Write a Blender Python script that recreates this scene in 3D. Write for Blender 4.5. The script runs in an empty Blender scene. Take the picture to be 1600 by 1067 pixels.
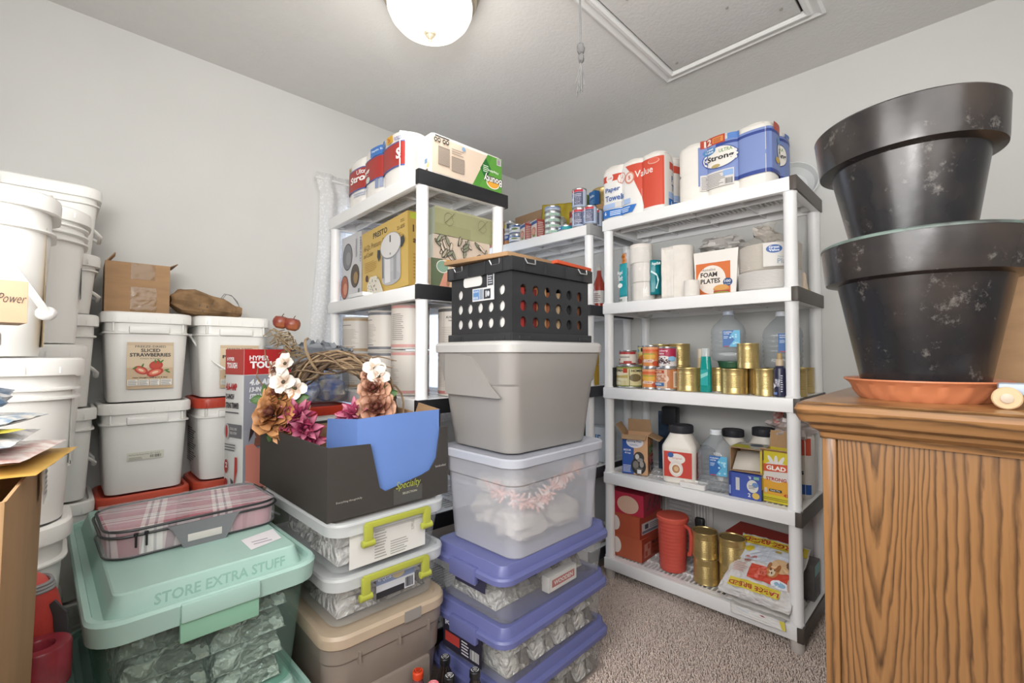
import bpy, bmesh, math, random
import numpy as np
from mathutils import Vector, Matrix, noise
from mathutils.geometry import tessellate_polygon
R = math.radians; PI = math.pi
rnd = random.Random(7)
SC = bpy.context.scene
COL = SC.collection

# ------------------------------------------------------------------ camera, world, lights, exposure
cam = bpy.data.cameras.new('camera'); cam_o = bpy.data.objects.new('camera', cam); COL.objects.link(cam_o)
cam.sensor_width = 36; cam.lens = 719.3/1600*36; cam.clip_start = .05
cam_o.location = (0, 0, 1.1394); cam_o.rotation_euler = (PI/2+.0276, 0, -PI/4)
SC.camera = cam_o
W_ = bpy.data.worlds.new('sky'); SC.world = W_; W_.use_nodes = True
nt = W_.node_tree; nt.nodes.clear()
_o = nt.nodes.new('ShaderNodeOutputWorld'); _b = nt.nodes.new('ShaderNodeBackground'); _s = nt.nodes.new('ShaderNodeTexSky')
_s.sky_type = 'NISHITA'; _s.sun_disc = False; _s.sun_elevation = R(50); _s.sun_rotation = R(200); _s.dust_density = 6; _s.air_density = .7
_b.inputs['Strength'].default_value = 5.5
_m = nt.nodes.new('ShaderNodeMix'); _m.data_type = 'RGBA'; _m.inputs[0].default_value = .55; _m.inputs[7].default_value = (.75, .78, .8, 1); nt.links.new(_s.outputs[0], _m.inputs[6]); nt.links.new(_m.outputs[2], _b.inputs[0]); nt.links.new(_b.outputs[0], _o.inputs[0])
def area(name, loc, target, size, power, col=(1, 1, 1)):
    l = bpy.data.lights.new(name, 'AREA'); l.shape = 'DISK'; l.size = size; l.energy = power; l.color = col
    o = bpy.data.objects.new(name, l); COL.objects.link(o); o.location = loc
    o.rotation_euler = (Vector(target)-Vector(loc)).to_track_quat('-Z', 'Y').to_euler()
    return o
area('high_fill_light', (.25, -.70, 1.95), (1.0, 1.4, .95), 1.2, 19, (1, .99, .975))  # invented soft fill behind the camera, brightens the whole view
area('ceiling_fill_light', (-.35, -.35, 1.55), (.15, .15, 2.44), .5, 30, (1, .99, .975))  # added fill aimed upward, evens out the ceiling by bounce
area('low_fill_light', (-.5, .35, 1.45), (1.6, 1.0, .40), 1.1, 36, (1, .99, .975))  # added fill that lifts the dim lower shelves; no doorway stands here
SC.view_settings.view_transform = 'Standard'; SC.view_settings.look = 'None'
SC.view_settings.exposure = -0.24; SC.view_settings.gamma = 1; SC.view_settings.use_curve_mapping = False
SC.cycles.transparent_max_bounces = 24

# ------------------------------------------------------------------ materials
def lin(h):
    if not isinstance(h, str): return tuple(h)
    h = h.lstrip('#'); v = [int(h[i:i+2], 16)/255 for i in (0, 2, 4)]
    return tuple(c/12.92 if c <= .04045 else ((c+.055)/1.055)**2.4 for c in v)
_mats = {}
def M(col, rough=.5, metal=0, noise_amt=0, nscale=20, bump=0, bscale=200, alpha=1, spec=.5, emit=0, col2=None, stretch=None, trans=0, coat=0):
    key = (str(col), rough, metal, noise_amt, nscale, bump, bscale, alpha, spec, emit, str(col2), str(stretch), trans, coat)
    if key in _mats: return _mats[key]
    m = bpy.data.materials.new('mat_%d' % len(_mats)); m.use_nodes = True; _mats[key] = m
    n = m.node_tree.nodes; l = m.node_tree.links; p = n['Principled BSDF']
    c = lin(col); p.inputs['Base Color'].default_value = (*c, 1); p.inputs['Roughness'].default_value = rough
    p.inputs['Metallic'].default_value = metal; p.inputs['Specular IOR Level'].default_value = spec
    if trans: p.inputs['Transmission Weight'].default_value = trans; p.inputs['IOR'].default_value = 1.2
    if coat: p.inputs['Coat Weight'].default_value = coat
    if emit: p.inputs['Emission Color'].default_value = (*c, 1); p.inputs['Emission Strength'].default_value = emit
    if noise_amt or bump:
        tc = n.new('ShaderNodeTexCoord'); mp = n.new('ShaderNodeMapping'); l.new(tc.outputs['Object'], mp.inputs[0])
        if stretch: mp.inputs['Scale'].default_value = stretch
    if noise_amt:
        t = n.new('ShaderNodeTexNoise'); t.inputs['Scale'].default_value = nscale; t.inputs['Detail'].default_value = 5
        l.new(mp.outputs[0], t.inputs['Vector'])
        mx = n.new('ShaderNodeMix'); mx.data_type = 'RGBA'
        c2 = lin(col2) if col2 else tuple(x*(1-noise_amt) for x in c)
        mx.inputs[6].default_value = (*c, 1); mx.inputs[7].default_value = (*c2, 1)
        cr = n.new('ShaderNodeMapRange'); cr.inputs[1].default_value = .38; cr.inputs[2].default_value = .66
        l.new(t.outputs[0], cr.inputs[0]); l.new(cr.outputs[0], mx.inputs[0]); l.new(mx.outputs[2], p.inputs['Base Color'])
    if bump:
        t2 = n.new('ShaderNodeTexNoise'); t2.inputs['Scale'].default_value = bscale; t2.inputs['Detail'].default_value = 3
        l.new(mp.outputs[0], t2.inputs['Vector'])
        b = n.new('ShaderNodeBump'); b.inputs['Strength'].default_value = bump; b.inputs['Distance'].default_value = .004
        l.new(t2.outputs[0], b.inputs['Height']); l.new(b.outputs[0], p.inputs['Normal'])
    if alpha < 1:
        tr = n.new('ShaderNodeBsdfTransparent'); ms = n.new('ShaderNodeMixShader'); ms.inputs[0].default_value = alpha
        tr.inputs[0].default_value = (*[min(1, .55+.45*x) for x in c], 1)
        l.new(tr.outputs[0], ms.inputs[1]); l.new(p.outputs[0], ms.inputs[2]); l.new(ms.outputs[0], n['Material Output'].inputs[0])
    return m

# ------------------------------------------------------------------ mesh building
def rrect(w, d, r, n=5):
    r = min(r, w/2-1e-5, d/2-1e-5); pts = []
    for cx, cy, a0 in ((w/2-r, d/2-r, 0), (-w/2+r, d/2-r, 90), (-w/2+r, -d/2+r, 180), (w/2-r, -d/2+r, 270)):
        for i in range(n+1):
            a = R(a0+90*i/n); pts.append((cx+r*math.cos(a), cy+r*math.sin(a)))
    return pts
class B:
    def __init__(s): s.bm = bmesh.new(); s.m = 0; s.tf = None
    def _v(s, p):
        p = Vector(p)
        return s.bm.verts.new(s.tf @ p if s.tf else p)
    def face(s, vs):
        try:
            f = s.bm.faces.new(vs); f.material_index = s.m; return f
        except ValueError: return None
    def quad(s, *ps): return s.face([s._v(p) for p in ps])
    def box(s, x, y, z, sx, sy, sz, rz=0, bev=0, rx=0, ry=0):
        """centre xyz, full sizes"""
        mt = Matrix.Translation((x, y, z)) @ Matrix.Rotation(rz, 4, 'Z') @ Matrix.Rotation(ry, 4, 'Y') @ Matrix.Rotation(rx, 4, 'X')
        vs = []
        for k in (-1, 1):
            for j in (-1, 1):
                for i in (-1, 1): vs.append(s._v(mt @ Vector((i*sx/2, j*sy/2, k*sz/2))))
        fs = [s.face([vs[i] for i in q]) for q in ((0, 2, 3, 1), (4, 5, 7, 6), (0, 1, 5, 4), (2, 6, 7, 3), (0, 4, 6, 2), (1, 3, 7, 5))]
        if bev:
            es = list({e for f in fs for e in f.edges})
            bmesh.ops.bevel(s.bm, geom=es, offset=bev, segments=2, affect='EDGES', profile=.6, clamp_overlap=True)
        return s
    def loft(s, rings, cap0=True, cap1=True, closed=True):
        rs = [[s._v(p) for p in r] for r in rings]
        n = len(rs[0])
        for a, b in zip(rs, rs[1:]):
            for i in range(n if closed else n-1):
                j = (i+1) % n; s.face([a[i], a[j], b[j], b[i]])
        if cap0: s.face(list(reversed(rs[0])))
        if cap1: s.face(rs[-1])
        return s
    def rloft(s, levels, cap0=True, cap1=True, n=5, off=(0, 0)):
        """levels: (z, w, d, r)"""
        return s.loft([[(x+off[0], y+off[1], z) for x, y in rrect(w, d, r, n)] for z, w, d, r in levels], cap0, cap1)
    def lathe(s, prof, seg=28, c=(0, 0, 0), cap0=True, cap1=True, sx=1, sy=1, wob=None):
        rings = []
        for r, z in prof:
            rings.append([(c[0]+sx*r*math.cos(2*PI*i/seg)*(1+(wob(i, r, z) if wob else 0)), c[1]+sy*r*math.sin(2*PI*i/seg)*(1+(wob(i, r, z) if wob else 0)), c[2]+z) for i in range(seg)])
        return s.loft(rings, cap0, cap1)
    def tube(s, path, r, seg=8, cap=True, flat=None):
        P = [Vector(p) for p in path]; rings = []; up = None
        for i, p in enumerate(P):
            t = (P[min(i+1, len(P)-1)]-P[max(i-1, 0)]).normalized()
            if up is None: up = t.orthogonal().normalized()
            up = (up - t*up.dot(t))
            if up.length < 1e-6: up = t.orthogonal()
            up.normalize(); sd = t.cross(up); rr = r[i] if isinstance(r, (list, tuple)) else r
            f = flat or 1
            rings.append([p + up*rr*math.cos(2*PI*k/seg) + sd*rr*f*math.sin(2*PI*k/seg) for k in range(seg)])
        return s.loft(rings, cap, cap)
    def prism(s, pts, y0, y1, plane='xz'):
        def mk(a, b, c): return (a, c, b) if plane == 'xz' else ((a, b, c) if plane == 'xy' else (c, a, b))
        A = [s._v(mk(a, b, y0)) for a, b in pts]; Bv = [s._v(mk(a, b, y1)) for a, b in pts]; n = len(pts)
        for i in range(n): s.face([A[i], A[(i+1) % n], Bv[(i+1) % n], Bv[i]])
        s.face(list(reversed(A))); s.face(Bv)
        return s
    def sheet(s, f, nu, nv):
        g = [[s._v(f(i/nu, j/nv)) for i in range(nu+1)] for j in range(nv+1)]
        for j in range(nv):
            for i in range(nu): s.face([g[j][i], g[j][i+1], g[j+1][i+1], g[j+1][i]])
        return s
    def blob(s, c, rx, ry, rz, amp=.1, freq=4, e=1.0, nu=20, nv=12, seed=0, flat_bottom=None):
        def pw(v): return math.copysign(abs(v)**e, v)
        rings = []
        for j in range(nv+1):
            th = -PI/2+PI*j/nv; th = max(-PI/2+.02, min(PI/2-.02, th)); ring = []
            for i in range(nu):
                ph = 2*PI*i/nu
                d = Vector((pw(math.cos(th))*pw(math.cos(ph)), pw(math.cos(th))*pw(math.sin(ph)), pw(math.sin(th))))
                q = 1+amp*noise.noise(d*freq+Vector((seed*7.3, seed*1.7, seed)))
                p = [c[0]+d.x*rx*q, c[1]+d.y*ry*q, c[2]+d.z*rz*q]
                if flat_bottom is not None: p[2] = max(p[2], flat_bottom)
                ring.append(p)
            rings.append(ring)
        return s.loft(rings)
    def build(s, name, mats, parent=None, smooth=28, loc=None, rot=None, solid=0):
        me = bpy.data.meshes.new(name)
        bmesh.ops.recalc_face_normals(s.bm, faces=s.bm.faces)
        s.bm.to_mesh(me); s.bm.free()
        for m in (mats if isinstance(mats, (list, tuple)) else [mats]): me.materials.append(m)
        if smooth:
            me.shade_smooth(); me.set_sharp_from_angle(angle=R(smooth))
        o = bpy.data.objects.new(name, me); COL.objects.link(o)
        if parent: o.parent = parent
        if loc: o.location = loc
        if rot: o.rotation_euler = rot
        if solid:
            md = o.modifiers.new('solid', 'SOLIDIFY'); md.thickness = solid; md.offset = 0
        return o

# text -> vertices, triangles  (cached)
_txt = {}
def text_mesh(t, bold=0):
    k = (t, bold)
    if k in _txt: return _txt[k]
    cu = bpy.data.curves.new('lettering', 'FONT'); cu.body = t; cu.size = 1; cu.resolution_u = 2; cu.offset = bold
    o = bpy.data.objects.new('lettering', cu)
    me = o.to_mesh()
    V = np.array([v.co[:] for v in me.vertices]).reshape(-1, 3) if len(me.vertices) else np.zeros((0, 3))
    F = [tuple(p.vertices) for p in me.polygons]
    o.to_mesh_clear(); bpy.data.objects.remove(o); bpy.data.curves.remove(cu)
    if len(V):
        V[:, 0] -= V[:, 0].min(); V[:, 1] -= V[:, 1].min()
    _txt[k] = (V, F); return _txt[k]

class Print:
    """flat printing laid on a surface: fn(u, v, n) -> point"""
    def __init__(s, fn, step=None, gap=.0012, lay=.00025): s.fn = fn; s.V = []; s.F = []; s.MI = []; s.cols = []; s.k = 0; s.step = step; s.gap = gap; s.lay = lay
    def _c(s, c):
        if c not in s.cols: s.cols.append(c)
        return s.cols.index(c)
    def _n(s): s.k += 1; return s.gap + s.k*s.lay
    def mesh(s, uv, faces, c):
        n = s._n(); b = len(s.V)
        if s.step: uv, faces = s._split(list(uv), faces)
        for u, v in uv: s.V.append(tuple(s.fn(u, v, n)))
        ci = s._c(c)
        for f in faces: s.F.append(tuple(b+i for i in f)); s.MI.append(ci)
        return s
    def _split(s, uv, faces):
        lim = s.step*1.6; out = []; st = []
        for f in faces: st += [(f[0], f[i], f[i+1]) for i in range(1, len(f)-1)]
        while st:
            a, b, c = st.pop(); e = [(abs(uv[p][0]-uv[q][0]), p, q, r) for p, q, r in ((a, b, c), (b, c, a), (c, a, b))]
            m, p, q, r = max(e)
            if m <= lim: out.append((a, b, c)); continue
            uv.append(((uv[p][0]+uv[q][0])/2, (uv[p][1]+uv[q][1])/2)); k = len(uv)-1; st += [(p, k, r), (k, q, r)]
        return uv, out
    def rect(s, u0, v0, u1, v1, c):
        nu = max(1, math.ceil(abs(u1-u0)/s.step)) if s.step else 1
        nv = 1
        uv = [(u0+(u1-u0)*i/nu, v0+(v1-v0)*j/nv) for j in range(nv+1) for i in range(nu+1)]
        fs = [(j*(nu+1)+i, j*(nu+1)+i+1, (j+1)*(nu+1)+i+1, (j+1)*(nu+1)+i) for j in range(nv) for i in range(nu)]
        return s.mesh(uv, fs, c)
    def poly(s, pts, c):
        return s.mesh(pts, [tuple(t) for t in tessellate_polygon([[Vector((a, b, 0)) for a, b in pts]])], c)
    def ell(s, u, v, ru, rv, c, n=20, rot=0):
        pts = [(u, v)]+[(u+ru*math.cos(2*PI*i/n)*math.cos(rot)-rv*math.sin(2*PI*i/n)*math.sin(rot), v+ru*math.cos(2*PI*i/n)*math.sin(rot)+rv*math.sin(2*PI*i/n)*math.cos(rot)) for i in range(n)]
        return s.mesh(pts, [(0, 1+i, 1+(i+1) % n) for i in range(n)], c)
    def text(s, t, u, v, h, c, w=None, al='l', bold=.0, shear=0, flip=False, rot=0):
        V, F = text_mesh(t, bold)
        if not len(V): return s
        H = V[:, 1].max(); Wd = V[:, 0].max(); ky = h/H; kx = (w/Wd) if w else ky
        uu = V[:, 0]*kx; vv = V[:, 1]*ky; uu = uu+vv*shear; tw = Wd*kx
        if al == 'c': uu = uu-tw/2
        if al == 'r': uu = uu-tw
        if rot: uu, vv = uu*math.cos(rot)-vv*math.sin(rot), uu*math.sin(rot)+vv*math.cos(rot)
        if flip: uu, vv = -uu, -vv
        return s.mesh([(u+a, v+b) for a, b in zip(uu, vv)], F, c)
    def lines(s, u0, v0, u1, v1, n, c, fill=.45, rag=.25):
        """rows of tiny unreadable print"""
        hgt = (v1-v0)/n
        uv = []; fs = []
        for i in range(n):
            e = u1-(u1-u0)*rag*rnd.random(); y = v0+hgt*i; b = len(uv)
            uv += [(u0, y), (e, y), (e, y+hgt*fill), (u0, y+hgt*fill)]; fs.append((b, b+1, b+2, b+3))
        return s.mesh(uv, fs, c)
    def bars(s, u0, v0, u1, v1, n, c):
        uv = []; fs = []; st = (u1-u0)/n
        for i in range(n):
            wd = st*rnd.choice((.3, .5, .7)); x = u0+st*i; b = len(uv)
            uv += [(x, v0), (x+wd, v0), (x+wd, v1), (x, v1)]; fs.append((b, b+1, b+2, b+3))
        return s.mesh(uv, fs, c)
    def build(s, name, parent, rough=.45):
        me = bpy.data.meshes.new(name); me.from_pydata(s.V, [], s.F)
        for c in s.cols: me.materials.append(M(c, rough))
        me.polygons.foreach_set('material_index', s.MI); me.update()
        o = bpy.data.objects.new(name, me); COL.objects.link(o); o.parent = parent
        return o
def plane(o, ux, uy):
    o = Vector(o); ux = Vector(ux).normalized(); uy = Vector(uy).normalized(); n = ux.cross(uy)
    return lambda u, v, d: o+ux*u+uy*v+n*d
def front(d, z=0, x=0): return plane((x, -d/2, z), (1, 0, 0), (0, 0, 1))
def right(w, z=0): return plane((w/2, 0, z), (0, 1, 0), (0, 0, 1))
def left(w, z=0): return plane((-w/2, 0, z), (0, -1, 0), (0, 0, 1))
def topf(h): return plane((0, 0, h), (1, 0, 0), (0, 1, 0))
def cyl(r, a0=-PI/2, z0=0, c=(0, 0)):
    return lambda u, v, d: Vector((c[0]+(r+d)*math.cos(a0+u/r), c[1]+(r+d)*math.sin(a0+u/r), z0+v))

# ------------------------------------------------------------------ scene bookkeeping
def thing(name, label, cat, loc=(0, 0, 0), rz=0, group=None, rx=0, ry=0):
    o = bpy.data.objects.new(name, None); COL.objects.link(o); o.empty_display_size = .05
    o.location = loc; o.rotation_euler = (rx, ry, rz); o['label'] = label; o['category'] = cat
    if group: o['group'] = group
    return o
def tag(o, label, cat, group=None, kind=None):
    o['label'] = label; o['category'] = cat
    if group: o['group'] = group
    if kind: o['kind'] = kind
    return o
def struct(o): o['kind'] = 'structure'; return o
def dup(root, loc, rz=None, label=None, group=None, rot=None):
    r = root.copy(); COL.objects.link(r); r.location = loc
    if rz is not None: r.rotation_euler = (0, 0, rz)
    if rot is not None: r.rotation_euler = rot
    if label: r['label'] = label
    if group: r['group'] = group
    for ch in list(root.children):
        c = ch.copy(); COL.objects.link(c); c.parent = r
        for g in list(ch.children):
            d = g.copy(); COL.objects.link(d); d.parent = c
    return r
WHITE_P = M('ececeb', .38, noise_amt=.04, nscale=6)
# ================================================================== the room
XW, YW, HC = 2.43, 2.38, 2.44
X0, Y0 = -1.5, -1.5
wallm = M('cdcdca', .75, noise_amt=.03, nscale=3, bump=.05, bscale=150)
ceilm = M('d6d5d2', .85, bump=.35, bscale=90, noise_amt=.02)
trimm = M('dededc', .45)
b = B(); b.box((X0+XW)/2, (Y0+YW)/2, -.05, XW-X0+.3, YW-Y0+.3, .1)
struct(b.build('floor', M('b5a59c', .95, noise_amt=.35, nscale=160, bump=.5, bscale=400)))
b = B(); b.box((X0+XW)/2, (Y0+YW)/2, HC+.05, XW-X0+.3, YW-Y0+.3, .1); struct(b.build('ceiling', ceilm))
b = B(); b.box(XW+.06, (Y0+YW)/2, HC/2, .12, YW-Y0+.24, HC); struct(b.build('wall_right', wallm))
WX0, WX1, WZ0, WZ1 = 1.08, 1.95, .85, 2.0          # window opening in the left wall
b = B()
b.box((X0+WX0)/2, YW+.06, HC/2, WX0-X0, .12, HC); b.box((XW+WX1)/2, YW+.06, HC/2, XW-WX1, .12, HC)
b.box((WX0+WX1)/2, YW+.06, WZ0/2, WX1-WX0, .12, WZ0); b.box((WX0+WX1)/2, YW+.06, (HC+WZ1)/2, WX1-WX0, .12, HC-WZ1)
struct(b.build('wall_left', wallm))
b = B(); b.box(X0-.06, (Y0+YW)/2, HC/2, .12, YW-Y0+.24, HC); struct(b.build('wall_back', wallm))
b = B(); b.box((X0+XW)/2, Y0-.06, HC/2, XW-X0+.24, .12, HC); struct(b.build('wall_front', wallm))
w = struct(bpy.data.objects.new('window_1', None)); COL.objects.link(w)
b = B(); cx = (WX0+WX1)/2; cz = (WZ0+WZ1)/2
for x in (WX0+.02, WX1-.02): b.box(x, YW+.05, cz, .04, .06, WZ1-WZ0)
for z in (WZ0+.02, WZ1-.02, cz): b.box(cx, YW+.05, z, WX1-WX0-.08, .06, .04)
b.build('window_frame', trimm, w)
for z0, z1 in ((WZ0+.04, cz-.02), (cz+.02, WZ1-.04)):
    b = B(); b.box(cx, YW+.05, (z0+z1)/2, WX1-WX0-.08, .004, z1-z0); b.build('window_pane', M('ffffff', .02, alpha=.08), w)
b = B(); b.box(cx, YW-.006, WZ0-.012, WX1-WX0+.1, .02, .024, bev=.004); b.build('window_sill', trimm, w)
for nm, args in (('baseboard_left', ((X0+XW)/2, YW-.007, .045, XW-X0, .014, .09)), ('baseboard_right', (XW-.007, (Y0+YW)/2, .045, .014, YW-Y0-.03, .09))):
    b = B(); b.box(*args, bev=.003); struct(b.build(nm, trimm))
# attic hatch: moulded casing + drop panel with a dark gap
hx0, hx1, hy0, hy1 = .62, 2.045, .365, 1.005
t = struct(bpy.data.objects.new('trim_1', None)); COL.objects.link(t)
prof = [(0, 0), (0, -.010), (.010, -.016), (.018, -.012), (.034, -.012), (.040, -.020), (.052, -.022), (.058, -.016), (.062, 0)]
def casing(b, p0, p1, inw, m0=True):
    p0, p1, inw = Vector(p0), Vector(p1), Vector(inw); d = (p1-p0).normalized()
    r0 = [p0+inw*u+d*u+Vector((0, 0, v)) for u, v in prof]; r1 = [p1+inw*u-d*u+Vector((0, 0, v)) for u, v in prof]
    b.loft([r0, r1])
c4 = [(hx0, hy0, HC), (hx1, hy0, HC), (hx1, hy1, HC), (hx0, hy1, HC)]
for i, inw in enumerate(((0, 1, 0), (-1, 0, 0), (0, -1, 0), (1, 0, 0))):
    b = B(); casing(b, c4[i], c4[(i+1) % 4], inw); b.build('casing_board', trimm, t)
d1 = struct(bpy.data.objects.new('door_1', None)); COL.objects.link(d1)
b = B(); b.box((hx0+hx1)/2, (hy0+hy1)/2, HC-.002, hx1-hx0-.120, hy1-hy0-.120, .003); b.build('gap', M('2c2a28', .9), d1)
b = B(); b.box((hx0+hx1)/2, (hy0+hy1)/2, HC-.007, hx1-hx0-.136, hy1-hy0-.136, .010, bev=.001); b.build('hatch_panel', ceilm, d1)
b = B()
for x, y in ((1.93, .90), (1.90, .48), (1.45, .86), (1.75, .62)): b.lathe([(.006, -.0045), (.005, 0)], 10, (x, y, HC-.012))
b.build('screw_head', M('b5b3ae', .4, .6), d1)
# ceiling lamp
lx, ly = .925, 1.335
L = thing('ceiling_light', 'round flush ceiling light with glowing frosted glass bowl and brushed ring', 'ceiling light', (lx, ly, HC))
b = B(); b.lathe([(.172, 0), (.178, -.012), (.172, -.03), (.166, -.034), (.166, -.045), (.158, -.062), (.150, -.066), (.12, -.066)], 48, cap0=False, cap1=False)
b.build('base_ring', M('b3a894', .35, .55), L)
b = B(); b.lathe([(.140, -.050), (.150, -.062), (.149, -.084), (.138, -.109), (.115, -.135), (.08, -.153), (.04, -.163), (.004, -.166)], 48, cap0=False)
b.build('glass_shade', M('fff8ea', .3, emit=1.15), L)
b = B(); b.lathe([(.020, -.161), (.021, -.168), (.014, -.173), (.016, -.176), (.010, -.182), (.006, -.188), (.008, -.193), (.002, -.200)], 20)
b.build('finial', M('b9ad97', .35, .5), L)
pl = bpy.data.lights.new('lamp_bulb', 'POINT'); pl.energy = 5; pl.color = (1, .97, .92); pl.shadow_soft_size = .11
po = bpy.data.objects.new('lamp_bulb', pl); COL.objects.link(po); po.location = (lx, ly, HC-.31)
# pull cord
px_, py_ = .95, .70
t = thing('pull_cord', 'grey pull cord with a frayed knotted end hanging from the attic hatch', 'cord', (px_, py_, HC-.012))
b = B(); b.tube([(0, 0, 0)]+[(.002*math.sin(k*1.3), .002*math.cos(k), -.05*k) for k in range(1, 10)]+[(.001, 0, -.49)], .0028, 6)
b.build('cord', M('777675', .9), t)
b = B(); b.blob((.001, 0, -.50), .011, .010, .016, .25, 5, nu=12, nv=8); b.blob((.003, 0, -.525), .008, .008, .013, .3, 6, nu=10, nv=6, seed=2); b.build('knot', M('6f6e6d', .95), t)
b = B()
for k in range(26):
    a = rnd.random()*6.28; q = rnd.random()*.012+.003; ln = .06+rnd.random()*.03
    b.tube([(.002, 0, -.535), (.002+q*.5*math.cos(a), q*.5*math.sin(a), -.565), (-.004+q*math.cos(a), q*math.sin(a), -.535-ln)], .0011, 4)
b.build('tassel', M('858483', .95), t)
# curtain
def sheer():
    m = bpy.data.materials.new('sheer_lace'); m.use_nodes = True; n = m.node_tree.nodes; l = m.node_tree.links; p = n['Principled BSDF']
    p.inputs['Base Color'].default_value = (.9, .9, .9, 1); p.inputs['Roughness'].default_value = .9
    tl = n.new('ShaderNodeBsdfTranslucent'); tl.inputs[0].default_value = (.95, .95, .95, 1); ms = n.new('ShaderNodeMixShader'); ms.inputs[0].default_value = .55; l.new(p.outputs[0], ms.inputs[1]); l.new(tl.outputs[0], ms.inputs[2])
    tr = n.new('ShaderNodeBsdfTransparent'); tc = n.new('ShaderNodeTexCoord'); v = n.new('ShaderNodeTexVoronoi'); v.inputs['Scale'].default_value = 70; l.new(tc.outputs['Object'], v.inputs['Vector'])
    r = n.new('ShaderNodeMapRange'); r.inputs[1].default_value = .25; r.inputs[2].default_value = .5; r.inputs[3].default_value = .12; r.inputs[4].default_value = .26; l.new(v.outputs[0], r.inputs[0])
    m2 = n.new('ShaderNodeMixShader'); l.new(r.outputs[0], m2.inputs[0]); l.new(ms.outputs[0], m2.inputs[1]); l.new(tr.outputs[0], m2.inputs[2]); l.new(m2.outputs[0], n['Material Output'].inputs[0])
    return m
t = thing('window_curtain', 'white lace curtain gathered on a rod over the window', 'curtain', (0, 0, 0))
b = B()
def cur(u, v):
    z = .72+1.35*v; x = .955+.85*u - .11*max(0, .75-v)*(1-u) - (.02 if v > .93 else 0)
    a = .012 if v < .93 else .008
    return (x, YW-.040+a*math.sin(u*60+2*math.sin(v*3))+.006*math.sin(u*23+v*4), z)
b.sheet(cur, 170, 26); b.build('cloth', sheer(), t, solid=.0015)
b = B(); b.tube([(.93, YW-.040, 2.04), (2.0, YW-.040, 2.04)], .006, 8)
for x in (.945, 1.985): b.box(x, YW-.02, 2.04, .012, .04, .012)
b.build('rod', trimm, t)
# wall register (vent) low on the right wall
t = thing('wall_vent', 'white louvred vent cover low on the right wall', 'vent', (XW, 1.13, .06), -PI/2)
b = B(); b.box(0, -.006, .18, .34, .012, .36, bev=.003); b.build('frame', trimm, t)
b = B()
for k in range(9): b.box(0, -.014, .10+.022*k, .12, .008, .013, rx=R(20))
for x0 in (-.115, .115):
    for k in range(5): b.box(x0-.032+.016*k, -.014, .19, .008, .006, .20)
b.build('louvres', trimm, t)
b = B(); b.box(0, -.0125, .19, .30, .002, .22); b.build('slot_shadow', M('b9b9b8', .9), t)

# carpet pile: short twisted tufts where the carpet shows
def pile():
    rs = np.random.RandomState(3)
    xs, ys = np.meshgrid(np.arange(.95, 2.43, .0068), np.arange(.12, 1.42, .0068)); xs = xs.ravel(); ys = ys.ravel()
    keep = (xs-ys > -.10) & (xs - ys < 2.0) & ~((xs < 1.46) & (ys > .97)) & ~((xs > 1.085) & (ys < .225))
    xs = xs[keep]+rs.uniform(-.003, .003, keep.sum()); ys = ys[keep]+rs.uniform(-.003, .003, keep.sum()); n = len(xs)
    cl = np.array([noise.noise((x*55, y*55, 0)) for x, y in zip(xs, ys)]); cl2 = np.array([noise.noise((x*55, y*55, 9)) for x, y in zip(xs, ys)])
    h = rs.uniform(.009, .016, n); lx_ = cl*.010+rs.uniform(-.004, .004, n); ly_ = cl2*.010+rs.uniform(-.004, .004, n)
    V = np.zeros((n, 7, 3)); a0 = rs.uniform(0, 6.28, n)
    for k in range(3):
        a = a0+k*2.094
        V[:, k] = np.stack([xs+.0022*np.cos(a), ys+.0022*np.sin(a), np.zeros(n)], 1)
        V[:, 3+k] = np.stack([xs+lx_*.6+.0034*np.cos(a+.8), ys+ly_*.6+.0034*np.sin(a+.8), h*.72], 1)
    V[:, 6] = np.stack([xs+lx_, ys+ly_, h], 1)
    f = np.array([(0, 1, 4), (0, 4, 3), (1, 2, 5), (1, 5, 4), (2, 0, 3), (2, 3, 5), (3, 4, 6), (4, 5, 6), (5, 3, 6)])
    F = (np.arange(n)[:, None, None]*7+f[None]).reshape(-1, 3)
    me = bpy.data.meshes.new('carpet_pile'); me.from_pydata(V.reshape(-1, 3).tolist(), [], F.tolist())
    me.materials.append(M('f3e2d7', .95, noise_amt=.3, nscale=260, col2='b9a79d')); me.shade_smooth()
    o = bpy.data.objects.new('carpet_pile', me); COL.objects.link(o)
    tag(o, 'mauve grey shag carpet pile covering the floor', 'carpet', kind='stuff')
pile()

# ================================================================== shelving units
SW, SD, TH = .882, .44, .0555
TZ = [.11, .54, .97, 1.40, 1.83]
TI = [z+.0012 for z in TZ]      # goods rest a hair above the deck
PLW = M('f1f1f1', .35, noise_amt=.02, nscale=5)
def deck(cap_l, cap_r):
    b = B(); z0 = -TH
    for y in (.016, SD-.016): b.box(SW/2, y, -TH/2, SW-.01, .030, TH, bev=.005)
    for x in (.016, SW-.016): b.box(x, SD/2, -TH/2, .030, SD-.05, TH, bev=.004)
    for cx in (.035, SW-.035):
        for cy in (.035, SD-.035): b.box(cx, cy, -TH/2+.002, .066, .066, TH-.006, bev=.012)
    for y in (.04, .135, .22, .305, SD-.04): b.box(SW/2, y, -.007, SW-.05, .020, .014)
    for y in (.135, .305): b.box(SW/2, y, -.022, SW-.07, .007, .044)
    n = 40
    for k in range(1, n): b.box(.03+(SW-.06)*k/n, SD/2, -.009, .0075, SD-.06, .015)
    for k in (1, 2, 3): b.box(SW*k/4, SD/2, -.02, .008, SD-.06, .04)
    return b
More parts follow.
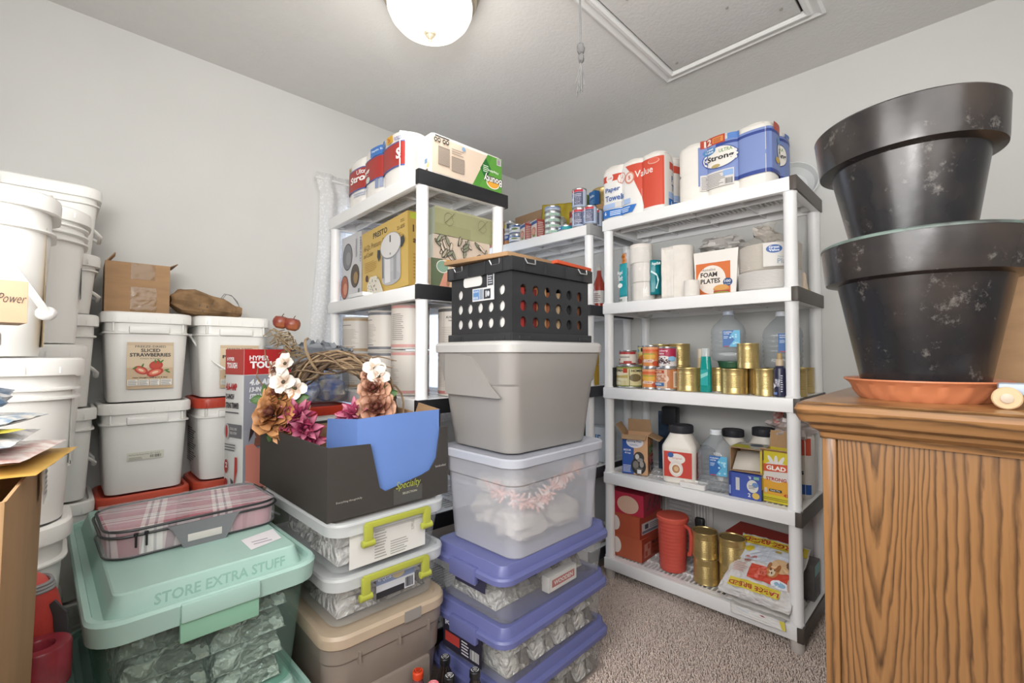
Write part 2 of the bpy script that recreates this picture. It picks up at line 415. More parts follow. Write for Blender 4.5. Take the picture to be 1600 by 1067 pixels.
def shelving(label, loc, rz, caps, capm, top_cap=None):
    t = thing('shelving_unit', label, 'shelf', loc, rz)
    proto = deck(0, 0).build('shelf_deck', PLW, t); proto.location = (0, 0, TZ[0]); first = True
    decks = [proto]
    for z in TZ[1:]:
        o = proto.copy(); COL.objects.link(o); o.parent = t; o.location = (0, 0, z); decks.append(o)
    pm = None
    for i in range(4):
        ln = TZ[i+1]-TH-TZ[i]
        for x in (.025, SW-.025):
            for y in (.031, SD-.031):
                if pm is None:
                    b = B(); b.lathe([(.026, -.004), (.0265, .004), (.0235, .01), (.0235, ln-.01), (.026, ln)], 24); pm = b.build('post', PLW, t)
                    o = pm
                else: o = pm.copy(); COL.objects.link(o); o.parent = t
                o.location = (x, y, TZ[i])
    fm = None
    for x in (.025, SW-.025):
        for y in (.031, SD-.031):
            if fm is None:
                b = B(); b.lathe([(.021, 0), (.024, .01), (.0255, TZ[0]-TH+.004)], 20); fm = b.build('foot', M('c9c3bd', .5), t); o = fm
            else: o = fm.copy(); COL.objects.link(o); o.parent = t
            o.location = (x, y, 0)
    for side, tier in caps:
        b = B(); s = 1 if side == 'r' else -1; xe = SW if side == 'r' else 0
        b.box(xe+s*.002, SD/2, -TH/2, .008, SD+.004, TH, bev=.002)
        for y in (-.001, SD+.001): b.box(xe-s*.007, y, -TH/2, .022, .006, TH, bev=.002)
        o = b.build('end_cap', top_cap if top_cap and tier == 4 else capm, t); o.location = (0, 0, TZ[tier])
    return t
AX, AY = 2.007, 1.352
shelving('tall white plastic shelving unit full of cans and paper goods beside the oak cabinet', (AX, AY, 0), -PI/2, [('r', k) for k in (0, 1, 2, 3, 4)], M('4a423c', .45))
shelving('white plastic shelving unit in the corner behind the black crate', (2.0, 2.302, 0), -PI/2, [('r', k) for k in range(5)], M('3e3f44', .4), M('a3a3a3', .4))
BA = -.0419
BX, BY = .952, 1.4416       # near (right front) corner of the middle unit
shelving('white plastic shelving unit with black end caps in front of the window', (BX-math.sin(BA)*SW, BY+math.cos(BA)*SW, 0), -PI/2+BA, [('r', k) for k in range(5)], M('1f2023', .45, noise_amt=.3, nscale=10))
# ================================================================== containers
PAIL = M('eeede9', .32, noise_amt=.04, nscale=4)
CARD = M('a98662', .8, noise_amt=.16, nscale=9, stretch=(1, 1, 4))
CARD_D = M('8d6e50', .85, noise_amt=.2, nscale=12)
def shell(b, lv, t=.004, n=6):
    """open-top container: lv from the bottom up (z, w, d, r)"""
    b.rloft(lv, True, False, n)
    inn = [(max(z, lv[0][0]+t) if i == 0 else z, w-2*t, d-2*t, max(.004, r-t)) for i, (z, w, d, r) in enumerate(lv)]
    b.rloft(inn, True, False, n)
    z, w, d, r = lv[-1]
    b.loft([[(x, y, z) for x, y in rrect(w, d, r, n)], [(x, y, z) for x, y in rrect(w-2*t, d-2*t, max(.004, r-t), n)]], False, False)
def pail(label, loc, w=.25, d=.25, h=.31, r=.045, rz=0, lid=None, bail='front', bail_a=.9, grip=True, rings=1, group=None, lidlab=None, dual=None):
    t = thing('food_pail', label, 'pail', loc, rz, group)
    hb = h-.03
    lv = [(0, w*.86, d*.86, r*.8), (.006, w*.87, d*.87, r*.85), (hb*.80, w*.96, d*.96, r)]
    for k in range(rings):
        z = hb*(.80+.06*k) if rings > 1 else hb*.82
        lv += [(z, w*.96, d*.96, r), (z+.002, w*1.02, d*1.02, r), (z+.006, w*1.02, d*1.02, r), (z+.009, w*.965, d*.965, r)]
    lv += [(hb, w*.97, d*.97, r)]
    b = B(); b.rloft(lv, n=7); 
    if grip:
        zt = hb*.82
        b.box(0, -d*.485-.006, zt+.016, w*.46, .02, .026, bev=.005)
        for x in (-w*.40, w*.40): b.box(x, -d*.492, zt+.024, .004, .014, .03)
    b.build('body', PAIL, t)
    b = B(); W2, D2 = w*1.06, d*1.06
    b.rloft([(hb-.012, W2, D2, r*1.1), (hb+.012, W2*1.006, D2*1.006, r*1.1), (hb+.022, W2*.995, D2*.995, r*1.1), (hb+.026, W2*.96, D2*.96, r*1.1), (hb+.026, W2*.90, D2*.90, r), (hb+.016, W2*.88, D2*.88, r), (hb+.016, W2*.3, D2*.3, r*.4)], n=7)
    for k in range(6):
        x = -w*.4+w*.16*k; b.box(x, -D2*.503, hb, .0025, .003, .014)
    o = b.build('lid', M(lid, .35, noise_amt=.06, nscale=8) if lid else PAIL, t)
    if lid and lidlab: o['label'] = lidlab
    # bail handle: a bow hinged on two opposite ears
    zt = hb*.84
    if bail == 'front': p0, p1, out = (-w*.53, 0), (w*.53, 0), (0, -1)
    elif bail == 'side': p0, p1, out = (0, -d*.53), (0, d*.53), (1, 0)
    else: p0 = None
    if p0:
        pts = []
        sag = .46*h; half = d*.60 if bail == 'front' else w*.60
        for k in range(17):
            a = k/16; s = math.sin(a*PI)
            pts.append((p0[0]+(p1[0]-p0[0])*a*1.0 + out[0]*half*bail_a*min(1, s*1.25)**.8, p0[1]+(p1[1]-p0[1])*a + out[1]*half*bail_a*min(1, s*1.25)**.8, zt-sag*s**.75))
        b = B(); b.tube(pts, .0042, 8, flat=1.5); b.build('bail_handle', M('efeeea', .35), t)
        b = B()
        for p in (p0, p1): b.lathe([(.013, -.004), (.014, 0), (.013, .004)], 14, (p[0], p[1], zt))
        b.build('ear', PAIL, t)
    return t
def berry_label(t, w, h, d, x0, x1, z0, z1, name1, name2, kind):
    p = Print(front(d*.955), gap=.0045, lay=.0002)
    p.rect(x0, z0, x1, z1, 'c9b090'); W = x1-x0; H = z1-z0; cx = (x0+x1)/2
    p.rect(x0, z0+H*.45, x1, z1, 'd6c3a6'); p.rect(x0, z0+H*.93, x1, z1, 'cbb598')
    p.text('FREEZE-DRIED', cx, z0+H*.885, H*.045, '55504a', W*.66, 'c', .01)
    p.text(name1, cx, z0+H*.79, H*.072, '2c2a2a', W*.42, 'c', .025); p.text(name2, cx, z0+H*.69, H*.078, '2c2a2a', W*.88, 'c', .03)
    p.text('Contains 36 Pouches', cx, z0+H*.635, H*.03, '5d564c', W*.44, 'c')
    if kind == 'straw':
        for u, v, ru, rv, ro in ((.30, .40, .16, .08, -.5), (.62, .50, .15, .10, .2), (.60, .35, .19, .085, .35)):
            p.ell(x0+W*u, z0+H*v, W*ru, H*rv, 'b8392a', 20, ro); p.ell(x0+W*u, z0+H*v, W*ru*.72, H*rv*.62, 'd9785c' if u != .62 else 'c04632', 18, ro)
            if u != .62: p.ell(x0+W*u, z0+H*v, W*ru*.4, H*rv*.3, 'ecc4a8', 14, ro)
        for u, v, a in ((.17, .45, .6), (.33, .50, 1.2), (.60, .585, 1.6), (.68, .60, 2.2), (.74, .585, .8), (.85, .40, .2), (.88, .36, -.5)):
            p.ell(x0+W*u, z0+H*v, W*.06, H*.016, '4c7a35', 10, a)
    else:
        p.rect(x0, z0+H*.42, x1, z0+H*.455, 'efe6d6')
        p.ell(x0+W*.35, z0+H*.44, W*.16, H*.055, 'dfae3d', 18); p.ell(x0+W*.62, z0+H*.37, W*.2, H*.05, 'caa04a', 18)
        for u, v, a in ((.2, .30, .5), (.34, .28, .2), (.3, .33, -.3), (.5, .29, .1)): p.ell(x0+W*u, z0+H*v, W*.11, H*.018, '44652f', 10, a)
    p.text('Net Weight 640 g (1.4 lbs)', cx, z0+H*.222, H*.034, '3b352e', W*.74, 'c', .02)
    for u0, u1 in ((.02, .23), (.25, .47), (.49, .70), (.72, .97)):
        p.rect(x0+W*u0, z0+H*.07, x0+W*u1, z0+H*.20, 'e8e6df'); p.lines(x0+W*(u0+.01), z0+H*.08, x0+W*(u1-.01), z0+H*.195, 6, '8b8984')
    p.build('printed_label', t)
# --- stack under the cardboard box: four square pails
py0 = YW-.145
PH = .3235
x1 = .250
pail('white square pail of sliced strawberries at the top of its stack, under the small carton', (x1, py0, 3*PH), w=.25, d=.25, h=PH, bail=None)
berry_label(bpy.data.objects['food_pail'], .25, PH, .25, -.062, .072, .045, .212, 'SLICED', 'STRAWBERRIES', 'straw')
o = pail('blank white square pail with a small shipping sticker, under the strawberry pail', (x1, py0, 2*PH), w=.255, h=PH, bail=None)
p = Print(front(.25*.93), gap=.004); p.rect(-.055, .115, .05, .142, 'd9d7ca'); p.text('Mild Diced Beef Sample 60 Serv. BKT - 60-0264', -.05, .13, .006, '6a6860', .088); p.lines(-.05, .118, -.01, .127, 2, '8d8b82'); p.bars(.01, .119, .042, .129, 14, '4a4944'); p.build('shipping_sticker', o)
pail('white square pail with a salmon-red lid near the floor, under the blank white pail', (x1, py0, PH), w=.255, h=PH, bail=None, lid='d0563f', lidlab='salmon-red lid')
pail('white square pail standing on the floor at the bottom of the strawberry pail stack', (x1, py0, 0), w=.255, h=PH, bail=None)
# --- next stack to the right
x2 = .530
o = pail('white square pail with hanging bail handle and tan label, under the crumpled brown paper bag', (x2, py0+.01, 3*PH), w=.255, h=PH, bail='front', bail_a=.93)
berry_label(o, .255, PH, .255, -.055, .085, .035, .205, 'SLICED', 'PINEAPPLE', 'pine')
o = pail('white square pail with red lid and 200 servings printed on it', (x2, py0+.01, 2*PH), w=.25, h=PH, bail=None, lid='b9402c', lidlab='brick-red lid')
p = Print(front(.25*.94), gap=.004); p.ell(.03, .165, .045, .05, '8a8a86', 26); p.ell(.03, .165, .038, .043, 'e8e8e4', 26); p.ell(.035, .165, .028, .038, 'd6c33c', 26); p.text('H', .025, .148, .034, '2b2b28', None, 'l', .03)
p.poly([(-.022, .118), (-.03, .107), (-.012, .112), (.06, .132), (.06, .145), (-.008, .128)], '9c352b'); p.poly([(-.006, .13), (.012, .148), (.022, .14), (.008, .124)], '8a2b22')
p.text('200', -.022, .072, .026, '26262a', .06, 'l', .05); p.text('SERVINGS', -.022, .064, .006, '3a3a3c', .06)
p.lines(-.022, .044, .06, .06, 3, '7b7a78'); p.rect(-.03, .028, .07, .035, '98423a'); p.rect(-.03, .014, .07, .0165, '5c5a58'); p.build('printed_label', o)
p = Print(left(.25*.94), gap=.004); p.lines(-.08, .06, .085, .20, 16, '6b6b69', .5, .5); p.build('side_print', o)
pail('white square pail with orange-red lid, second from the floor beside the tall trimmer box', (x2, py0+.01, PH), w=.25, h=PH, bail=None, lid='c4503a', lidlab='orange-red lid')
pail('white square pail on the floor beneath the two red-lidded pails', (x2, py0+.01, 0), w=.25, h=PH, bail=None)
# --- stack behind the wreath, red lid on top
x3 = .835
for k, lab in ((2, 'white pail with bright red lid behind the wreath, under the bagged bread'), (1, 'white pail in the middle of the stack hidden behind the open black carton'), (0, 'white pail on the floor behind the stack of clear latch boxes')):
    pail(lab, (x3, 2.09, k*.307), w=.225, h=.307, bail=None, lid='c23a22' if k == 2 else None, lidlab='bright red lid')
# --- left column D (against the wall), pails of mixed height seen past each other, bows hanging to the right
xs = -.020
zs = [0, .34, .66, .965, 1.275, 1.475, 1.70]
labs = ['white pail on the floor in the wall-side column', 'white pail second from the floor in the wall-side column', 'white pail with bowed handle level with the blank pail', 'white pail with bowed handle level with the strawberry label', 'short white pail level with the small carton', 'short white pail at the top of the wall-side column with its wide flat lid']
for k in range(6):
    pail(labs[k], (xs, 2.20, zs[k]), w=.25, d=.27, h=zs[k+1]-zs[k], bail='side' if k in (1, 2, 3, 4, 5) else None, grip=False, bail_a=.88, rings=1)
# --- column E and F nearer the camera
def red_chip(t, d, z):
    p = Print(right(d, 0), gap=.004); p.rect(-.11, z, -.085, z+.012, 'b8453f'); p.build('red_sticker', t)
zsE = [0, .46, .825, 1.17, 1.55]
labE = ['white ribbed pail on the floor with WHITE lettering behind the red cooler bag', 'white ribbed pail below eye level beside the bowed handles', 'tall white ribbed pail at eye level behind the nearest column', 'tall white ribbed pail with a pale sticker at the top of the middle column']
for k in range(4):
    o = pail(labE[k], (-.082-.042*(k < 2), 1.875, zsE[k]), w=.30, d=.27, h=zsE[k+1]-zsE[k], bail=None, grip=False, rings=3, r=.10)
    if k == 3:
        p = Print(plane((.1362, -.03, 0), (0, 1, 0), (0, 0, 1)), gap=.003); p.rect(-.03, .13, .05, .22, 'e0e0dd'); p.rect(.0, .17, .03, .182, 'cfcfcc'); p.text('USE BY DATE', -.015, .152, .006, '77777a', .06); p.text('ON LID', .0, .142, .006, '77777a', .03); p.build('pale_sticker', o)
    if k == 0:
        p = Print(plane((.138, -.05, 0), (0, 1, 0), (0, 0, 1)), gap=.002); p.text('WHITE WHEAT', -.05, .335, .016, '55565a', .12, 'l', .02); p.build('lettering', o)
zsF = [0, .39, .765, 1.135, 1.50]
labF = ['white pail on the floor in the nearest column at the left edge', 'white pail second from the floor behind the tall carton', 'large white pail with two flanges and a round emblem on its edge', 'large white pail at the top left with a drooping handle and a photo label']
for k in range(4):
    o = pail(labF[k], (-.155+(.0, .02, .035, -.012)[k], 1.555, zsF[k]), w=.335, d=.26, h=zsF[k+1]-zsF[k], bail=None, grip=False, rings=2 if k == 2 else 1, r=.085)
    if k == 3:
        b = B(); b.tube([(-.08, -.165, .345), (.0, -.178, .30), (.06, -.178, .245), (.10, -.172, .195), (.135, -.158, .135), (.158, -.125, .095)], .0048, 8, flat=2.0); b.build('bail_handle', M('e9e8e2', .35), o)
        b = B(); b.blob((.157, -.118, .094), .018, .018, .016, .05, 2); b.build('ear', PAIL, o)
        p = Print(plane((.146, -.045, 0), (-.12, .99, 0), (0, 0, 1)), gap=.004); p.rect(-.035, .02, .035, .29, 'b5a284'); p.rect(-.03, .17, .03, .27, 'ddd6c6'); p.text('SLICED', -.025, .235, .018, '3d3a38', .05, 'l', .02); p.text('PEACHES', -.027, .205, .018, '3d3a38', .055, 'l', .02); p.lines(-.026, .175, .026, .2, 3, '6b6763'); p.rect(-.03, .12, .03, .16, 'c79a3e'); p.ell(0, .085, .022, .028, 'b2603a'); p.ell(.005, .05, .018, .015, '9a8272'); p.build('photo_label', o)
    if k == 2:
        p = Print(plane((.147, -.045, 0), (-.12, .99, 0), (0, 0, 1)), gap=.004); p.rect(-.03, .12, .035, .30, 'dcdcd8'); p.ell(0, .245, .026, .036, '6d6e70', 24); p.ell(0, .245, .023, .033, 'dcdcd8', 24)
        for u, v in ((-.008, .238), (.008, .238), (0, .255)): p.ell(u, v, .007, .008, '74767a', 14)
        p.lines(-.02, .16, .025, .20, 5, '7d7d7c'); p.rect(-.03, .12, .03, .128, '67676b'); p.build('emblem_label', o)

# ------------------------------------------------------------------ storage boxes
def crumple_mat(c, c2, rough=.2):
    """creased clear-over-grey packaging film: sharp voronoi folds in relief and tone"""
    m = bpy.data.materials.new('crumpled_film'); m.use_nodes = True; n = m.node_tree.nodes; l = m.node_tree.links; p = n['Principled BSDF']
    p.inputs['Roughness'].default_value = rough; p.inputs['Specular IOR Level'].default_value = .8
    tc = n.new('ShaderNodeTexCoord'); nz = n.new('ShaderNodeTexNoise'); nz.inputs['Scale'].default_value = 11; nz.inputs['Detail'].default_value = 4; l.new(tc.outputs['Object'], nz.inputs['Vector'])
    mp = n.new('ShaderNodeMapping'); mp.inputs['Scale'].default_value = (.55, .8, 1.5); mp.inputs['Rotation'].default_value = (.3, .25, .5)
    ad = n.new('ShaderNodeMix'); ad.data_type = 'RGBA'; ad.inputs[0].default_value = .10; l.new(tc.outputs['Object'], ad.inputs[6]); l.new(nz.outputs[1], ad.inputs[7]); l.new(ad.outputs[2], mp.inputs[0])
    hs = []
    for sc_, ft in ((30, 'DISTANCE_TO_EDGE'), (22, 'F1')):
        v = n.new('ShaderNodeTexVoronoi'); v.feature = ft; v.inputs['Scale'].default_value = sc_; l.new(mp.outputs[0], v.inputs['Vector']); hs.append(v.outputs['Distance'])
    s = n.new('ShaderNodeMath'); s.operation = 'ADD'; l.new(hs[0], s.inputs[0]); l.new(hs[1], s.inputs[1])
    b = n.new('ShaderNodeBump'); b.inputs['Strength'].default_value = 1; b.inputs['Distance'].default_value = .03; l.new(s.outputs[0], b.inputs['Height']); l.new(b.outputs[0], p.inputs['Normal'])
    v = n.new('ShaderNodeTexVoronoi'); v.inputs['Scale'].default_value = 17; l.new(mp.outputs[0], v.inputs['Vector'])
    sp = n.new('ShaderNodeSeparateColor'); l.new(v.outputs['Color'], sp.inputs[0])
    mx = n.new('ShaderNodeMix'); mx.data_type = 'RGBA'; mx.inputs[6].default_value = (*lin(c), 1); mx.inputs[7].default_value = (*lin(c2), 1)
    r = n.new('ShaderNodeMapRange'); r.inputs[1].default_value = .45; r.inputs[2].default_value = .95; l.new(sp.outputs[0], r.inputs[0]); l.new(r.outputs[0], mx.inputs[0]); l.new(mx.outputs[2], p.inputs['Base Color'])
    return m
SILV = crumple_mat('c2beb6', '65615b'); SILV2 = crumple_mat('dedbd6', '95928c'); GREENB = crumple_mat('e3e8db', 'a3ad98')
def bundle(label, loc, w, d, h, mat, seed, rz=0, group=None, tilt=0):
    """a crumpled plastic-wrapped package of a few thin packets with sharp folds"""
    b = B(); nu, nv = 40, 26
    def rid(x, y, z): return 1-2*abs(noise.noise(Vector((x, y, z))))
    def f(u, v, s):
        x = (u-.5)*w; y = (v-.5)*d
        e = (1-abs(2*u-1)**14)*(1-abs(2*v-1)**14)
        q = rid(x*14+seed+y*9, y*16-x*6, seed*3)*.42+rid(x*34+seed, y*30+x*12, seed*5)*.2
        sd = .007*noise.noise(Vector((x*26+seed, y*22, s*2)))
        z = .02*h if s < 0 else h*max(.04, e*(.80+q*.45))
        return (x+sd*(1-abs(2*u-1)**8), y+.007*noise.noise(Vector((x*20, y*26+seed, 5)))*(1-abs(2*v-1)**8), z)
    b.sheet(lambda u, v: f(u, v, 1), nu, nv); b.sheet(lambda u, v: f(u, 1-v, -1), nu, nv)
    bmesh.ops.remove_doubles(b.bm, verts=b.bm.verts, dist=.0005)
    o = b.build('wrapped_bundle', mat, None, smooth=18, loc=loc, rot=(tilt, 0, rz))
    return tag(o, label, 'package', group)
def text_lid(t, z): pass
# teal totes
TEAL = M('a5c6bc', .38, noise_amt=.05, nscale=5); TEALC = M('c3e6da', .2, alpha=.11, spec=.6)
def teal_tote(label, loc, rz, w=.447, d=.82, h=.30, clear=True):
    t = thing('storage_tote', label, 'storage tote', loc, rz)
    b = B(); b.rloft([(0, w*.80, d*.86, .05), (.004, w*.81, d*.87, .05), (h*.80, w*.90, d*.93, .05), (h*.83, w*.93, d*.95, .05), (h-.02, w*.94, d*.955, .05)], True, False, 6)
    b.build('body', TEALC if clear else TEAL, t)
    pass
    b = B(); b.rloft([(h-.050, w*.95, d*.965, .055), (h-.048, w*.985, d*.985, .06), (h-.006, w, d, .06), (h, w*.985, d*.985, .06), (h, w*.94, d*.955, .05), (h-.014, w*.925, d*.945, .05), (h-.012, w*.86, d*.91, .03), (h+.030, w*.80, d*.875, .02), (h+.033, w*.785, d*.865, .018)], False, True, 6)
    for y in (-d*.10, d*.12): b.box(0, y, h+.0335, w*.78, .004, .0016)
    b.box(0, -d/2-.001, h-.022, w*.34, .014, .040, bev=.006)
    b.build('lid', TEAL, t)
    b = B(); b.box(0, -d/2+.006, h-.058, w*.34, .012, .055, bev=.004); b.build('latch', M('86b59c', .3), t)
    return t
TT = teal_tote('mint-green tote with clear body and raised lid, holding the plaid picnic case', (.271, 1.59, .3195), R(.8))
p = Print(plane((0, -.3722, .2875), (1, 0, 0), (0, .34, .94)), gap=.002); p.text('STORE EXTRA STUFF', -.115, .008, .022, '86ac9f', .26, 'l', .02, shear=.1); p.build('embossed_lettering', TT)
p = Print(topf(.333), gap=.0008); p.poly([(.085, -.315), (.165, -.29), (.172, -.205), (.085, -.23)], 'e6e3e6'); p.lines(.10, -.285, .15, -.25, 2, '9a94a0', .3); p.build('paper_note', TT)
teal_tote('mint-green tote underneath the picnic case tote', (.27, 1.59, 0), R(.8), h=.285)
k = 0
for lay in range(4):
    for x, y, w_, d_ in ((.192, 1.425, .15, .33), (.352, 1.425, .15, .33), (.272, 1.775, .30, .30)):
        k += 1
        bundle('%s plastic-wrapped bundle in the %s layer of the mint-green clear tote, %s' % (('grey-green', 'silvery', 'pale')[k % 3], ('bottom', 'second', 'third', 'top')[lay], ('front left', 'front right', 'rear')[(k-1) % 3]), (x, y, .327+.0595*lay), w_*(1+.045*lay), d_*(1+.02*lay), .056, (GREENB, SILV, SILV2)[k % 3], k, R((k*37) % 3-1), group='bundles in the mint-green tote')
# grey-brown tote with tan lid
def plain_tote(label, loc, rz, w, d, h, bodyc, lidc, lid_lab=None, lidh=.035, handles=True, top_cover=True):
    t = thing('storage_tote', label, 'storage tote', loc, rz)
    hb = h-lidh*.6
    b = B(); b.rloft([(0, w*.80, d*.82, .05), (.008, w*.83, d*.84, .055), (hb*.62, w*.91, d*.92, .055), (hb*.64, w*.93, d*.935, .055), (hb*.84, w*.945, d*.945, .055), (hb*.86, w*.965, d*.965, .055), (hb, w*.97, d*.97, .055)], n=7)
    for x in (-w*.26, w*.05, w*.30): b.box(x, -d*.474, hb*.86, .006, .022, .03)
    b.box(w*.06, -d*.450, hb*.36, w*.54, .03, hb*.5, bev=.008)
    b.build('body', bodyc, t)
    b = B(); b.rloft([(h-lidh, w*.985, d*.985, .06), (h-lidh+.004, w, d, .062), (h-.008, w, d, .062), (h, w*.98, d*.98, .06), (h, w*.90, d*.90, .05), (h-.008, w*.88, d*.88, .05)], n=7)
    o = b.build('lid', lidc, t)
    if lid_lab: o['label'] = lid_lab
    return t
TB = plain_tote('grey-brown tote with a tan lid on the carpet, under two clear latch boxes', (.709, 1.445, 0), R(-1.5), .388, .55, .40, M('8d8177', .42, noise_amt=.06, nscale=4), M('b9a68f', .42, noise_amt=.05), 'tan lid')
p = Print(front(.55), gap=.002); p.rect(.03, .366, .085, .398, '8e8a84'); p.build('duct_tape', TB)
CLR = M('eef0f0', .12, alpha=.19, spec=.6); CLRL = M('eceff0', .25, alpha=.50, spec=.5); CLRM = M('d5d8db', .45, alpha=.55)
GRN = M('a9ad45', .4)
def latch_box(label, loc, rz, w=.38, d=.56, h=.142):
    t = thing('latch_box', label, 'storage box', loc, rz)
    b = B(); b.rloft([(0, w*.84, d*.86, .035), (.004, w*.86, d*.87, .04), (h-.02, w*.94, d*.955, .045)], True, False, 6); b.build('body', CLR, t)
    b = B(); b.rloft([(h-.036, w*.965, d*.97, .05), (h-.034, w*.99, d*.99, .055), (h-.006, w, d, .055), (h, w*.985, d*.985, .05), (h, w*.93, d*.94, .045), (h-.008, w*.91, d*.93, .04)], n=6); b.build('lid', CLRL, t)
    for s, nm in ((-1, 'handle'),):
        b = B(); y = -d/2-.010
        b.box(0, y, h-.012, w*.54, .012, .016, bev=.003)
        for x in (-w*.25, w*.25): b.box(x, y, h-.034, .024, .013, .05, bev=.003)
        for x in (-w*.25, w*.25):
            b.tf = Matrix.Translation((x, y, h-.06)) @ Matrix.Rotation(PI/2, 4, 'Y'); b.lathe([(.008, -.018), (.010, -.017), (.010, .017), (.008, .018)], 14); b.tf = None
        hd = b.build('handle', GRN, t); hd['label'] = 'lime-green carrying handle'
    return t
BX1 = (.711, 1.462)
L2 = latch_box('lower clear latch box with lime handle and barcode sticker, on the tan lid', (*BX1, .4012), R(-.5))
L1 = latch_box('upper clear latch box with lime handle, under the open black carton', (*BX1, .5440), R(.5))
p = Print(front(.56*.92), gap=.006); p.rect(-.05, .048, .075, .115, 'c9cbd0'); p.rect(-.05, .085, .075, .115, '7d8aa8'); p.rect(-.05, .048, .04, .066, '2b2c30'); p.text('41 Qt./38 L', -.045, .093, .012, 'eceff5', .05); p.ell(.02, .10, .02, .012, 'b8ab88'); p.bars(.043, .052, .07, .080, 14, '33343a'); p.build('barcode_sticker', L2)
p = Print(front(.56*.92), gap=.004); p.rect(-.135, .012, .11, .118, 'dad8d4'); p.lines(-.06, .02, -.02, .1, 10, 'a5a39f'); p.lines(-.01, .018, .05, .06, 6, 'a5a39f'); p.text('SUPPLIES', .07, .07, .01, '99978f', .03, rot=PI/2); p.build('printed_sheet', L1)
k = 30
for bx_, z0 in ((0, .408), (1, .551)):
    for lay in range(2):
        for dx, dy, w_, d_ in ((-.074, -.112, .135, .20), (.076, -.112, .135, .20), (0, .112, .26, .20)):
            k += 1
            bundle('clear-wrapped %s bundle in the %s latch box, %s layer, %s' % (('grey', 'white')[k % 2], ('lower', 'upper')[bx_], ('bottom', 'top')[lay], {-.074: 'front left', .076: 'front right', 0: 'rear'}[dx]), (BX1[0]+dx, BX1[1]+dy, z0+.0505*lay), w_, d_, .046, (SILV, SILV2)[k % 2], k, R((k*31) % 3-1), group='bundles in the latch boxes')
# purple-lidded bins
PUR = M('666b9e', .4, noise_amt=.05, nscale=6)
def purple_bin(label, loc, rz, w=.57, d=.355, h=.176):
    t = thing('storage_bin', label, 'storage bin', loc, rz)
    b = B(); b.rloft([(0, w*.86, d*.84, .03), (.004, w*.875, d*.855, .035), (h*.66, w*.925, d*.91, .04), (h*.68, w*.945, d*.925, .04), (h-.035, w*.955, d*.94, .045)], True, False, 6); b.build('body', CLR, t)
    b = B(); b.rloft([(h-.052, w*.985, d*.975, .045), (h-.050, w, d, .05), (h-.036, w, d, .05), (h-.030, w*.985, d*.975, .045), (h-.028, w*.955, d*.93, .035), (h-.002, w*.93, d*.895, .028), (h, w*.92, d*.885, .024)], False, True, 6); b.build('lid', PUR, t)
    for s in (-1, 1): b = B(); b.box(s*(w/2-.004), 0, h-.05, .018, d*.34, .05, bev=.005); b.build('latch', PUR, t)
    return t
PB = [(1.185, 1.122)]
P3 = purple_bin('purple-lidded clear bin on the carpet at the bottom of its stack', (1.19, 1.128, 0), R(1))
P2 = purple_bin('purple-lidded clear bin in the middle of its stack with a dark sticker', (1.186, 1.124, .176), R(2))
P1 = purple_bin('purple-lidded clear bin at the top of its stack, under the frosted tote', (1.186, 1.122, .352), R(1))
p = Print(left(.57*.93), gap=.006); p.rect(-.11, .03, .07, .125, '2e2a38'); p.rect(-.10, .05, -.03, .08, 'b9433c'); p.text('Kitty', -.10, .095, .022, 'dfe1ee', .09, 'l', .03); p.bars(.02, .04, .06, .07, 12, 'd8d8d8'); p.lines(-.02, .04, .015, .085, 5, 'cfcdd2'); p.build('dark_sticker', P2)
p = Print(left(.57*.93), gap=.006); p.rect(-.05, .08, .09, .125, '2c2c45'); p.text('Hefty', -.04, .09, .024, 'c9cbe0', .1, 'l', .03); p.build('dark_sticker', P1)
DKB = crumple_mat('8e8b84', '3f3d3a')
k = 60
for bn in range(3):
    for lay in range(2):
        for q in range(4):
            k += 1; c = (-.185, -.06, .065, .185)[q]
            bundle('%s plastic-wrapped bundle in the %s purple-lidded bin, %s layer, %s' % (('dark grey', 'silver grey', 'pale grey')[k % 3], ('bottom', 'middle', 'top')[bn], ('lower', 'upper')[lay], ('left end', 'left of middle', 'right of middle', 'right end')[q]), (1.187+c*.9, 1.120+.028*(bn == 2), .006+.176*bn+.060*lay), .104, .268-.05*(bn == 2), .055, (DKB, SILV, SILV2)[k % 3] if bn == 2 else (SILV, SILV2, SILV2)[k % 3], k, R((k*29) % 3-1), group='bundles in the purple-lidded bins')
b = B(); b.box(0, 0, .025, .15, .03, .05, bev=.003)
o = thing('toy_box', 'small white toy box with red lettering inside the top purple-lidded bin', 'box', (1.215, .990, .372), R(1))
b.build('body', M('d9d6d2', .5), o); p = Print(front(.03), gap=.001); p.rect(-.07, .004, .07, .046, 'e6e3df'); p.rect(-.06, .014, .06, .038, 'b4483f'); p.text('WOODEN', -.05, .019, .014, 'f0e9e4', .1, 'l', .03); p.build('lettering', o)
for x in (1.20,):
    pass
# frosted clear tote
FT = thing('storage_tote', 'frosted clear tote with white lid full of soft decorations, on the purple lids', 'storage tote', (1.180, 1.115, .5295), R(.5))
w, d, h = .49, .36, .303
FROST = M('dfe0e8', .4, alpha=.40, spec=.4)
b = B(); b.rloft([(0, w*.84, d*.84, .04), (.005, w*.86, d*.86, .045), (h*.72, w*.93, d*.93, .05), (h*.74, w*.955, d*.955, .05), (h-.02, w*.97, d*.97, .05)], True, False, 7); b.build('body', FROST, FT)
b = B(); b.rloft([(h-.028, w*.985, d*.98, .055), (h-.026, w*1.01, d*1.01, .06), (h-.004, w*1.015, d*1.015, .06), (h, w*.99, d*.99, .055), (h-.004, w*.9, d*.9, .05)], n=7); b.build('lid', M('bfc2cc', .4, alpha=.82), FT)
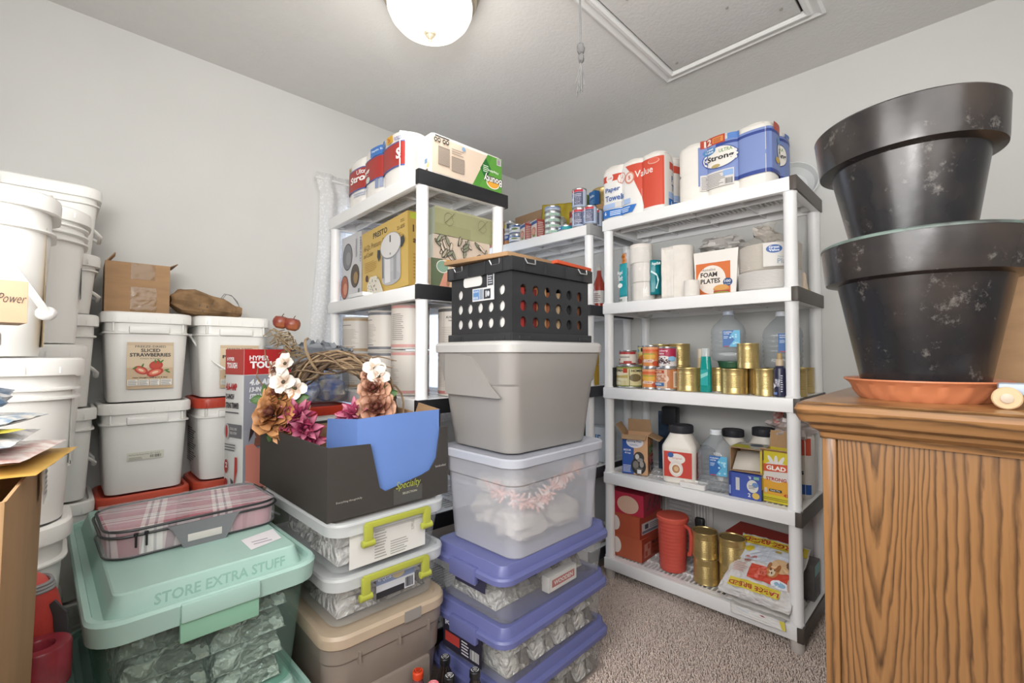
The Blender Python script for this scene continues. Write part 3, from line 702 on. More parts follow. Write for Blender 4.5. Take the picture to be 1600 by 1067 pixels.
# its contents: pink-tipped garland and white folded cloths
g = thing('tinsel_garland', 'pink and cream tufted garland inside the frosted tote', 'garland', (1.180, 1.115, .70))
b = B(); pts = [(-.19, -.02, .02), (-.17, -.11, -.005), (-.10, -.135, -.03), (-.02, -.135, .0), (.06, -.13, .03), (.14, -.12, .045)]
for k in range(220):
    a = rnd.random()*(len(pts)-1.001); i = int(a); q = a-i; P = Vector(pts[i])*(1-q)+Vector(pts[i+1])*q
    D = Vector((rnd.gauss(0, 1), rnd.gauss(0, 1)-.3, rnd.gauss(0, 1))).normalized(); b.m = 0 if rnd.random() < .65 else 1
    b.tube([P, P+D*.016, P+D*.030], [.0045, .0045, .003], 5)
b.build('tufts', [M('e9b7a2', .8), M('f0ddd0', .8)], g)
for i, (x, y, z, rx, ry, rz, sd) in enumerate([(-.095, -.062, .062, .085, .062, .05, 1), (.095, -.062, .056, .085, .062, .046, 2), (.0, .075, .08, .16, .055, .062, 3), (-.07, .03, .168, .09, .085, .032, 4)]):
    b = B(); b.blob((0, 0, 0), rx, ry, rz, .25, 2.4, .7, 26, 16, sd); o = b.build('soft_cloth', M('d3ccbe', .85, noise_amt=.1), None, loc=(1.18+.92*x, 1.115+y, .537+z))
    tag(o, ('cream cloth bunched at the left of the frosted tote', 'cream cloth bunched at the right of the frosted tote', 'wide cream cloth at the back of the frosted tote', 'small cream cloth on top of the others in the frosted tote')[i], 'cloth', 'cloths in the frosted tote')
# grey tote
GT = thing('storage_tote', 'big plain grey tote with a flat lid, under the black crate', 'storage tote', (1.178, 1.138, .835), R(-1))
w, d, h = .495, .40, .345
GREY = M('989490', .42, noise_amt=.05, nscale=4)
b = B(); b.rloft([(0, w*.76, d*.76, .045), (.01, w*.79, d*.79, .055), (h*.60, w*.885, d*.885, .055), (h*.62, w*.905, d*.905, .055), (h-.03, w*.965, d*.965, .05)], n=8)
b.prism([(-.145, h*.50), (-.10, h*.60), (-.02, h*.86), (.05, h*.885), (.12, h*.885), (.12, h*.50)], -w*.482, -w*.455, 'yz')
b.build('body', GREY, GT)
b = B(); b.rloft([(h-.036, w*.985, d*.985, .055), (h-.034, w, d, .058), (h-.012, w*1.004, d*1.004, .058), (h-.004, w*.985, d*.985, .055), (h, w*.95, d*.94, .05)], n=8); b.build('lid', M('b9b7b4', .4), GT)

# ------------------------------------------------------------------ black milk crate
CR = thing('milk_crate', 'black plastic file crate with round holes on top of the grey tote', 'crate', (1.2, 1.155, 1.181), R(-1))
cw, cd, ch, ct = .412, .335, .262, .006
def hole_wall(b, L, H, cells, o, ux, n):
    """cells: (u0, v0, u1, v1, hole radius or None)"""
    o = Vector(o); ux = Vector(ux); nn = Vector(n); up = Vector((0, 0, 1)); S = 16
    def P(u, v, k): return o+ux*u+up*v+nn*k
    for u0, v0, u1, v1, rr in cells:
        if rr is None:
            for k in (0, ct): b.quad(P(u0, v0, k), P(u1, v0, k), P(u1, v1, k), P(u0, v1, k))
            continue
        cu, cv = (u0+u1)/2, (v0+v1)/2; hw, hh = (u1-u0)/2, (v1-v0)/2
        ou, inn = [], []
        for i in range(S):
            a = 2*PI*i/S+PI/4; c, s = math.cos(a), math.sin(a); m = max(abs(c), abs(s))
            ou.append((cu+hw*c/m, cv+hh*s/m)); inn.append((cu+rr*c, cv+rr*s*1.12))
        for k in (0, ct):
            for i in range(S):
                j = (i+1) % S; b.quad(P(*ou[i], k), P(*ou[j], k), P(*inn[j], k), P(*inn[i], k))
        for i in range(S):
            j = (i+1) % S; b.quad(P(*inn[i], 0), P(*inn[j], 0), P(*inn[j], ct), P(*inn[i], ct))
CBK = M('2b2c2f', .42, noise_amt=.12, nscale=8)
def side(L, nc, handle):
    cells = [(0, 0, L, .035, None), (0, .19, L, ch-.03, None)] ; m = .022; st = (L-2*m)/nc
    cells += [(0, .035, m, .19, None), (L-m, .035, L, .19, None)]
    for r_ in range(3):
        for c in range(nc):
            hole = .0155
            if handle and r_ == 2 and 0 < c < nc-1: hole = None
            cells.append((m+st*c, .035+.0517*r_, m+st*(c+1), .035+.0517*(r_+1), hole))
    return cells
b = B(); hx, hy = cw/2-.012, cd/2-.012
hole_wall(b, 2*hx, ch, side(2*hx, 6, 0), (-hx, -hy, 0), (1, 0, 0), (0, 1, 0)); b.build('front_wall', CBK, CR)
b = B(); hole_wall(b, 2*hx, ch, side(2*hx, 6, 0), (hx, hy, 0), (-1, 0, 0), (0, -1, 0)); b.build('back_wall', CBK, CR)
b = B(); hole_wall(b, 2*hy, ch, side(2*hy, 5, 1), (-hx, hy, 0), (0, -1, 0), (1, 0, 0)); b.build('handle_wall', CBK, CR)
b = B(); hole_wall(b, 2*hy, ch, side(2*hy, 5, 1), (hx, -hy, 0), (0, 1, 0), (-1, 0, 0)); b.build('handle_wall', CBK, CR)
b = B(); b.box(0, 0, .003, 2*hx, 2*hy, .006); b.build('floor_panel', CBK, CR)
b = B()   # top rim band with ribs, base skirt with feet
for s in (-1, 1):
    b.box(0, s*(cd/2-.005), ch-.022, cw, .010, .044, bev=.002); b.box(s*(cw/2-.005), 0, ch-.022, .010, cd-.02, .044, bev=.002)
    b.box(0, s*(cd/2-.008), .013, cw-.008, .012, .026, bev=.003); b.box(s*(cw/2-.008), 0, .013, .012, cd-.02, .026, bev=.003)
    for q in (-.37, -.13, .13, .37): b.box(cw*q, s*(cd/2+.001), ch-.022, .006, .008, .040); b.box(s*(cw/2+.001), cd*q, ch-.022, .008, .006, .040)
for x in (-.15, .15):
    for s in (-1, 1): b.box(x, s*(cd/2-.004), .010, .05, .014, .014, bev=.003)
for y in (-.11, .11):
    for s in (-1, 1): b.box(s*(cw/2-.004), y, .010, .014, .05, .014, bev=.003)
b.build('rim', CBK, CR)
b = B()
for x, y, a in ((-.13, -cd/2-.004, 0), (.14, -cd/2-.004, 0), (-cw/2-.004, .10, PI/2), (-cw/2-.004, -.09, PI/2)):
    b.tf = Matrix.Translation((x, y, ch-.012)) @ Matrix.Rotation(a, 4, 'Z'); b.tube([(-.024, 0, .01), (-.018, -.006, -.006), (.018, -.006, -.006), (.024, 0, .01)], .0022, 6); b.tf = None
b.build('wire_clip', M('c9c9c9', .3, .8), CR)
b = B(); b.loft([[(x, y, z) for y, z in rrect(.095, .034, .012, 5)] for x in (-.004, .004)]); b.build('handle_opening', M('dcdad6', .6), CR, loc=(-cw/2+.0125, .035, .203))
p = Print(left(cw-.024, 0), gap=.002); p.rect(-.035, .135, .075, .178, 'd8d8d8'); p.rect(.040, .178, .075, .235, 'd8d8d8'); p.rect(-.031, .14, .0, .174, '5c86b8'); p.rect(.002, .14, .02, .174, '8e98a6'); p.rect(.024, .14, .058, .172, '33363c'); p.rect(.044, .182, .071, .23, '3a3c42'); p.lines(.047, .188, .068, .226, 5, 'b9bcc2'); p.bars(-.03, .142, -.005, .15, 10, 'f0f0f0'); p.text('FILE CRATE', -.03, .164, .006, 'f4f4f4', .028); p.rect(.034, .146, .042, .166, 'b3b6ba'); p.ell(.049, .156, .006, .009, 'c9ccd0'); p.build('product_sticker', CR)
# crate contents
def flat_book(name, label, cat, w, d, h, mat, loc, rz=0, rx=0, ry=0, group=None):
    t = thing(name, label, cat, loc, rz, group, rx, ry)
    b = B(); b.box(0, 0, h/2, w, d, h, bev=.002); b.build('cover', mat, t)
    return t
flat_book('paper_stack', 'stack of white paper showing through the holes on the label side of the crate', 'paper', .02, .27, .215, M('e4e2dd', .8), (1.028, 1.155, 1.189))
cols = ['a63a36', 'b9463c', '7a2f2c', 'c9824f', 'd8a878', 'b06a45', '5c3a30', 'd0b08a', 'a8402f', '3a3a3e', 'c46a3c', '8a5a40']
for i in range(12):
    hh = .15+.05*rnd.random(); x = 1.065+.0265*i
    flat_book('notebook', ['red-covered', 'tomato-covered', 'maroon-covered', 'tan-covered', 'sand-covered', 'rust-covered', 'umber-covered', 'beige-covered', 'brick-covered', 'charcoal-covered', 'orange-covered', 'walnut-covered'][i]+' notebook standing inside the black crate', 'book', .018, .22, hh, M(cols[i], .5, noise_amt=.3, nscale=30), (x, 1.125, 1.189), R(rnd.uniform(-3, 3)), group='notebooks in the black crate')
flat_book('cardboard_sheet', 'torn flat piece of brown cardboard lying on top of the black crate', 'cardboard', .235, .30, .014, CARD, (1.095, 1.165, 1.449), R(4), ry=R(-1), rx=R(1))
flat_book('folder', 'flat orange-red folder on the right of the black crate top', 'folder', .19, .31, .012, M('c2502e', .5), (1.318, 1.15, 1.4485), R(-2), ry=R(2))

# ------------------------------------------------------------------ open black display carton with a blue liner
BC = thing('display_carton', 'open black carton with a cut-down front and blue liner, holding the wreath', 'carton', (.727, 1.505, .6868), R(0))
w, d, h = .40, .56, .20; tk = .005
KBK = M('3a3632', .65, noise_amt=.10, nscale=8)
def wallprism(pts, y0, y1): b = B(); b.prism(pts, y0, y1); return b
hw, hd = w/2, d/2
wallprism([(-hw, 0), (hw, 0), (hw, .215), (hw-.03, .215), (hw-.045, .12), (hw-.07, .085), (hw-.10, .075), (-hw+.175, .050), (-hw+.155, .065), (-hw+.125, h-.005), (-hw, h)], -hd, -hd+tk).build('front_panel', KBK, BC)
wallprism([(-hw, 0), (hw, 0), (hw, .20), (-hw, .19)], hd-tk, hd).build('back_panel', KBK, BC)
for s, nm in ((-1, 'side_panel'), (1, 'side_panel')):
    b = B(); x = s*(hw-tk/2); b.box(x, 0, h/2, tk, d-2*tk, h); b.build(nm, KBK, BC)
b = B(); b.box(0, 0, tk/2, w-2*tk, d-2*tk, tk); b.build('bottom_panel', CARD, BC)
b = B(); b.box(-hw+tk+.002, 0, h/2, .002, d-.03, h-.01); b.box(0, hd-tk-.002, h*.48, w-.03, .002, h*.9); b.box(hw-tk-.002, 0, h/2, .002, d-.03, h-.01); b.build('kraft_lining', CARD, BC)
BLU = M('6585c4', .6, noise_amt=.06, nscale=5)
b = B(); fy = -hd+.012; b.prism([(-.105, .03), (.175, .03), (.178, .272), (.02, .272), (-.105, .268)], fy, fy+.005)
b.prism([(fy+.0, .03), (fy+.22, .03), (fy+.20, .250), (fy+.0, .268)], -.110, -.105, 'yz'); b.build('blue_liner', BLU, BC)
b = B(); b.prism([(fy, .05), (fy+.34, .05), (fy+.34, .265), (fy+.14, .25), (fy+.12, .285), (fy, .272)], .173, .178, 'yz'); b.build('kraft_liner_flap', CARD, BC)
p = Print(front(d), gap=.001); p.rect(.0, .004, .10, .05, '4c4b49'); p.text('Specialty', .005, .042, .028, 'a8b04a', .085, 'l', .0, .25); p.text('SELECTION', .03, .03, .006, 'cfcdb8', .05); p.build('lettering', BC)
p = Print(front(d), gap=.001); p.text('Everything thoughtfully', -.175, .045, .007, 'b5b1aa', .075); p.build('lettering', BC)
p = Print(front(d), gap=.001); p.text('handcrafted', .15, .09, .007, 'b5b1aa', .04); p.build('lettering', BC)

# ------------------------------------------------------------------ tall trimmer carton
TR = thing('trimmer_carton', 'tall narrow carton for a string trimmer with a red top band', 'carton', (.578, 1.985, 0), R(14))
tw, td, thh = .185, .125, 1.158
b = B(); b.box(0, 0, thh/2, tw, td, thh, bev=.002); b.build('carton', M('d8d8d6', .45), TR)
p = Print(front(td), gap=.0008, lay=.0003)
a, z = tw/2, thh
p.rect(-a, z-.095, a, z, 'b5282b'); p.rect(-a, z-.34, a, z-.097, '93959f'); p.rect(-a, z-.36, a, z-.30, '9a9ca6'); p.rect(-a, .2, a, z-.36, '8f929c'); p.rect(-a, .2, a, z-.50, '5d7a38')
p.rect(-a, z-.52, a, z-.49, '7c8a72'); p.rect(-a, .2, a, z-.60, '3f5226'); p.rect(-a, z-.56, a, z-.545, '6c8a40')
p.text('HYPER', -a+.018, z-.042, .018, 'f5f1f1', .075, 'l', .03); p.text('TOUGH', -a+.02, z-.072, .027, 'f8f5f5', .14, 'l', .05)
p.text('4.6-AMP', -a+.018, z-.135, .024, 'e8e9ec', .105, 'l', .05, .15); p.text('13-INCH', -a+.018, z-.160, .018, 'e8e9ec', .072, 'l', .05, .15); p.text('STRING TRIMMER', -a+.018, z-.185, .018, 'e8e9ec', .125, 'l', .05, .15); p.text('Cortadora de Cuerda', -a+.018, z-.198, .008, 'e0e1e6', .09, 'l', .0, .15)
# woman printed on the box
s = .0013; ox, oz = -a+.052, z-.37
def q(pts, c): p.poly([(ox+u*s, oz+v*s) for u, v in pts], c)
q([(-22, 55), (-12, 80), (10, 84), (24, 72), (26, 50), (10, 62), (-10, 50), (-26, 20)], '3d2c2a'); p.ell(ox+8*s, oz+48*s, 18*s, 24*s, '8a5a48', 18); q([(-20, 52), (-8, 78), (16, 78), (24, 62), (4, 66)], '453230'); q([(-2, 54), (22, 50), (22, 45), (-2, 48)], '1f1b1c')
q([(-8, 30), (14, 28), (18, 5), (-12, 5)], '87584a'); q([(-36, 12), (-14, 14), (2, -4), (16, 14), (32, 8), (40, -20), (34, -90), (40, -118), (-36, -118), (-34, -60)], 'd08474')
q([(32, 8), (42, -18), (50, -70), (36, -112), (28, -108), (38, -70), (30, -20)], '8a5b4a'); q([(20, -96), (40, -100), (42, -122), (22, -126)], 'd9dcdf')
q([(-36, -118), (40, -118), (44, -165), (8, -168), (4, -140), (-4, -168), (-38, -165)], 'a8927f'); q([(-34, -165), (-8, -165), (-14, -250), (-12, -330), (-30, -330), (-34, -250)], '7f5345'); q([(10, -165), (40, -165), (38, -250), (30, -330), (14, -330), (16, -250)], '7f5345')
q([(8, -330), (40, -328), (46, -342), (8, -342)], 'd5d6d8'); q([(-60, -120), (-20, -155), (70, -215), (72, -210), (-18, -148), (-60, -112)], 'c9ccd2'); q([(-60, -120), (-20, -155), (-14, -148), (-60, -110)], 'b52b3a'); q([(-10, -110), (16, -114), (12, -160), (2, -186), (-6, -150)], '3b3c42')
p.build('front_print', TR)
p = Print(left(tw), gap=.0008, lay=.0003); a = td/2
p.rect(-a, z-.095, a, z, 'b5443f'); p.text('HYPER', -a+.012, z-.044, .014, 'f5f1f1', .05, 'l', .03); p.text('TOUGH', -a+.012, z-.072, .022, 'f5f1f1', .07, 'l', .05)
p.text('4.6-AMP', -a+.008, z-.155, .028, 'b5282b', .075, 'l', .05); p.text('13-INCH', -a+.008, z-.188, .02, '38383a', .055, 'l', .05); p.text('STRING TRIMMER', -a+.008, z-.222, .022, '38383a', .09, 'l', .05); p.lines(-a+.008, z-.24, a-.01, z-.23, 1, '55555a')
p.rect(-a+.02, z-.33, a-.005, z-.28, '6a6a6e'); p.ell(-a+.02, z-.31, .018, .03, 'b9b9ba'); p.ell(-a+.02, z-.31, .008, .024, 'b5302d'); p.text('DUAL LINE', -a+.045, z-.302, .009, 'ededed', .045); p.text('FEED SYSTEM', -a+.045, z-.318, .009, 'ededed', .045)
p.lines(-a+.01, z-.38, a-.03, z-.35, 3, '6f6f72'); p.ell(-a+.022, z-.44, .012, .026, 'a8322d'); p.text('2', -a+.018, z-.445, .02, 'f2f2f2', None, 'l', .03); p.ell(-a+.022, z-.51, .012, .026, 'a8322d')
p.poly([(.02, z-.40), (.034, z-.40), (.036, z-.45), (.028, z-.47), (.024, z-.50), (.018, z-.50)], 'c0392f'); p.poly([(-.008, z-.48), (.012, z-.49), (.02, z-.56), (.016, z-.56), (.006, z-.50), (.0, z-.50), (.010, z-.55), (.006, z-.55)], '4a4a4e'); p.poly([(.01, z-.58), (.014, z-.58), (.012, z-.64), (.007, z-.64)], '4a4a4e')
p.build('side_print', TR)

# ------------------------------------------------------------------ oak cabinet
def oak(name, k, axis='YZ'):
    m = bpy.data.materials.new(name); m.use_nodes = True; n = m.node_tree.nodes; l = m.node_tree.links; p = n['Principled BSDF']
    p.inputs['Roughness'].default_value = .32; p.inputs['Coat Weight'].default_value = .25; p.inputs['Coat Roughness'].default_value = .25
    tc = n.new('ShaderNodeTexCoord'); sp = n.new('ShaderNodeSeparateXYZ'); l.new(tc.outputs['Object'], sp.inputs[0])
    def math_(op, a, b=None):
        nd = n.new('ShaderNodeMath'); nd.operation = op
        for i, v in enumerate((a, b)):
            if v is None: continue
            if isinstance(v, (int, float)): nd.inputs[i].default_value = v
            else: l.new(v, nd.inputs[i])
        return nd.outputs[0]
    def nz(scale, sc, det=3):
        mp = n.new('ShaderNodeMapping'); mp.inputs['Scale'].default_value = sc; l.new(tc.outputs['Object'], mp.inputs[0])
        t = n.new('ShaderNodeTexNoise'); t.inputs['Scale'].default_value = scale; t.inputs['Detail'].default_value = det; l.new(mp.outputs[0], t.inputs['Vector']); return t.outputs[0]
    if axis == 'YZ': u, v, sc_lo, sc_hi = sp.outputs[1], sp.outputs[2], (1, 8, 1.2), (1, 160, 6)
    else: u, v, sc_lo, sc_hi = sp.outputs[2], sp.outputs[1], (1, 1.2, 8), (1, 6, 160)
    wob = math_('MULTIPLY', math_('SUBTRACT', nz(3, sc_lo), .5), .016)
    uu = math_('ADD', math_('SUBTRACT', u, k), wob)
    au = math_('POWER', math_('ADD', math_('MULTIPLY', uu, uu), .00025), .5)
    fall = math_('POWER', 2.718, math_('MULTIPLY', math_('MULTIPLY', uu, uu), -260))
    f = math_('SUBTRACT', math_('MULTIPLY', au, 52), math_('MULTIPLY', math_('MULTIPLY', v, 8.0), fall))
    f = math_('ADD', f, math_('MULTIPLY', nz(9, sc_lo, 4), .9))
    bnd = math_('FRACT', f)
    cr = n.new('ShaderNodeValToRGB'); l.new(bnd, cr.inputs[0]); e = cr.color_ramp.elements
    e[0].position = 0; e[0].color = (0, 0, 0, 1); e[1].position = .45; e[1].color = (.05, .05, .05, 1)
    x = cr.color_ramp.elements.new(.82); x.color = (1, 1, 1, 1); x = cr.color_ramp.elements.new(1); x.color = (.1, .1, .1, 1)
    fine = nz(1, sc_hi, 2)
    dark = math_('MULTIPLY', cr.outputs[0], math_('ADD', math_('MULTIPLY', fine, 1.0), .35))
    mx = n.new('ShaderNodeMix'); mx.data_type = 'RGBA'; mx.inputs[6].default_value = (*lin('a07346'), 1); mx.inputs[7].default_value = (*lin('4a3018'), 1); l.new(dark, mx.inputs[0])
    mx2 = n.new('ShaderNodeMix'); mx2.data_type = 'RGBA'; mx2.blend_type = 'MULTIPLY'; mx2.inputs[0].default_value = .35; l.new(mx.outputs[2], mx2.inputs[6]); l.new(fine, mx2.inputs[7])
    l.new(mx2.outputs[2], p.inputs['Base Color'])
    return m
OAK = oak('oak_panel', .135); OAKH = oak('oak_trim', .9, 'ZY')
CAB = thing('oak_cabinet', 'oak cabinet with moulded top carrying the black flowerpots', 'cabinet', (0, 0, 0))
cx0, cx1, cy0, cy1, cz = 1.10, 1.78, -.95, .218, 1.045
b = B(); b.box(cx0+.012, (cy0+cy1)/2-.0125, .98/2, .016, cy1-cy0-.027, .975); b.build('side_panel', OAK, CAB)
b = B(); b.box(cx0+.018, cy1-.012, .98/2, .040, .026, .978, bev=.009); b.build('corner_stile', oak('oak_stile', .5), CAB)
b = B(); b.box((cx0+cx1)/2+.02, cy1-.012, .98/2, cx1-cx0-.05, .018, .975); b.box(cx1-.01, (cy0+cy1)/2, .49, .016, cy1-cy0-.04, .975); b.box((cx0+cx1)/2, cy0+.01, .49, cx1-cx0-.04, .018, .975); b.build('carcass', OAK, CAB)
b = B(); lv = []
def tp(z, o, r): return (z, cx1-cx0+2*o, cy1-cy0+2*o, r)
b.rloft([tp(.972, .004, .01), tp(.984, .006, .01), tp(.992, .018, .012), tp(1.000, .022, .014), tp(1.006, .034, .016), tp(1.018, .040, .018), tp(1.030, .042, .018), tp(1.040, .038, .018), tp(1.045, .030, .016)], n=5, off=((cx0+cx1)/2, (cy0+cy1)/2))
b.build('moulded_top', OAKH, CAB)
# flowerpots
def pot(label, c, r0, r1, h, rim, z, tilt=(0, 0), chip=False):
    t = thing('flowerpot', label, 'flowerpot', (c[0], c[1], z), 0, None, *tilt)
    b = B(); rb = r0+(r1*.92-r0)*((h-rim)/h)
    b.lathe([(r0-.006, 0), (r0, .006), (rb, h-rim), (rb+.004, h-rim+.001), (r1*.955, h-rim+.004), (r1*.965, h-rim+.014), (r1*.995, h-.012), (r1, h-.004), (r1-.004, h), (r1-.014, h-.001), (rb-.014, h-rim), (r0-.012, .02), (.01, .018)], 64)
    m = M('26262a', .30, noise_amt=1, nscale=7, col2='3e3d3e', bump=.12, bscale=30)
    b.build('pot_body', POTM2 if chip else POTM, t)
    if chip: b = B(); b.lathe([(r1-.012, h), (r1-.004, h+.0012), (r1+.0005, h-.002), (r1+.0008, h-.006), (r1-.001, h-.006)], 64, cap0=False, cap1=False); b.build('lip', M('6f8078', .45, noise_amt=.6, nscale=12, col2='3a3c3a'), t)
    return t
def potmat(chip=0):
    m = M('1e1e21', .27, noise_amt=.3, nscale=6, bump=.08, bscale=40, col2='3a332f'); m = m.copy(); n = m.node_tree.nodes; l = m.node_tree.links; p = n['Principled BSDF']
    tc = n.new('ShaderNodeTexCoord'); t = n.new('ShaderNodeTexNoise'); t.inputs['Scale'].default_value = 14; t.inputs['Detail'].default_value = 9; t.inputs['Roughness'].default_value = .75; l.new(tc.outputs['Object'], t.inputs['Vector'])
    r = n.new('ShaderNodeMapRange'); r.inputs[1].default_value = .57; r.inputs[2].default_value = .74; l.new(t.outputs[0], r.inputs[0])
    src = p.inputs['Base Color'].links[0].from_socket
    mx = n.new('ShaderNodeMix'); mx.data_type = 'RGBA'; mx.inputs[7].default_value = (*lin('8a8580'), 1); l.new(r.outputs[0], mx.inputs[0]); l.new(src, mx.inputs[6])
    # worn terracotta showing on the lip
    t2 = n.new('ShaderNodeTexNoise'); t2.inputs['Scale'].default_value = 9; t2.inputs['Detail'].default_value = 6; l.new(tc.outputs['Object'], t2.inputs['Vector'])
    sp = n.new('ShaderNodeSeparateXYZ'); l.new(tc.outputs['Object'], sp.inputs[0]); r2 = n.new('ShaderNodeMapRange'); r2.inputs[1].default_value = .312; r2.inputs[2].default_value = .326; l.new(sp.outputs[2], r2.inputs[0])
    ad = n.new('ShaderNodeMath'); ad.operation = 'MULTIPLY'; l.new(r2.outputs[0], ad.inputs[0]); l.new(t2.outputs[0], ad.inputs[1]); r3 = n.new('ShaderNodeMapRange'); r3.inputs[1].default_value = .50 if chip else .9; r3.inputs[2].default_value = .53 if chip else .95; l.new(ad.outputs[0], r3.inputs[0])
    mx2 = n.new('ShaderNodeMix'); mx2.data_type = 'RGBA'; mx2.inputs[7].default_value = (*lin('a8765c'), 1); l.new(r3.outputs[0], mx2.inputs[0]); l.new(mx.outputs[2], mx2.inputs[6]); l.new(mx2.outputs[2], p.inputs['Base Color'])
    return m
POTM = potmat(); POTM2 = potmat(1)
PC = (1.30, .077)
sc = thing('pot_saucer', 'terracotta-coloured scalloped plastic saucer under the black flowerpots', 'saucer', (PC[0], PC[1], cz))
b = B(); b.lathe([(.104, 0), (.107, .003), (.116, .016), (.124, .032), (.134, .040), (.134, .043), (.124, .038), (.112, .018), (.102, .006), (.02, .005)], 80, wob=lambda i, r, z: (.022*math.cos(2*PI*i/80*20) if .106 < r < .118 and z < .025 else 0))
b.build('dish', M('c67d57', .42), sc)
pot('lower black flowerpot with a chipped worn rim, standing in the saucer', PC, .099, .172, .325, .086, cz+.0065, chip=True)
pot('upper black flowerpot with pale scuffs, nested in the lower pot', (PC[0]+.012, PC[1]+.012), .090, .163, .335, .092, 1.305, (R(-1.5), R(-.5)))
# carton on the cabinet behind the pots
o = thing('carton', 'plain brown carton on the oak cabinet behind the flowerpots', 'carton', (1.62, -.20, cz), R(1))
b = B(); b.box(0, 0, .19, .27, .34, .38, bev=.002); b.build('box', CARD, o)
b = B(); b.box(0, .02, .383, .27, .30, .004, rx=R(1)); b.build('flap', CARD_D, o)
o = thing('wooden_toy', 'small wooden toy with a round wheel beside the pot saucer', 'toy', (1.165, -.075, cz), 0)
b = B(); b.tf = Matrix.Translation((-.012, .035, .0195)) @ Matrix.Rotation(PI/2, 4, 'Y'); b.lathe([(.005, -.006), (.017, -.006), (.019, -.004), (.019, .004), (.017, .006), (.005, .006)], 26); b.build('wheel', M('c9ab84', .5), o)
b = B(); b.tf = Matrix.Translation((-.019, .035, .0195)) @ Matrix.Rotation(PI/2, 4, 'Y'); b.lathe([(.003, -.003), (.008, -.002), (.008, .003)], 16); b.build('hub', M('b8aa98', .4), o)
b = B(); b.box(.02, -.02, .034, .05, .13, .02, bev=.005); b.box(.006, .035, .0195, .03, .006, .006); b.build('chassis', M('a9b5c4', .5), o)
# ================================================================== goods on the right-hand shelving unit
def A(u, v, tier): return (AX+v, AY-u, TI[tier])
RA = -PI/2
GOLD = M('d6bd80', .34, .75, noise_amt=.15, nscale=5); TIN = M('b9babc', .3, .8); GOLDD = M('94835a', .4, .6)
def can(label, loc, r, h, mat, wrap=None, group=None, ribs=True, a0=None, rz=RA, lidm=None, cat='can'):
    """tin can; wrap(p, circumference) draws its paper label"""
    t = thing('tin_can', label, cat, loc, rz, group)
    b = B(); pr = [(r*.94, .002), (r, 0), (r*1.012, .003), (r*.985, .006)]
    if ribs and not wrap:
        pr += [(r*.985, h*.22)]
        for k in range(9):
            z = h*(.24+.52*k/9); pr += [(r*.965, z+h*.014), (r*.985, z+h*.03), (r*.985, z+h*.045)]
        pr += [(r*.985, h*.80)]
    pr += [(r*.985, h-.006), (r*1.012, h-.003), (r, h), (r*.95, h-.001), (r*.93, h-.004)]
    b.lathe(pr, 36); b.build('can_body', mat, t, smooth=35)
    b = B(); b.lathe([(r*.93, h-.004), (r*.80, h-.0035), (r*.78, h-.005), (.005, h-.005)], 30, cap0=False); b.build('can_lid', lidm or TIN, t)
    if wrap:
        p = Print(cyl(r*.985, -PI/2 if a0 is None else a0, 0), step=.006, gap=.0006, lay=.00012); wrap(p, r, h); p.build('paper_label', t)
    return t
def W(base, *ops):
    """label maker: ops are (kind, args...) in label units: u in -1..1 over the visible half, v in 0..1"""
    def f(p, r, h):
        c = PI*r*.985; z0, z1 = .008, h-.008
        U = lambda u: u*c; V = lambda v: z0+(z1-z0)*v
        p.rect(-c, z0, c, z1, base)
        for o in ops:
            k = o[0]
            if k == 'r': p.rect(U(o[1]/2), V(o[2]), U(o[3]/2), V(o[4]), o[5])
            if k == 'e': p.ell(U(o[1]/2), V(o[2]), U(o[3]/2), (z1-z0)*o[4], o[5], 22)
            if k == 't': p.text(o[1], U(o[2]/2), V(o[3]), (z1-z0)*o[4], o[5], U(o[6]/2) if o[6] else None, 'c', .03)
            if k == 'l': p.lines(U(o[1]/2), V(o[2]), U(o[3]/2), V(o[4]), o[5], o[6])
            if k == 'd':
                for _ in range(o[6]): p.ell(U((o[1]+(o[3]-o[1])*rnd.random())/2), V(o[2]+(o[4]-o[2])*rnd.random()), c*.03, (z1-z0)*.03, o[5], 8)
    return f
# --- third tier: cans, bottles
T = 2
BEANS = W('d9cf9d', ('r', -1, .92, 1, 1, '8d9a3c'), ('r', -1, 0, 1, .05, '7f8a34'), ('r', -.9, .30, .2, .42, 'e6ddb9'), ('r', -.9, .44, .25, .58, 'c9b26a'), ('e', -.25, .68, .5, .12, 'e9e0c2'), ('t', 'HOMINY', -.2, .74, .14, '2f2f22', .8), ('r', .02, .70, .22, .93, 'c4462f'), ('e', -.45, .16, .35, .1, 'efe7c8'), ('e', .6, .45, .3, .2, '7a6d4a'), ('r', .3, .0, .33, .9, '4a4a38'), ('t', 'HOMINY', .75, .74, .14, '2f2f22', .7))
can('large cream-labelled can with arched dark lettering at the left of the third tier', A(.112, .085, T), .068, .112, TIN, BEANS)
SMALLW = W('e4ddd3', ('r', -1, .80, 1, 1, 'b23a3a'), ('l', -.4, .50, .5, .68, 2, '6c6560'), ('r', -1, 0, 1, .08, 'a5363a'), ('r', 0, .06, .6, .24, 'b84a3f'), ('e', -.45, .35, .1, .1, 'b23a3a'))
can('small white can with a red band stacked on the cream-labelled can', (*A(.105, .08, T)[:2], TI[T]+.112), .043, .076, TIN, SMALLW)
FRUIT = W('dfc76a', ('r', -1, .6, 1, 1, 'e3d79b'), ('e', .1, .3, .5, .25, 'd27a2c'), ('e', -.3, .2, .3, .15, 'b5402c'), ('r', -.1, .74, .25, .95, '2a2a2a'), ('e', -.5, .8, .25, .1, '7fb0d0'))
can('fruit-cocktail can with a yellow label at the back left of the third tier', A(.140, .205, T), .045, .105, TIN, FRUIT)
can('second fruit-cocktail can standing on the one below, at the back left', (*A(.140, .205, T)[:2], TI[T]+.105), .045, .108, TIN, FRUIT)
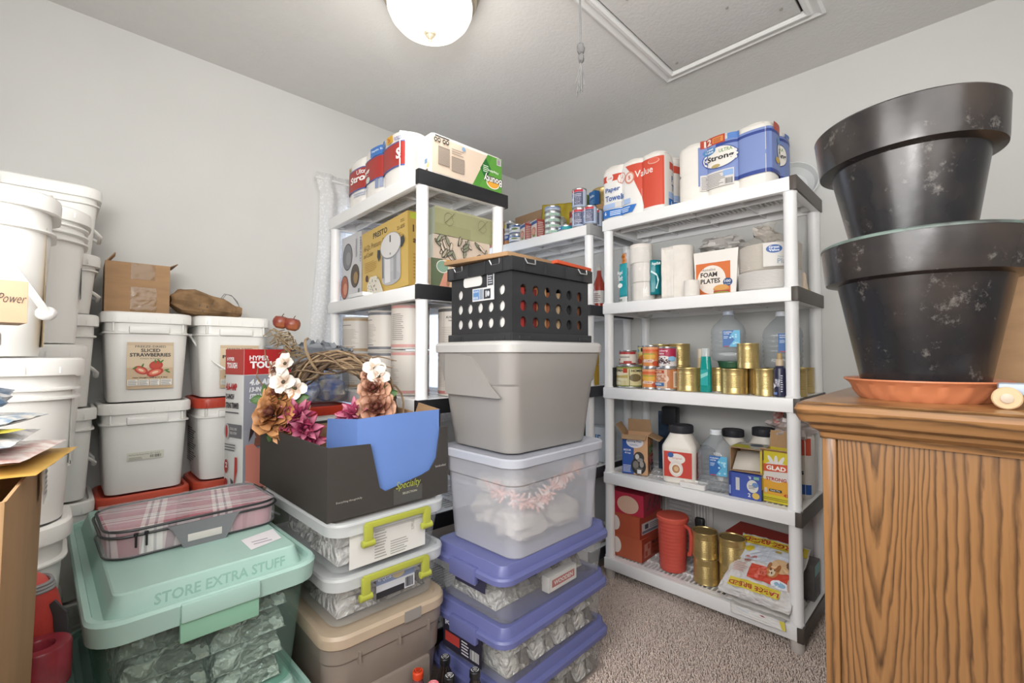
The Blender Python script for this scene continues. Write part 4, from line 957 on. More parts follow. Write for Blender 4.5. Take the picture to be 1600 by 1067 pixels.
CORN = W('d98a4a', ('r', -1, .75, 1, .88, 'd9663c'), ('r', -1, .88, 1, 1, 'e0a070'), ('e', .1, .5, .55, .17, 'e3b04a'), ('r', -.45, .60, .6, .66, '9aa33f'), ('r', -1, .2, 1, .3, 'c9b78c'), ('r', -.3, .2, .5, .34, 'e8ddcf'), ('t', 'CORN', .1, .23, .09, 'b5402c', .6), ('e', -.7, .35, .3, .14, 'd3593a'), ('r', -.9, 0, -.5, .2, '5f8a6a'), ('e', .7, .14, .3, .14, 'c4502f'))
can('orange-labelled vegetable can, lower of a pair beside the cream-labelled can', A(.232, .075, T), .040, .103, TIN, CORN)
can('orange-labelled vegetable can, upper of the pair', (*A(.235, .075, T)[:2], TI[T]+.103), .040, .108, TIN, CORN)
CHICK = W('d8b79c', ('r', .25, 0, 1, 1, 'b9764a'), ('r', .6, .05, 1, .9, 'd9c8b4'), ('e', -.2, .5, .55, .3, 'e3c4ae'), ('d', -.6, .35, .15, .7, 'c58a6a', 40), ('r', -.75, .80, .1, .95, 'b33a2e'), ('t', 'ROASTER', -.3, .83, .08, 'f1d9a0', .6), ('r', -.8, .12, .1, .3, '3a6ca0'), ('t', 'CHICKEN', -.4, .17, .09, 'e8eef4', .7), ('l', .65, .15, .95, .85, 9, '8e7b68'))
can('wide peach-coloured meat can with a red banner, under the maroon bean can', A(.320, .078, T), .053, .105, TIN, CHICK)
BBEAN = W('e3dcd8', ('r', -1, .5, 1, 1, 'b02a4c'), ('t', 'Cranberry', -.15, .80, .12, 'f3dfe4', .9), ('t', 'Beans', -.25, .66, .12, 'f3dfe4', .55), ('e', -.1, .33, .7, .26, 'e9e2df'), ('d', -.6, .14, .4, .48, '53323a', 60), ('e', .55, .42, .25, .14, '86b6d8'))
can('maroon and white bean can stacked on the peach-coloured can', (*A(.322, .075, T)[:2], TI[T]+.105), .041, .098, TIN, BBEAN)
g = 'plain gold cans on the third tier'
can('plain gold can behind the maroon bean can, at the back of the third tier', A(.315, .215, T), .050, .110, GOLD, group=g)
can('plain gold can stacked on another behind the maroon bean can', (*A(.315, .215, T)[:2], TI[T]+.11), .050, .110, GOLD, group=g)
can('plain gold can behind the upper orange-labelled can, topmost at the back', (*A(.228, .185, T)[:2], TI[T]+.11), .045, .108, GOLD, group=g)
can('plain gold can behind the lower orange-labelled can', A(.228, .185, T), .045, .110, GOLD, group=g)
can('plain gold can at the shelf edge between the peach-coloured can and the teal bottle', A(.424, .075, T), .0525, .106, GOLD, group=g)
can('plain gold can half hidden behind the teal bottle', A(.524, .172, T), .046, .106, GOLD, group=g)
can('plain gold can at the shelf edge under the green-lidded tub', A(.625, .075, T), .0525, .106, GOLD, group=g)
can('plain gold can stacked highest, between the two water jugs', (*A(.676, .090, T)[:2], TI[T]+.108), .043, .106, GOLD, group=g)
can('plain gold can set back under the highest gold can', A(.708, .135, T), .045, .107, GOLD, group=g)
can('plain gold can at the shelf edge beside the dark spray bottle', A(.752, .062, T), .042, .108, GOLD, group=g)
can('plain gold can just left of the front shelf post', A(.845, .115, T), .041, .110, GOLD, group=g)
can('plain gold can seen between the right-hand shelf posts', A(.815, .33, T), .050, .110, GOLD, group=g)
b = B(); t = thing('plastic_cups', 'stack of cream plastic cups behind the teal bottle', 'cups', A(.470, .125, T), RA)
for k in range(6):
    b = B(); z = .02*k; b.lathe([(.021, .09+z-.09), (.0235, .09+z-.0), (.0245, .092+z), (.022, .092+z)], 24, cap0=True); b.build('cup', M('ddcaa2' if k < 4 else 'e6ddca', .4), t)
t = thing('mouthwash_bottle', 'slim teal mouthwash bottle with a clear cap on the third tier', 'bottle', A(.507, .065, T), RA)
b = B(); b.rloft([(0, .046, .032, .012), (.004, .05, .036, .014), (.10, .048, .034, .014), (.14, .043, .032, .015), (.158, .040, .03, .014)], n=5); b.build('bottle', M('1f9d95', .12, alpha=.88), t)
b = B(); b.rloft([(.158, .036, .03, .014), (.190, .034, .028, .013), (.194, .03, .025, .012)], n=5); b.build('cap', M('dfe6e6', .15, alpha=.6), t)
p = Print(front(.034), gap=.0015); p.rect(-.016, .03, .016, .10, '2aa6a4'); p.poly([(-.016, .06), (.016, .075), (.016, .09), (-.016, .078)], '8fd2cc'); p.build('printed_label', t)
JUG = M('d5dbe0', .04, alpha=.22, spec=.9)
def jug(label, loc, w, h, capc, rz=RA, group=None, full=True):
    t = thing('water_jug', label, 'bottle', loc, rz, group)
    b = B(); r = w*.24
    lv = [(0, w*.80, w*.80, r), (.006, w*.92, w*.92, r), (h*.10, w, w, r), (h*.18, w*.95, w*.95, r), (h*.2, w, w, r)]
    for k in range(4):
        z = h*(.26+.085*k); lv += [(z, w*.955, w*.955, r), (z+h*.02, w, w, r), (z+h*.05, w, w, r)]
    lv += [(h*.62, w*.985, w*.985, w*.3), (h*.70, w*.90, w*.90, w*.34), (h*.80, w*.64, w*.64, w*.31), (h*.88, w*.38, w*.38, w*.19), (h*.91, w*.30, w*.30, w*.149), (h*.93, w*.30, w*.30, w*.149)]
    b.rloft(lv, True, False, 8); b.build('jug_body', JUG, t, smooth=40)
    b = B(); b.lathe([(w*.175, h*.915), (w*.178, h*.92), (w*.178, h*.925), (w*.165, h*.93), (w*.17, h*.935), (w*.17, h*.985), (w*.15, h)], 28); b.build('cap', capc, t)
    p = Print(front(w*1.0), gap=.0018); a = w*.34
    p.rect(-a*.3, h*.28, a*1.2, h*.60, '2b67ad'); p.poly([(a*.2, h*.28), (a*1.2, h*.28), (a*1.2, h*.60), (a*.7, h*.60), (a*.35, h*.5), (a*.75, h*.42)], '5fb2d8')
    for k in range(9): p.ell(a*(.35+.75*rnd.random()), h*(.32+.22*rnd.random()), a*.10, h*.018, 'a9d9ec', 8)
    p.text('PURIFIED', -a*.2, h*.555, h*.022, 'eaf2f8', a*.72, 'l', .02); p.text('WATER', -a*.2, h*.52, h*.022, 'eaf2f8', a*.5, 'l', .02); p.lines(-a*.2, h*.44, a*.2, h*.5, 3, 'bcd3e8'); p.rect(-a*.2, h*.285, a*.3, h*.30, 'b04a5a'); p.build('printed_label', t)
    return t
CAPW = M('e3e8ee', .4); CAPB = M('b4bccb', .4)
t = thing('plastic_tub', 'small dark green plastic tub on a gold can under the left water jug', 'tub', (*A(.592, .135, T)[:2], TI[T]+.106), RA)
b = B(); b.lathe([(.044, 0), (.050, .004), (.054, .024), (.056, .025), (.056, .031), (.052, .031)], 32); b.build('tub', M('2f5a41', .4), t)
can('plain gold can at the back carrying the green tub and left water jug', A(.622, .186, T), .05, .106, GOLD, group=g)
j = jug('empty clear water jug with a blue label, left of the two on the third tier', (*A(.575, .150, T)[:2], TI[T]+.1375), .135, .225, CAPB, RA+R(12))
jug('empty clear water jug with a blue label, right of the two on the third tier', (*A(.772, .228, T)[:2], TI[T]+.108), .150, .245, CAPW, RA+R(14))
can('plain gold can at the back of the third tier beneath the right water jug', A(.735, .24, T), .05, .107, GOLD, group=g)
can('plain gold can beneath the right water jug, behind the spray bottle', A(.790, .165, T), .038, .107, GOLD, group=g)
t = thing('spray_bottle', 'dark navy spray bottle with a tan cap at the edge of the third tier', 'bottle', A(.808, .045, T), RA)
b = B(); b.lathe([(.0205, 0), (.023, .003), (.023, .10), (.021, .112), (.013, .122), (.012, .124)], 28); b.build('bottle', M('2b2c46', .3), t)
b = B(); b.lathe([(.014, .122), (.0145, .145), (.012, .148), (.012, .146)], 20); b.build('collar', M('c9b59a', .4), t)
b = B(); b.lathe([(.0095, .146), (.0095, .168), (.007, .172)], 16); b.build('nozzle', M('b79b6a', .45), t)
p = Print(cyl(.023), step=.004, gap=.0006); p.text('SPRAY', -.012, .04, .03, 'd8d8e4', .018, 'l', .02, rot=0); p.poly([(-.02, .03), (-.008, .042), (-.02, .055)], 'e0e0ea'); p.lines(.008, .02, .016, .09, 8, 'c9c9d4'); p.rect(-.02, .008, -.004, .018, '6d86c0'); p.build('printed_label', t)
b = B(); b.box(0, 0, .05, .012, .07, .10, bev=.003); t = thing('black_clip_case', 'thin black case standing at the left end of the third tier', 'case', A(.052, .06, T), RA); b.build('case', M('28292c', .4), t)

# --- second tier: paper goods
T = 3
PAPER = M('e9e3db', .85, noise_amt=.05, nscale=30, bump=.25, bscale=160); FILM = M('ffffff', .08, alpha=.13, spec=.9)
CORE = M('b89d7c', .8)
def roll(name, parent, r, h, loc, axis='z', rc=.019):
    b = B(); b.lathe([(r-.003, 0), (r, .003), (r, h-.003), (r-.003, h), (rc, h), (rc, h-.02)], 32, cap0=True); return b.build(name, PAPER, parent, loc=loc)
t = thing('bathroom_tissue_pack', 'opened teal pack of bathroom tissue rolls in clear film', 'paper pack', A(.172, .15, T), RA)
rm = None
for k, (x, y, z) in enumerate([(0.01, -.045, 0), (0.01, -.045, .098), (-.005, -.04, .196), (.048, .075, 0), (.048, .075, .098), (-.062, .068, 0), (-.062, .068, .098), (-.062, .068, .196)]):
    if k == 0: rm = roll('roll', t, .056, .096, (x, y, z))
    else: o = rm.copy(); COL.objects.link(o); o.parent = t; o.location = (x, y, z)
TEALP = M('199aa6', .35)
def curved_panel(b, pts, z0, z1, wav=.004, n=10):
    def f(u, v):
        i = u*(len(pts)-1); k = min(int(i), len(pts)-2); q = i-k
        x = pts[k][0]*(1-q)+pts[k+1][0]*q; y = pts[k][1]*(1-q)+pts[k+1][1]*q
        return (x+wav*noise.noise(Vector((u*4, v*5, 1))), y+wav*noise.noise(Vector((u*5, v*4, 7))), z0+(z1-z0)*v)
    return b.sheet(f, 16, n)
b = B(); curved_panel(b, [(-.118, .02), (-.112, -.05), (-.095, -.100), (-.045, -.112)], .03, .20); b.build('left_wrapper', TEALP, t, solid=.0015)
b = B(); curved_panel(b, [(-.118, .02), (-.112, -.05), (-.095, -.100), (-.045, -.112)], .0, .03); b.build('barcode_panel', M('dfe1df', .4), t, solid=.0015)
b = B(); curved_panel(b, [(.068, -.085), (.088, -.078), (.100, -.06), (.106, .02)], .03, .20); b.build('right_wrapper', M('0f7f88', .35), t, solid=.0015)
b = B(); curved_panel(b, [(-.062, -.100), (-.01, -.108), (.04, -.100), (.066, -.086)], 0, .27, .008); b.build('clear_film', FILM, t, solid=.001)
b = B(); curved_panel(b, [(-.10, -.06), (-.08, -.085), (-.06, -.09)], .2, .255, .012); b.build('orange_flap', M('d9883a', .4, alpha=.85), t, solid=.001)
p = Print(plane((-.092, -.102, 0), (.80, -.19, 0), (0, 0, 1)), gap=.006); p.text('Angel', -.012, .140, .024, 'f2f8f8', .036, 'l', .02); p.text('Soft', -.004, .112, .026, 'f2f8f8', .03, 'l', .02); p.ell(.008, .088, .016, .012, 'f2f8f8'); p.bars(-.002, .008, .022, .02, 12, '3a3a3c'); p.build('lettering', t)
p = Print(plane((.070, -.083, 0), (.9, .3, 0), (0, 0, 1)), gap=.008); p.text('AngelSoft', .006, .17, .018, 'e6f3f3', .042, 'l', .02); p.poly([(.0, .14), (.03, .12), (.034, .09), (.024, .06), (.03, .055), (.04, .1), (.03, .13), (.004, .148)], 'cfe9ea'); p.build('lettering', t)
t = thing('paper_towel_roll', 'single unwrapped paper towel roll with a loose sheet, beside the teal tissue pack', 'paper towels', A(.362, .135, T), RA)
roll('roll', t, .062, .255, (0, 0, 0))
b = B(); curved_panel(b, [(-.005, -.0625), (-.040, -.063), (-.062, -.072)], .003, .25, .004); b.build('loose_sheet', PAPER, t, solid=.0012)
t = thing('small_tissue_roll', 'small upright white roll at the shelf edge in front of the foam plates', 'roll', A(.452, .052, T), RA); roll('roll', t, .034, .074, (0, 0, 0), rc=.012)
# foam plates: stack on edge in film with an orange card
t = thing('foam_plate_pack', 'upright pack of white foam plates with an orange burger label', 'plates', A(.532, .20, T), RA); t.scale = (.88, .9, .93)
pm = None
for k in range(10):
    if pm is None:
        b = B(); b.tf = Matrix.Rotation(PI/2, 4, 'X'); b.lathe([(.075, 0), (.095, .006), (.112, .016), (.113, .018), (.095, .009), (.074, .003)], 36); b.tf = None; pm = b.build('plate', M('f0ede8', .6), t, loc=(0, -.060, .114)); o = pm
    else: o = pm.copy(); COL.objects.link(o); o.parent = t; o.location = (0, -.060+.0155*k, .114)
b = B(); b.rloft([(.0, .20, .005, .002), (.226, .228, .005, .002)]); b.build('front_card', M('efeae4', .5), t, loc=(0, -.086, 0))
p = Print(plane((0, -.0885, 0), (1, 0, 0), (0, 0, 1)), gap=.0012); p.rect(-.10, .0, .075, .168, 'd9733a'); p.ell(-.02, .085, .072, .070, 'efe6dc', 30); p.rect(-.062, .03, .035, .08, 'efe6dc')
p.text('Homeline', -.068, .128, .014, '5f5a56', .07, 'l', .0); p.text('FOAM', -.075, .098, .024, '38322f', .085, 'l', .03); p.text('PLATES', -.075, .066, .024, '38322f', .10, 'l', .03); p.ell(.062, .066, .023, .02, '33507f', 22); p.text('100', .062, .064, .013, 'e9edf4', .03, 'c', .02); p.text('PLATES', .062, .053, .005, 'e9edf4', .028, 'c')
p.ell(.03, .036, .04, .018, 'cf8f4a', 22); p.ell(.03, .042, .036, .014, 'dda35c', 20); p.rect(-.008, .016, .07, .028, 'b3453c'); p.ell(.03, .015, .04, .008, '8a9a4a', 16); p.ell(.03, .01, .038, .007, 'c98a4c', 16); p.build('burger_label', t)
t = thing('grey_plastic_bag', 'crumpled grey plastic bag lying over the top of the foam plates', 'bag', (*A(.535, .21, T)[:2], TI[T]+.216), RA)
b = B(); b.blob((0, 0, .03), .098, .075, .040, .5, 2.4, .9, 30, 16, 4, flat_bottom=.0); b.build('film', M('b9b5b1', .25, alpha=.9, bump=.4, bscale=40), t)
# bag of plates on plates
t = thing('paper_plate_stack', 'low stack of white ribbed paper plates at the right of the second tier', 'plates', A(.745, .155, T), RA)
pm = None
for k in range(12):
    if pm is None:
        b = B(); b.lathe([(.082, 0), (.105, .004), (.118, .013), (.119, .015), (.104, .008), (.08, .003)], 40, wob=lambda i, r, z: .006*(i % 2)*(r > .1)); pm = b.build('plate', M('f1eeea', .6), t); o = pm
    else: o = pm.copy(); COL.objects.link(o); o.parent = t; o.location = (0, 0, .006*k)
t = thing('bagged_plates', 'big bag of white paper plates knotted at the top, with a blue oval mark', 'plates', (*A(.742, .175, T)[:2], TI[T]+.0825), RA)
pm = None
for k in range(14):
    if pm is None:
        b = B(); b.lathe([(.08, 0), (.102, .004), (.116, .014), (.117, .016), (.102, .008), (.08, .003)], 36); pm = b.build('plate', M('ece5dc', .6), t); o = pm
    else: o = pm.copy(); COL.objects.link(o); o.parent = t; o.location = (0, 0, .0075*k)
b = B(); BAGF = M('f3f0ea', .10, alpha=.22, spec=.8, bump=.5, bscale=45)
def bagprof(i, r, z): return .10*noise.noise(Vector((math.cos(i*.157)*3, math.sin(i*.157)*3, z*18)))
b.lathe([(.09, -.0), (.118, .006), (.122, .06), (.118, .115), (.09, .145), (.05, .165), (.024, .182), (.016, .196), (.026, .215), (.03, .222)], 40, (0, 0, 0), True, False, wob=bagprof); b.build('clear_bag', BAGF, t, smooth=25)
b = B(); b.tf = Matrix.Translation((-.01, -.01, .17)) @ Matrix.Rotation(.5, 4, 'Y'); b.blob((0, 0, .0), .05, .04, .03, .5, 3, 1, 20, 10, 9); b.tf = None; b.build('bag_twist', M('c9c0b6', .2, alpha=.8, bump=.4, bscale=60), t)
b = B(); b.box(-.045, -.03, .17, .018, .002, .012, rx=.5); b.build('black_tag', M('1d1d1f', .5), t)
p = Print(cyl(.128, -PI/2+.25), step=.006, gap=.006); p.rect(-.02, .012, .095, .108, 'd8d4cf'); p.ell(.018, .083, .028, .017, '3c62a0', 24); p.text('Great', .018, .085, .010, 'eef2f8', .036, 'c', .02); p.text('Value', .018, .073, .010, 'eef2f8', .036, 'c', .02); p.text('Paper Plates', .03, .045, .008, '8fa6b0', .05); p.text('Plates', .028, .022, .020, '7d96a6', .062, 'l', .0); p.bars(.088, .05, .10, .09, 5, '6b6662'); p.build('printed_label', t)
t = thing('tape_dispenser', 'small cream dispenser with a yellow clip behind the right post of the second tier', 'dispenser', A(.838, .30, T), RA)
b = B(); b.rloft([(0, .03, .05, .008), (.012, .032, .055, .008), (.05, .024, .03, .01), (.085, .02, .02, .009), (.092, .012, .012, .005)]); b.build('body', M('dcc9b4', .5), t)
b = B(); b.box(.005, -.035, .008, .05, .03, .010, bev=.003); b.build('yellow_clip', M('d6b932', .5), t)

# --- top tier: towels and tissue packs
T = 4
SCAL = .30
def scallop(nx, ny, r):
    """outline (top view) around nx by ny rolls, counter-clockwise, plus front depth function"""
    D = 2*r; amp = SCAL
    def bump(x, n):
        k = max(0, min(n-1, int((x+n*r)//D))); c = -n*r+D*k+r
        return (r-math.sqrt(max(0, r*r-(x-c)**2)))*amp
    pts = []; S = 10
    for i in range(nx*S): x = -nx*r+D*i/S; pts.append((x, -ny*r+bump(x, nx)))
    for i in range(ny*S): y = -ny*r+D*i/S; pts.append((nx*r-bump(y, ny), y))
    for i in range(nx*S): x = nx*r-D*i/S; pts.append((x, ny*r-bump(x, nx)))
    for i in range(ny*S): y = ny*r-D*i/S; pts.append((-nx*r+bump(y, ny), y))
    return pts, bump
def roll_pack(name, label, cat, loc, rz, nx, ny, r, h, tiers=1, col='f0ebe4', alpha=1):
    t = thing(name, label, cat, loc, rz)
    pts, bump = scallop(nx, ny, r)
    b = B(); lv = [(0, .93), (.008, .985), (.02, 1)]
    for k in range(1, tiers): z = h*k/tiers; lv += [(z-.01, 1), (z, .975), (z+.01, 1)]
    lv += [(h-.02, 1), (h-.007, .975), (h, .91)]
    b.loft([[(x*s, y*s, z) for x, y in pts] for z, s in lv]); b.build('wrapped_rolls', M(col, .5, noise_amt=.03, nscale=20, bump=.1, bscale=60), t, smooth=40)
    rm = None
    for i in range(nx):
        for j in range(ny):
            loc2 = (-nx*r+r+2*r*i, -ny*r+r+2*r*j, h-.001)
            if rm is None:
                b = B(); b.lathe([(r*.86, -.004), (r*.86, .003), (r*.80, .005), (.02, .005), (.019, -.0)], 28); rm = b.build('roll_top', PAPER, t, loc=loc2)
            else: o = rm.copy(); COL.objects.link(o); o.parent = t; o.location = loc2
    ff = lambda u, v, n: Vector((u, -ny*r+bump(u, nx)*.995-n, v))
    fr = lambda u, v, n: Vector((nx*r-bump(u, ny)*.995+n, u, v))
    fl = lambda u, v, n: Vector((-nx*r+bump(-u, ny)*.995-n, -u, v))
    return t, ff, fr, fl
t, ff, fr, fl = roll_pack('paper_towel_pack', 'six-roll paper towel pack with red and blue printing on the top tier', 'paper towels', A(.163, .145, T), RA+R(-2), 3, 2, .058, .285)
a = .174; p = Print(ff, step=.006, gap=.003, lay=.0003)
p.rect(-a, .0, a, .255, 'eceae6'); p.rect(-a, .205, -.06, .238, 'cf4c38'); p.ell(-.125, .222, .022, .022, 'eee9e4', 20); p.text('-1.00', -.125, .216, .010, 'c9402e', .03, 'c', .02)
p.poly([(-.035, .255), (-.0, .243), (.01, .2), (.02, .17), (.05, .10), (.075, .02), (.075, .255)], 'd2503a'); p.rect(.07, .02, .125, .255, 'd2503a'); p.poly([(-.03, .255), (.06, .255), (.06, .12), (.02, .19)], 'd2503a'); p.rect(.118, .02, a, .255, 'd2503a')
p.ell(-.055, .208, .026, .028, 'c9503e', 8); p.ell(-.055, .208, .023, .025, 'eae2dc', 8); p.text('6', -.055, .205, .016, 'b8402e', None, 'c', .03); p.ell(-.005, .192, .028, .030, 'd98a74', 24); p.ell(-.005, .192, .021, .023, 'e9dad2', 22); p.text('5', -.005, .182, .02, 'cf4c38', None, 'c', .04)
p.text('Value', .025, .183, .034, 'f6ece6', .10, 'l', .01, .0); p.ell(.128, .236, .030, .014, 'e8a896', 22); p.ell(.128, .238, .026, .011, 'd9624c', 20)
p.text('Paper', -.15, .142, .030, '3a62a6', .085, 'l', .02); p.text('Towels', -.15, .100, .030, '3a62a6', .108, 'l', .02)
p.rect(-a, .062, -.0, .088, 'a9c0e4'); p.rect(-.09, .062, -.04, .09, 'd9d6d2'); p.poly([(-a, .016), (.012, .016), (.035, .052), (-a, .058)], '2f73c2'); p.text('6', -.155, .03, .020, 'f3f6fb', None, 'l', .04); p.lines(-.12, .024, .0, .05, 3, 'cfe0f4', .5, .1); p.build('front_print', t)
p = Print(fr, step=.006, gap=.003, lay=.0003); p.rect(-.11, .0, .11, .25, 'e6e2dc'); p.rect(-.06, .20, .1, .236, 'cf4c38'); p.text('P', -.04, .142, .03, '3a62a6', None, 'l', .03); p.text('T', -.04, .10, .03, '3a62a6', None, 'l', .03); p.rect(-.07, .06, .1, .088, 'a9c0e4'); p.rect(-.07, .016, .1, .056, '2f73c2'); p.text('6', -.05, .028, .02, 'f3f6fb', None, 'l', .04); p.build('end_print', t)
t, ff, fr, fl = roll_pack('bathroom_tissue_pack', 'large twelve-roll bathroom tissue pack with blue printing on the top tier', 'paper pack', A(.60, .165, T), RA+R(-2), 3, 2, .066, .265, 2, 'eeeae2')
p = Print(ff, step=.006, gap=.004, lay=.0003); a = .198
p.rect(-.10, .06, a, .236, '7f92c6'); p.rect(-.02, .048, a, .064, '31468f'); p.rect(-.02, .214, a, .226, '31468f'); p.rect(-.09, .226, .02, .262, 'b5442f'); p.text('12', -.075, .230, .028, 'f3e3d6', .035, 'l', .03); p.rect(-.035, .232, .012, .256, 'd98e4a'); p.lines(-.03, .236, .008, .254, 3, 'a3332a'); p.rect(.03, .232, .075, .258, '5c86c8')
p.ell(-.005, .165, .075, .046, 'ece6de', 30); p.ell(-.005, .165, .078, .049, '4a5f9e', 30); p.ell(-.005, .165, .073, .045, 'ece6de', 30); p.ell(-.05, .202, .030, .017, '4f86b8', 22); p.text('Great', -.05, .205, .010, 'f0f4fa', .04, 'c', .02); p.text('Value', -.05, .193, .010, 'f0f4fa', .04, 'c', .02)
p.text('ULTRA', -.005, .183, .015, '7aa06a', .055, 'l', .02); p.text('Strong', -.06, .146, .030, '2d2f36', .115, 'l', .03); p.ell(-.02, .128, .02, .008, 'b8a46a', 14); p.rect(-.09, .035, .055, .105, 'd9d5d2'); p.lines(-.085, .04, .02, .1, 9, '8b8782'); p.rect(.012, .075, .052, .10, '8fb0dd'); p.bars(.02, .04, .05, .065, 12, '5b5856'); p.build('front_print', t)
p = Print(fr, step=.006, gap=.004, lay=.0003); p.rect(-.132, .06, .132, .236, '6f82ba'); p.rect(-.132, .048, .132, .064, '2c4088'); p.rect(-.132, .214, .132, .226, '2c4088'); p.rect(-.10, .226, -.02, .26, 'b5442f'); p.ell(-.01, .15, .062, .05, '2c3a6e', 26); p.ell(-.01, .15, .058, .046, 'e9e3da', 26); p.ell(-.05, .19, .022, .016, '4f86b8', 18); p.text('ULTRA', -.03, .168, .014, '7aa06a', .05, 'l', .02); p.text('Strong', -.055, .132, .028, '2d2f36', .095, 'l', .03); p.ell(-.07, .105, .02, .013, 'c9a93c', 16); p.rect(.03, .235, .08, .25, '3f66a8'); p.lines(-.05, .025, .05, .04, 2, 'a3acc4'); p.build('end_print', t)
t = thing('plastic_dome_lid', 'translucent white bowl standing on edge at the right end of the top tier', 'bowl', A(.805, .345, T), RA+R(25), None, R(-12))
b = B(); b.tf = Matrix.Rotation(PI/2, 4, 'X'); b.lathe([(.03, -.045), (.06, -.036), (.082, -.012), (.088, .012), (.092, .014), (.087, .016)], 40, (0, .092, 0), True, False); b.tf = None; b.build('bowl', M('eef0f0', .3, alpha=.55), t, solid=.002)
t = thing('doorknob', 'small round brown wooden knob in front of the translucent bowl', 'knob', A(.842, .135, T), RA)
b = B(); b.lathe([(.008, 0), (.013, .003), (.016, .012), (.012, .020), (.003, .023)], 20); b.build('knob', M('5e3f2c', .4), t)

# --- fourth tier
T = 1
def carton_open(label, loc, rz, w, d, h, col, inner='b59470', name='carton', flaps=(), cat='box'):
    """box with an open top; flaps: (side, length, angle from vertical outward)"""
    t = thing(name, label, cat, loc, rz); k = .0025
    b = B(); b.box(0, 0, k/2, w, d, k); b.box(0, -d/2+k/2, h/2, w, k, h); b.box(0, d/2-k/2, h/2, w, k, h); b.box(-w/2+k/2, 0, h/2, k, d-2*k, h); b.box(w/2-k/2, 0, h/2, k, d-2*k, h); b.build('box', M(col, .55), t)
    for sd, ln, an in flaps:
        b = B(); L = w if sd in 'fb' else d; b.prism([(-L/2+.002, 0), (L/2-.002, 0), (L/2-.006, ln), (-L/2+.006, ln)], -k/2, k/2)
        a = R(an); loc2, rot = {'f': ((0, -d/2, h), (a, 0, 0)), 'b': ((0, d/2, h), (-a, 0, 0)), 'l': ((-w/2, 0, h), (a, 0, -PI/2)), 'r': ((w/2, 0, h), (a, 0, PI/2))}[sd]
        b.build('flap', M(inner, .8, noise_amt=.08), t, loc=loc2, rot=rot)
    return t
t = carton_open('opened blue and brown coffee-filter carton with raised flaps', A(.135, .115, T), RA+R(18), .125, .125, .195, 'c79d78', flaps=(('f', .045, 108), ('b', .07, -18), ('l', .06, 35), ('r', .06, 112)))
p = Print(front(.125), gap=.0008, lay=.0003); p.rect(-.0625, .002, -.005, .193, '2f57a4'); p.rect(-.005, .002, .0625, .193, 'd0a47c'); p.ell(-.0, .160, .042, .028, 'e6e6ee', 26); p.ell(-.02, .182, .02, .008, '3c62a0', 18); p.text('Strong Flex', -.002, .158, .011, '4a5a7a', .07, 'c', .02); p.lines(-.025, .143, .02, .152, 2, '9aa5ba'); p.text('MEDIUM', -.055, .115, .010, 'e6ecf6', .035, 'l', .02); p.text('48 bags', -.05, .100, .010, 'e6ecf6', .03, 'l', .02); p.lines(-.058, .012, -.015, .05, 5, 'c9d4ea')
for u, v, ru, rv, c in ((.02, .085, .026, .030, '3d3a38'), (.018, .045, .036, .042, '2f2d2c'), (.012, .09, .010, .014, 'c9c6c2'), (.026, .075, .014, .010, '8e8a86'), (.005, .05, .014, .020, '7b7874'), (.034, .055, .010, .016, '9b9792'), (.02, .03, .02, .008, '5c5a57')): p.ell(u, v, ru, rv, c, 18)
p.rect(.012, .008, .032, .028, 'dcdcdc'); p.build('front_print', t)
p = Print(right(.125), gap=.0008, lay=.0003); p.rect(-.0625, .002, .0625, .193, 'c9976c')
for v, c in ((.142, 'd98a2e'), (.100, '4f8a3c'), (.056, 'b03040'), (.014, '4a2a44')): p.rect(-.05, v, .0, v+.038, c); p.rect(.004, v, .052, v+.038, c); p.rect(-.033, v+.006, -.018, v+.034, 'e3ddd0'); p.lines(.01, v+.012, .046, v+.028, 2, 'ece4d8')
p.rect(-.04, .182, .045, .192, '2b3a66'); p.build('side_print', t)
def creamer(label, loc, w, h, lab=True, rz=RA):
    t = thing('creamer_jar', label, 'jar', loc, rz)
    b = B(); r = w*.2; b.rloft([(0, w*.88, w*.78, r), (.008, w*.97, w*.87, r), (h*.60, w, w*.9, r), (h*.64, w*.99, w*.89, r*1.1), (h*.80, w*.72, w*.68, w*.3), (h*.86, w*.62, w*.62, w*.309), (h*.89, w*.62, w*.62, w*.309)], n=8); b.build('jar', M('e6e0d6', .4), t)
    b = B(); b.lathe([(w*.345, h*.865), (w*.355, h*.88), (w*.355, h*.985), (w*.335, h), (w*.30, h), (w*.29, h-.003)], 40, wob=lambda i, r, z: .012*(i % 2)*(r > w*.35)); b.build('screw_lid', M('2e2f35', .45), t)
    if lab:
        yy = w*.452; p = Print(front(w*.9), gap=.0025, lay=.0003); a = w*.40
        p.rect(-a, h*.12, a, h*.56, 'c8453a'); p.ell(-a*.08, h*.44, a*.62, h*.09, 'e9e4dd', 24); p.ell(-a*.12, h*.27, a*.5, h*.14, 'e3dad0', 24); p.ell(-a*.12, h*.265, a*.36, h*.095, 'f0e9e0', 22); p.ell(-a*.12, h*.265, a*.28, h*.072, 'b5855c', 22); p.ell(-a*.1, h*.268, a*.17, h*.043, 'd9b58c', 18); p.ell(-a*.5, h*.50, a*.22, h*.045, '3c62a0', 18); p.text('Original', -a*.05, h*.43, h*.035, 'c8605a', a*.7, 'c'); p.build('front_label', t)
        p = Print(right(w*1.0), gap=.003, lay=.0003); p.rect(-w*.36, h*.12, w*.36, h*.56, 'b93e38'); p.lines(-w*.3, h*.15, w*.3, h*.52, 12, 'e0b4ac'); p.build('side_label', t)
    return t
creamer('tall creamer jar with red label and black lid on the fourth tier', A(.368, .11, T), .155, .265, True, RA+R(12))
creamer('plain cream jar with black lid at the back, behind the empty bottle', A(.545, .275, T), .135, .245, False)
creamer('plain cream jar with black lid at the back right, behind the yellow bag carton', A(.670, .30, T), .135, .262, False)
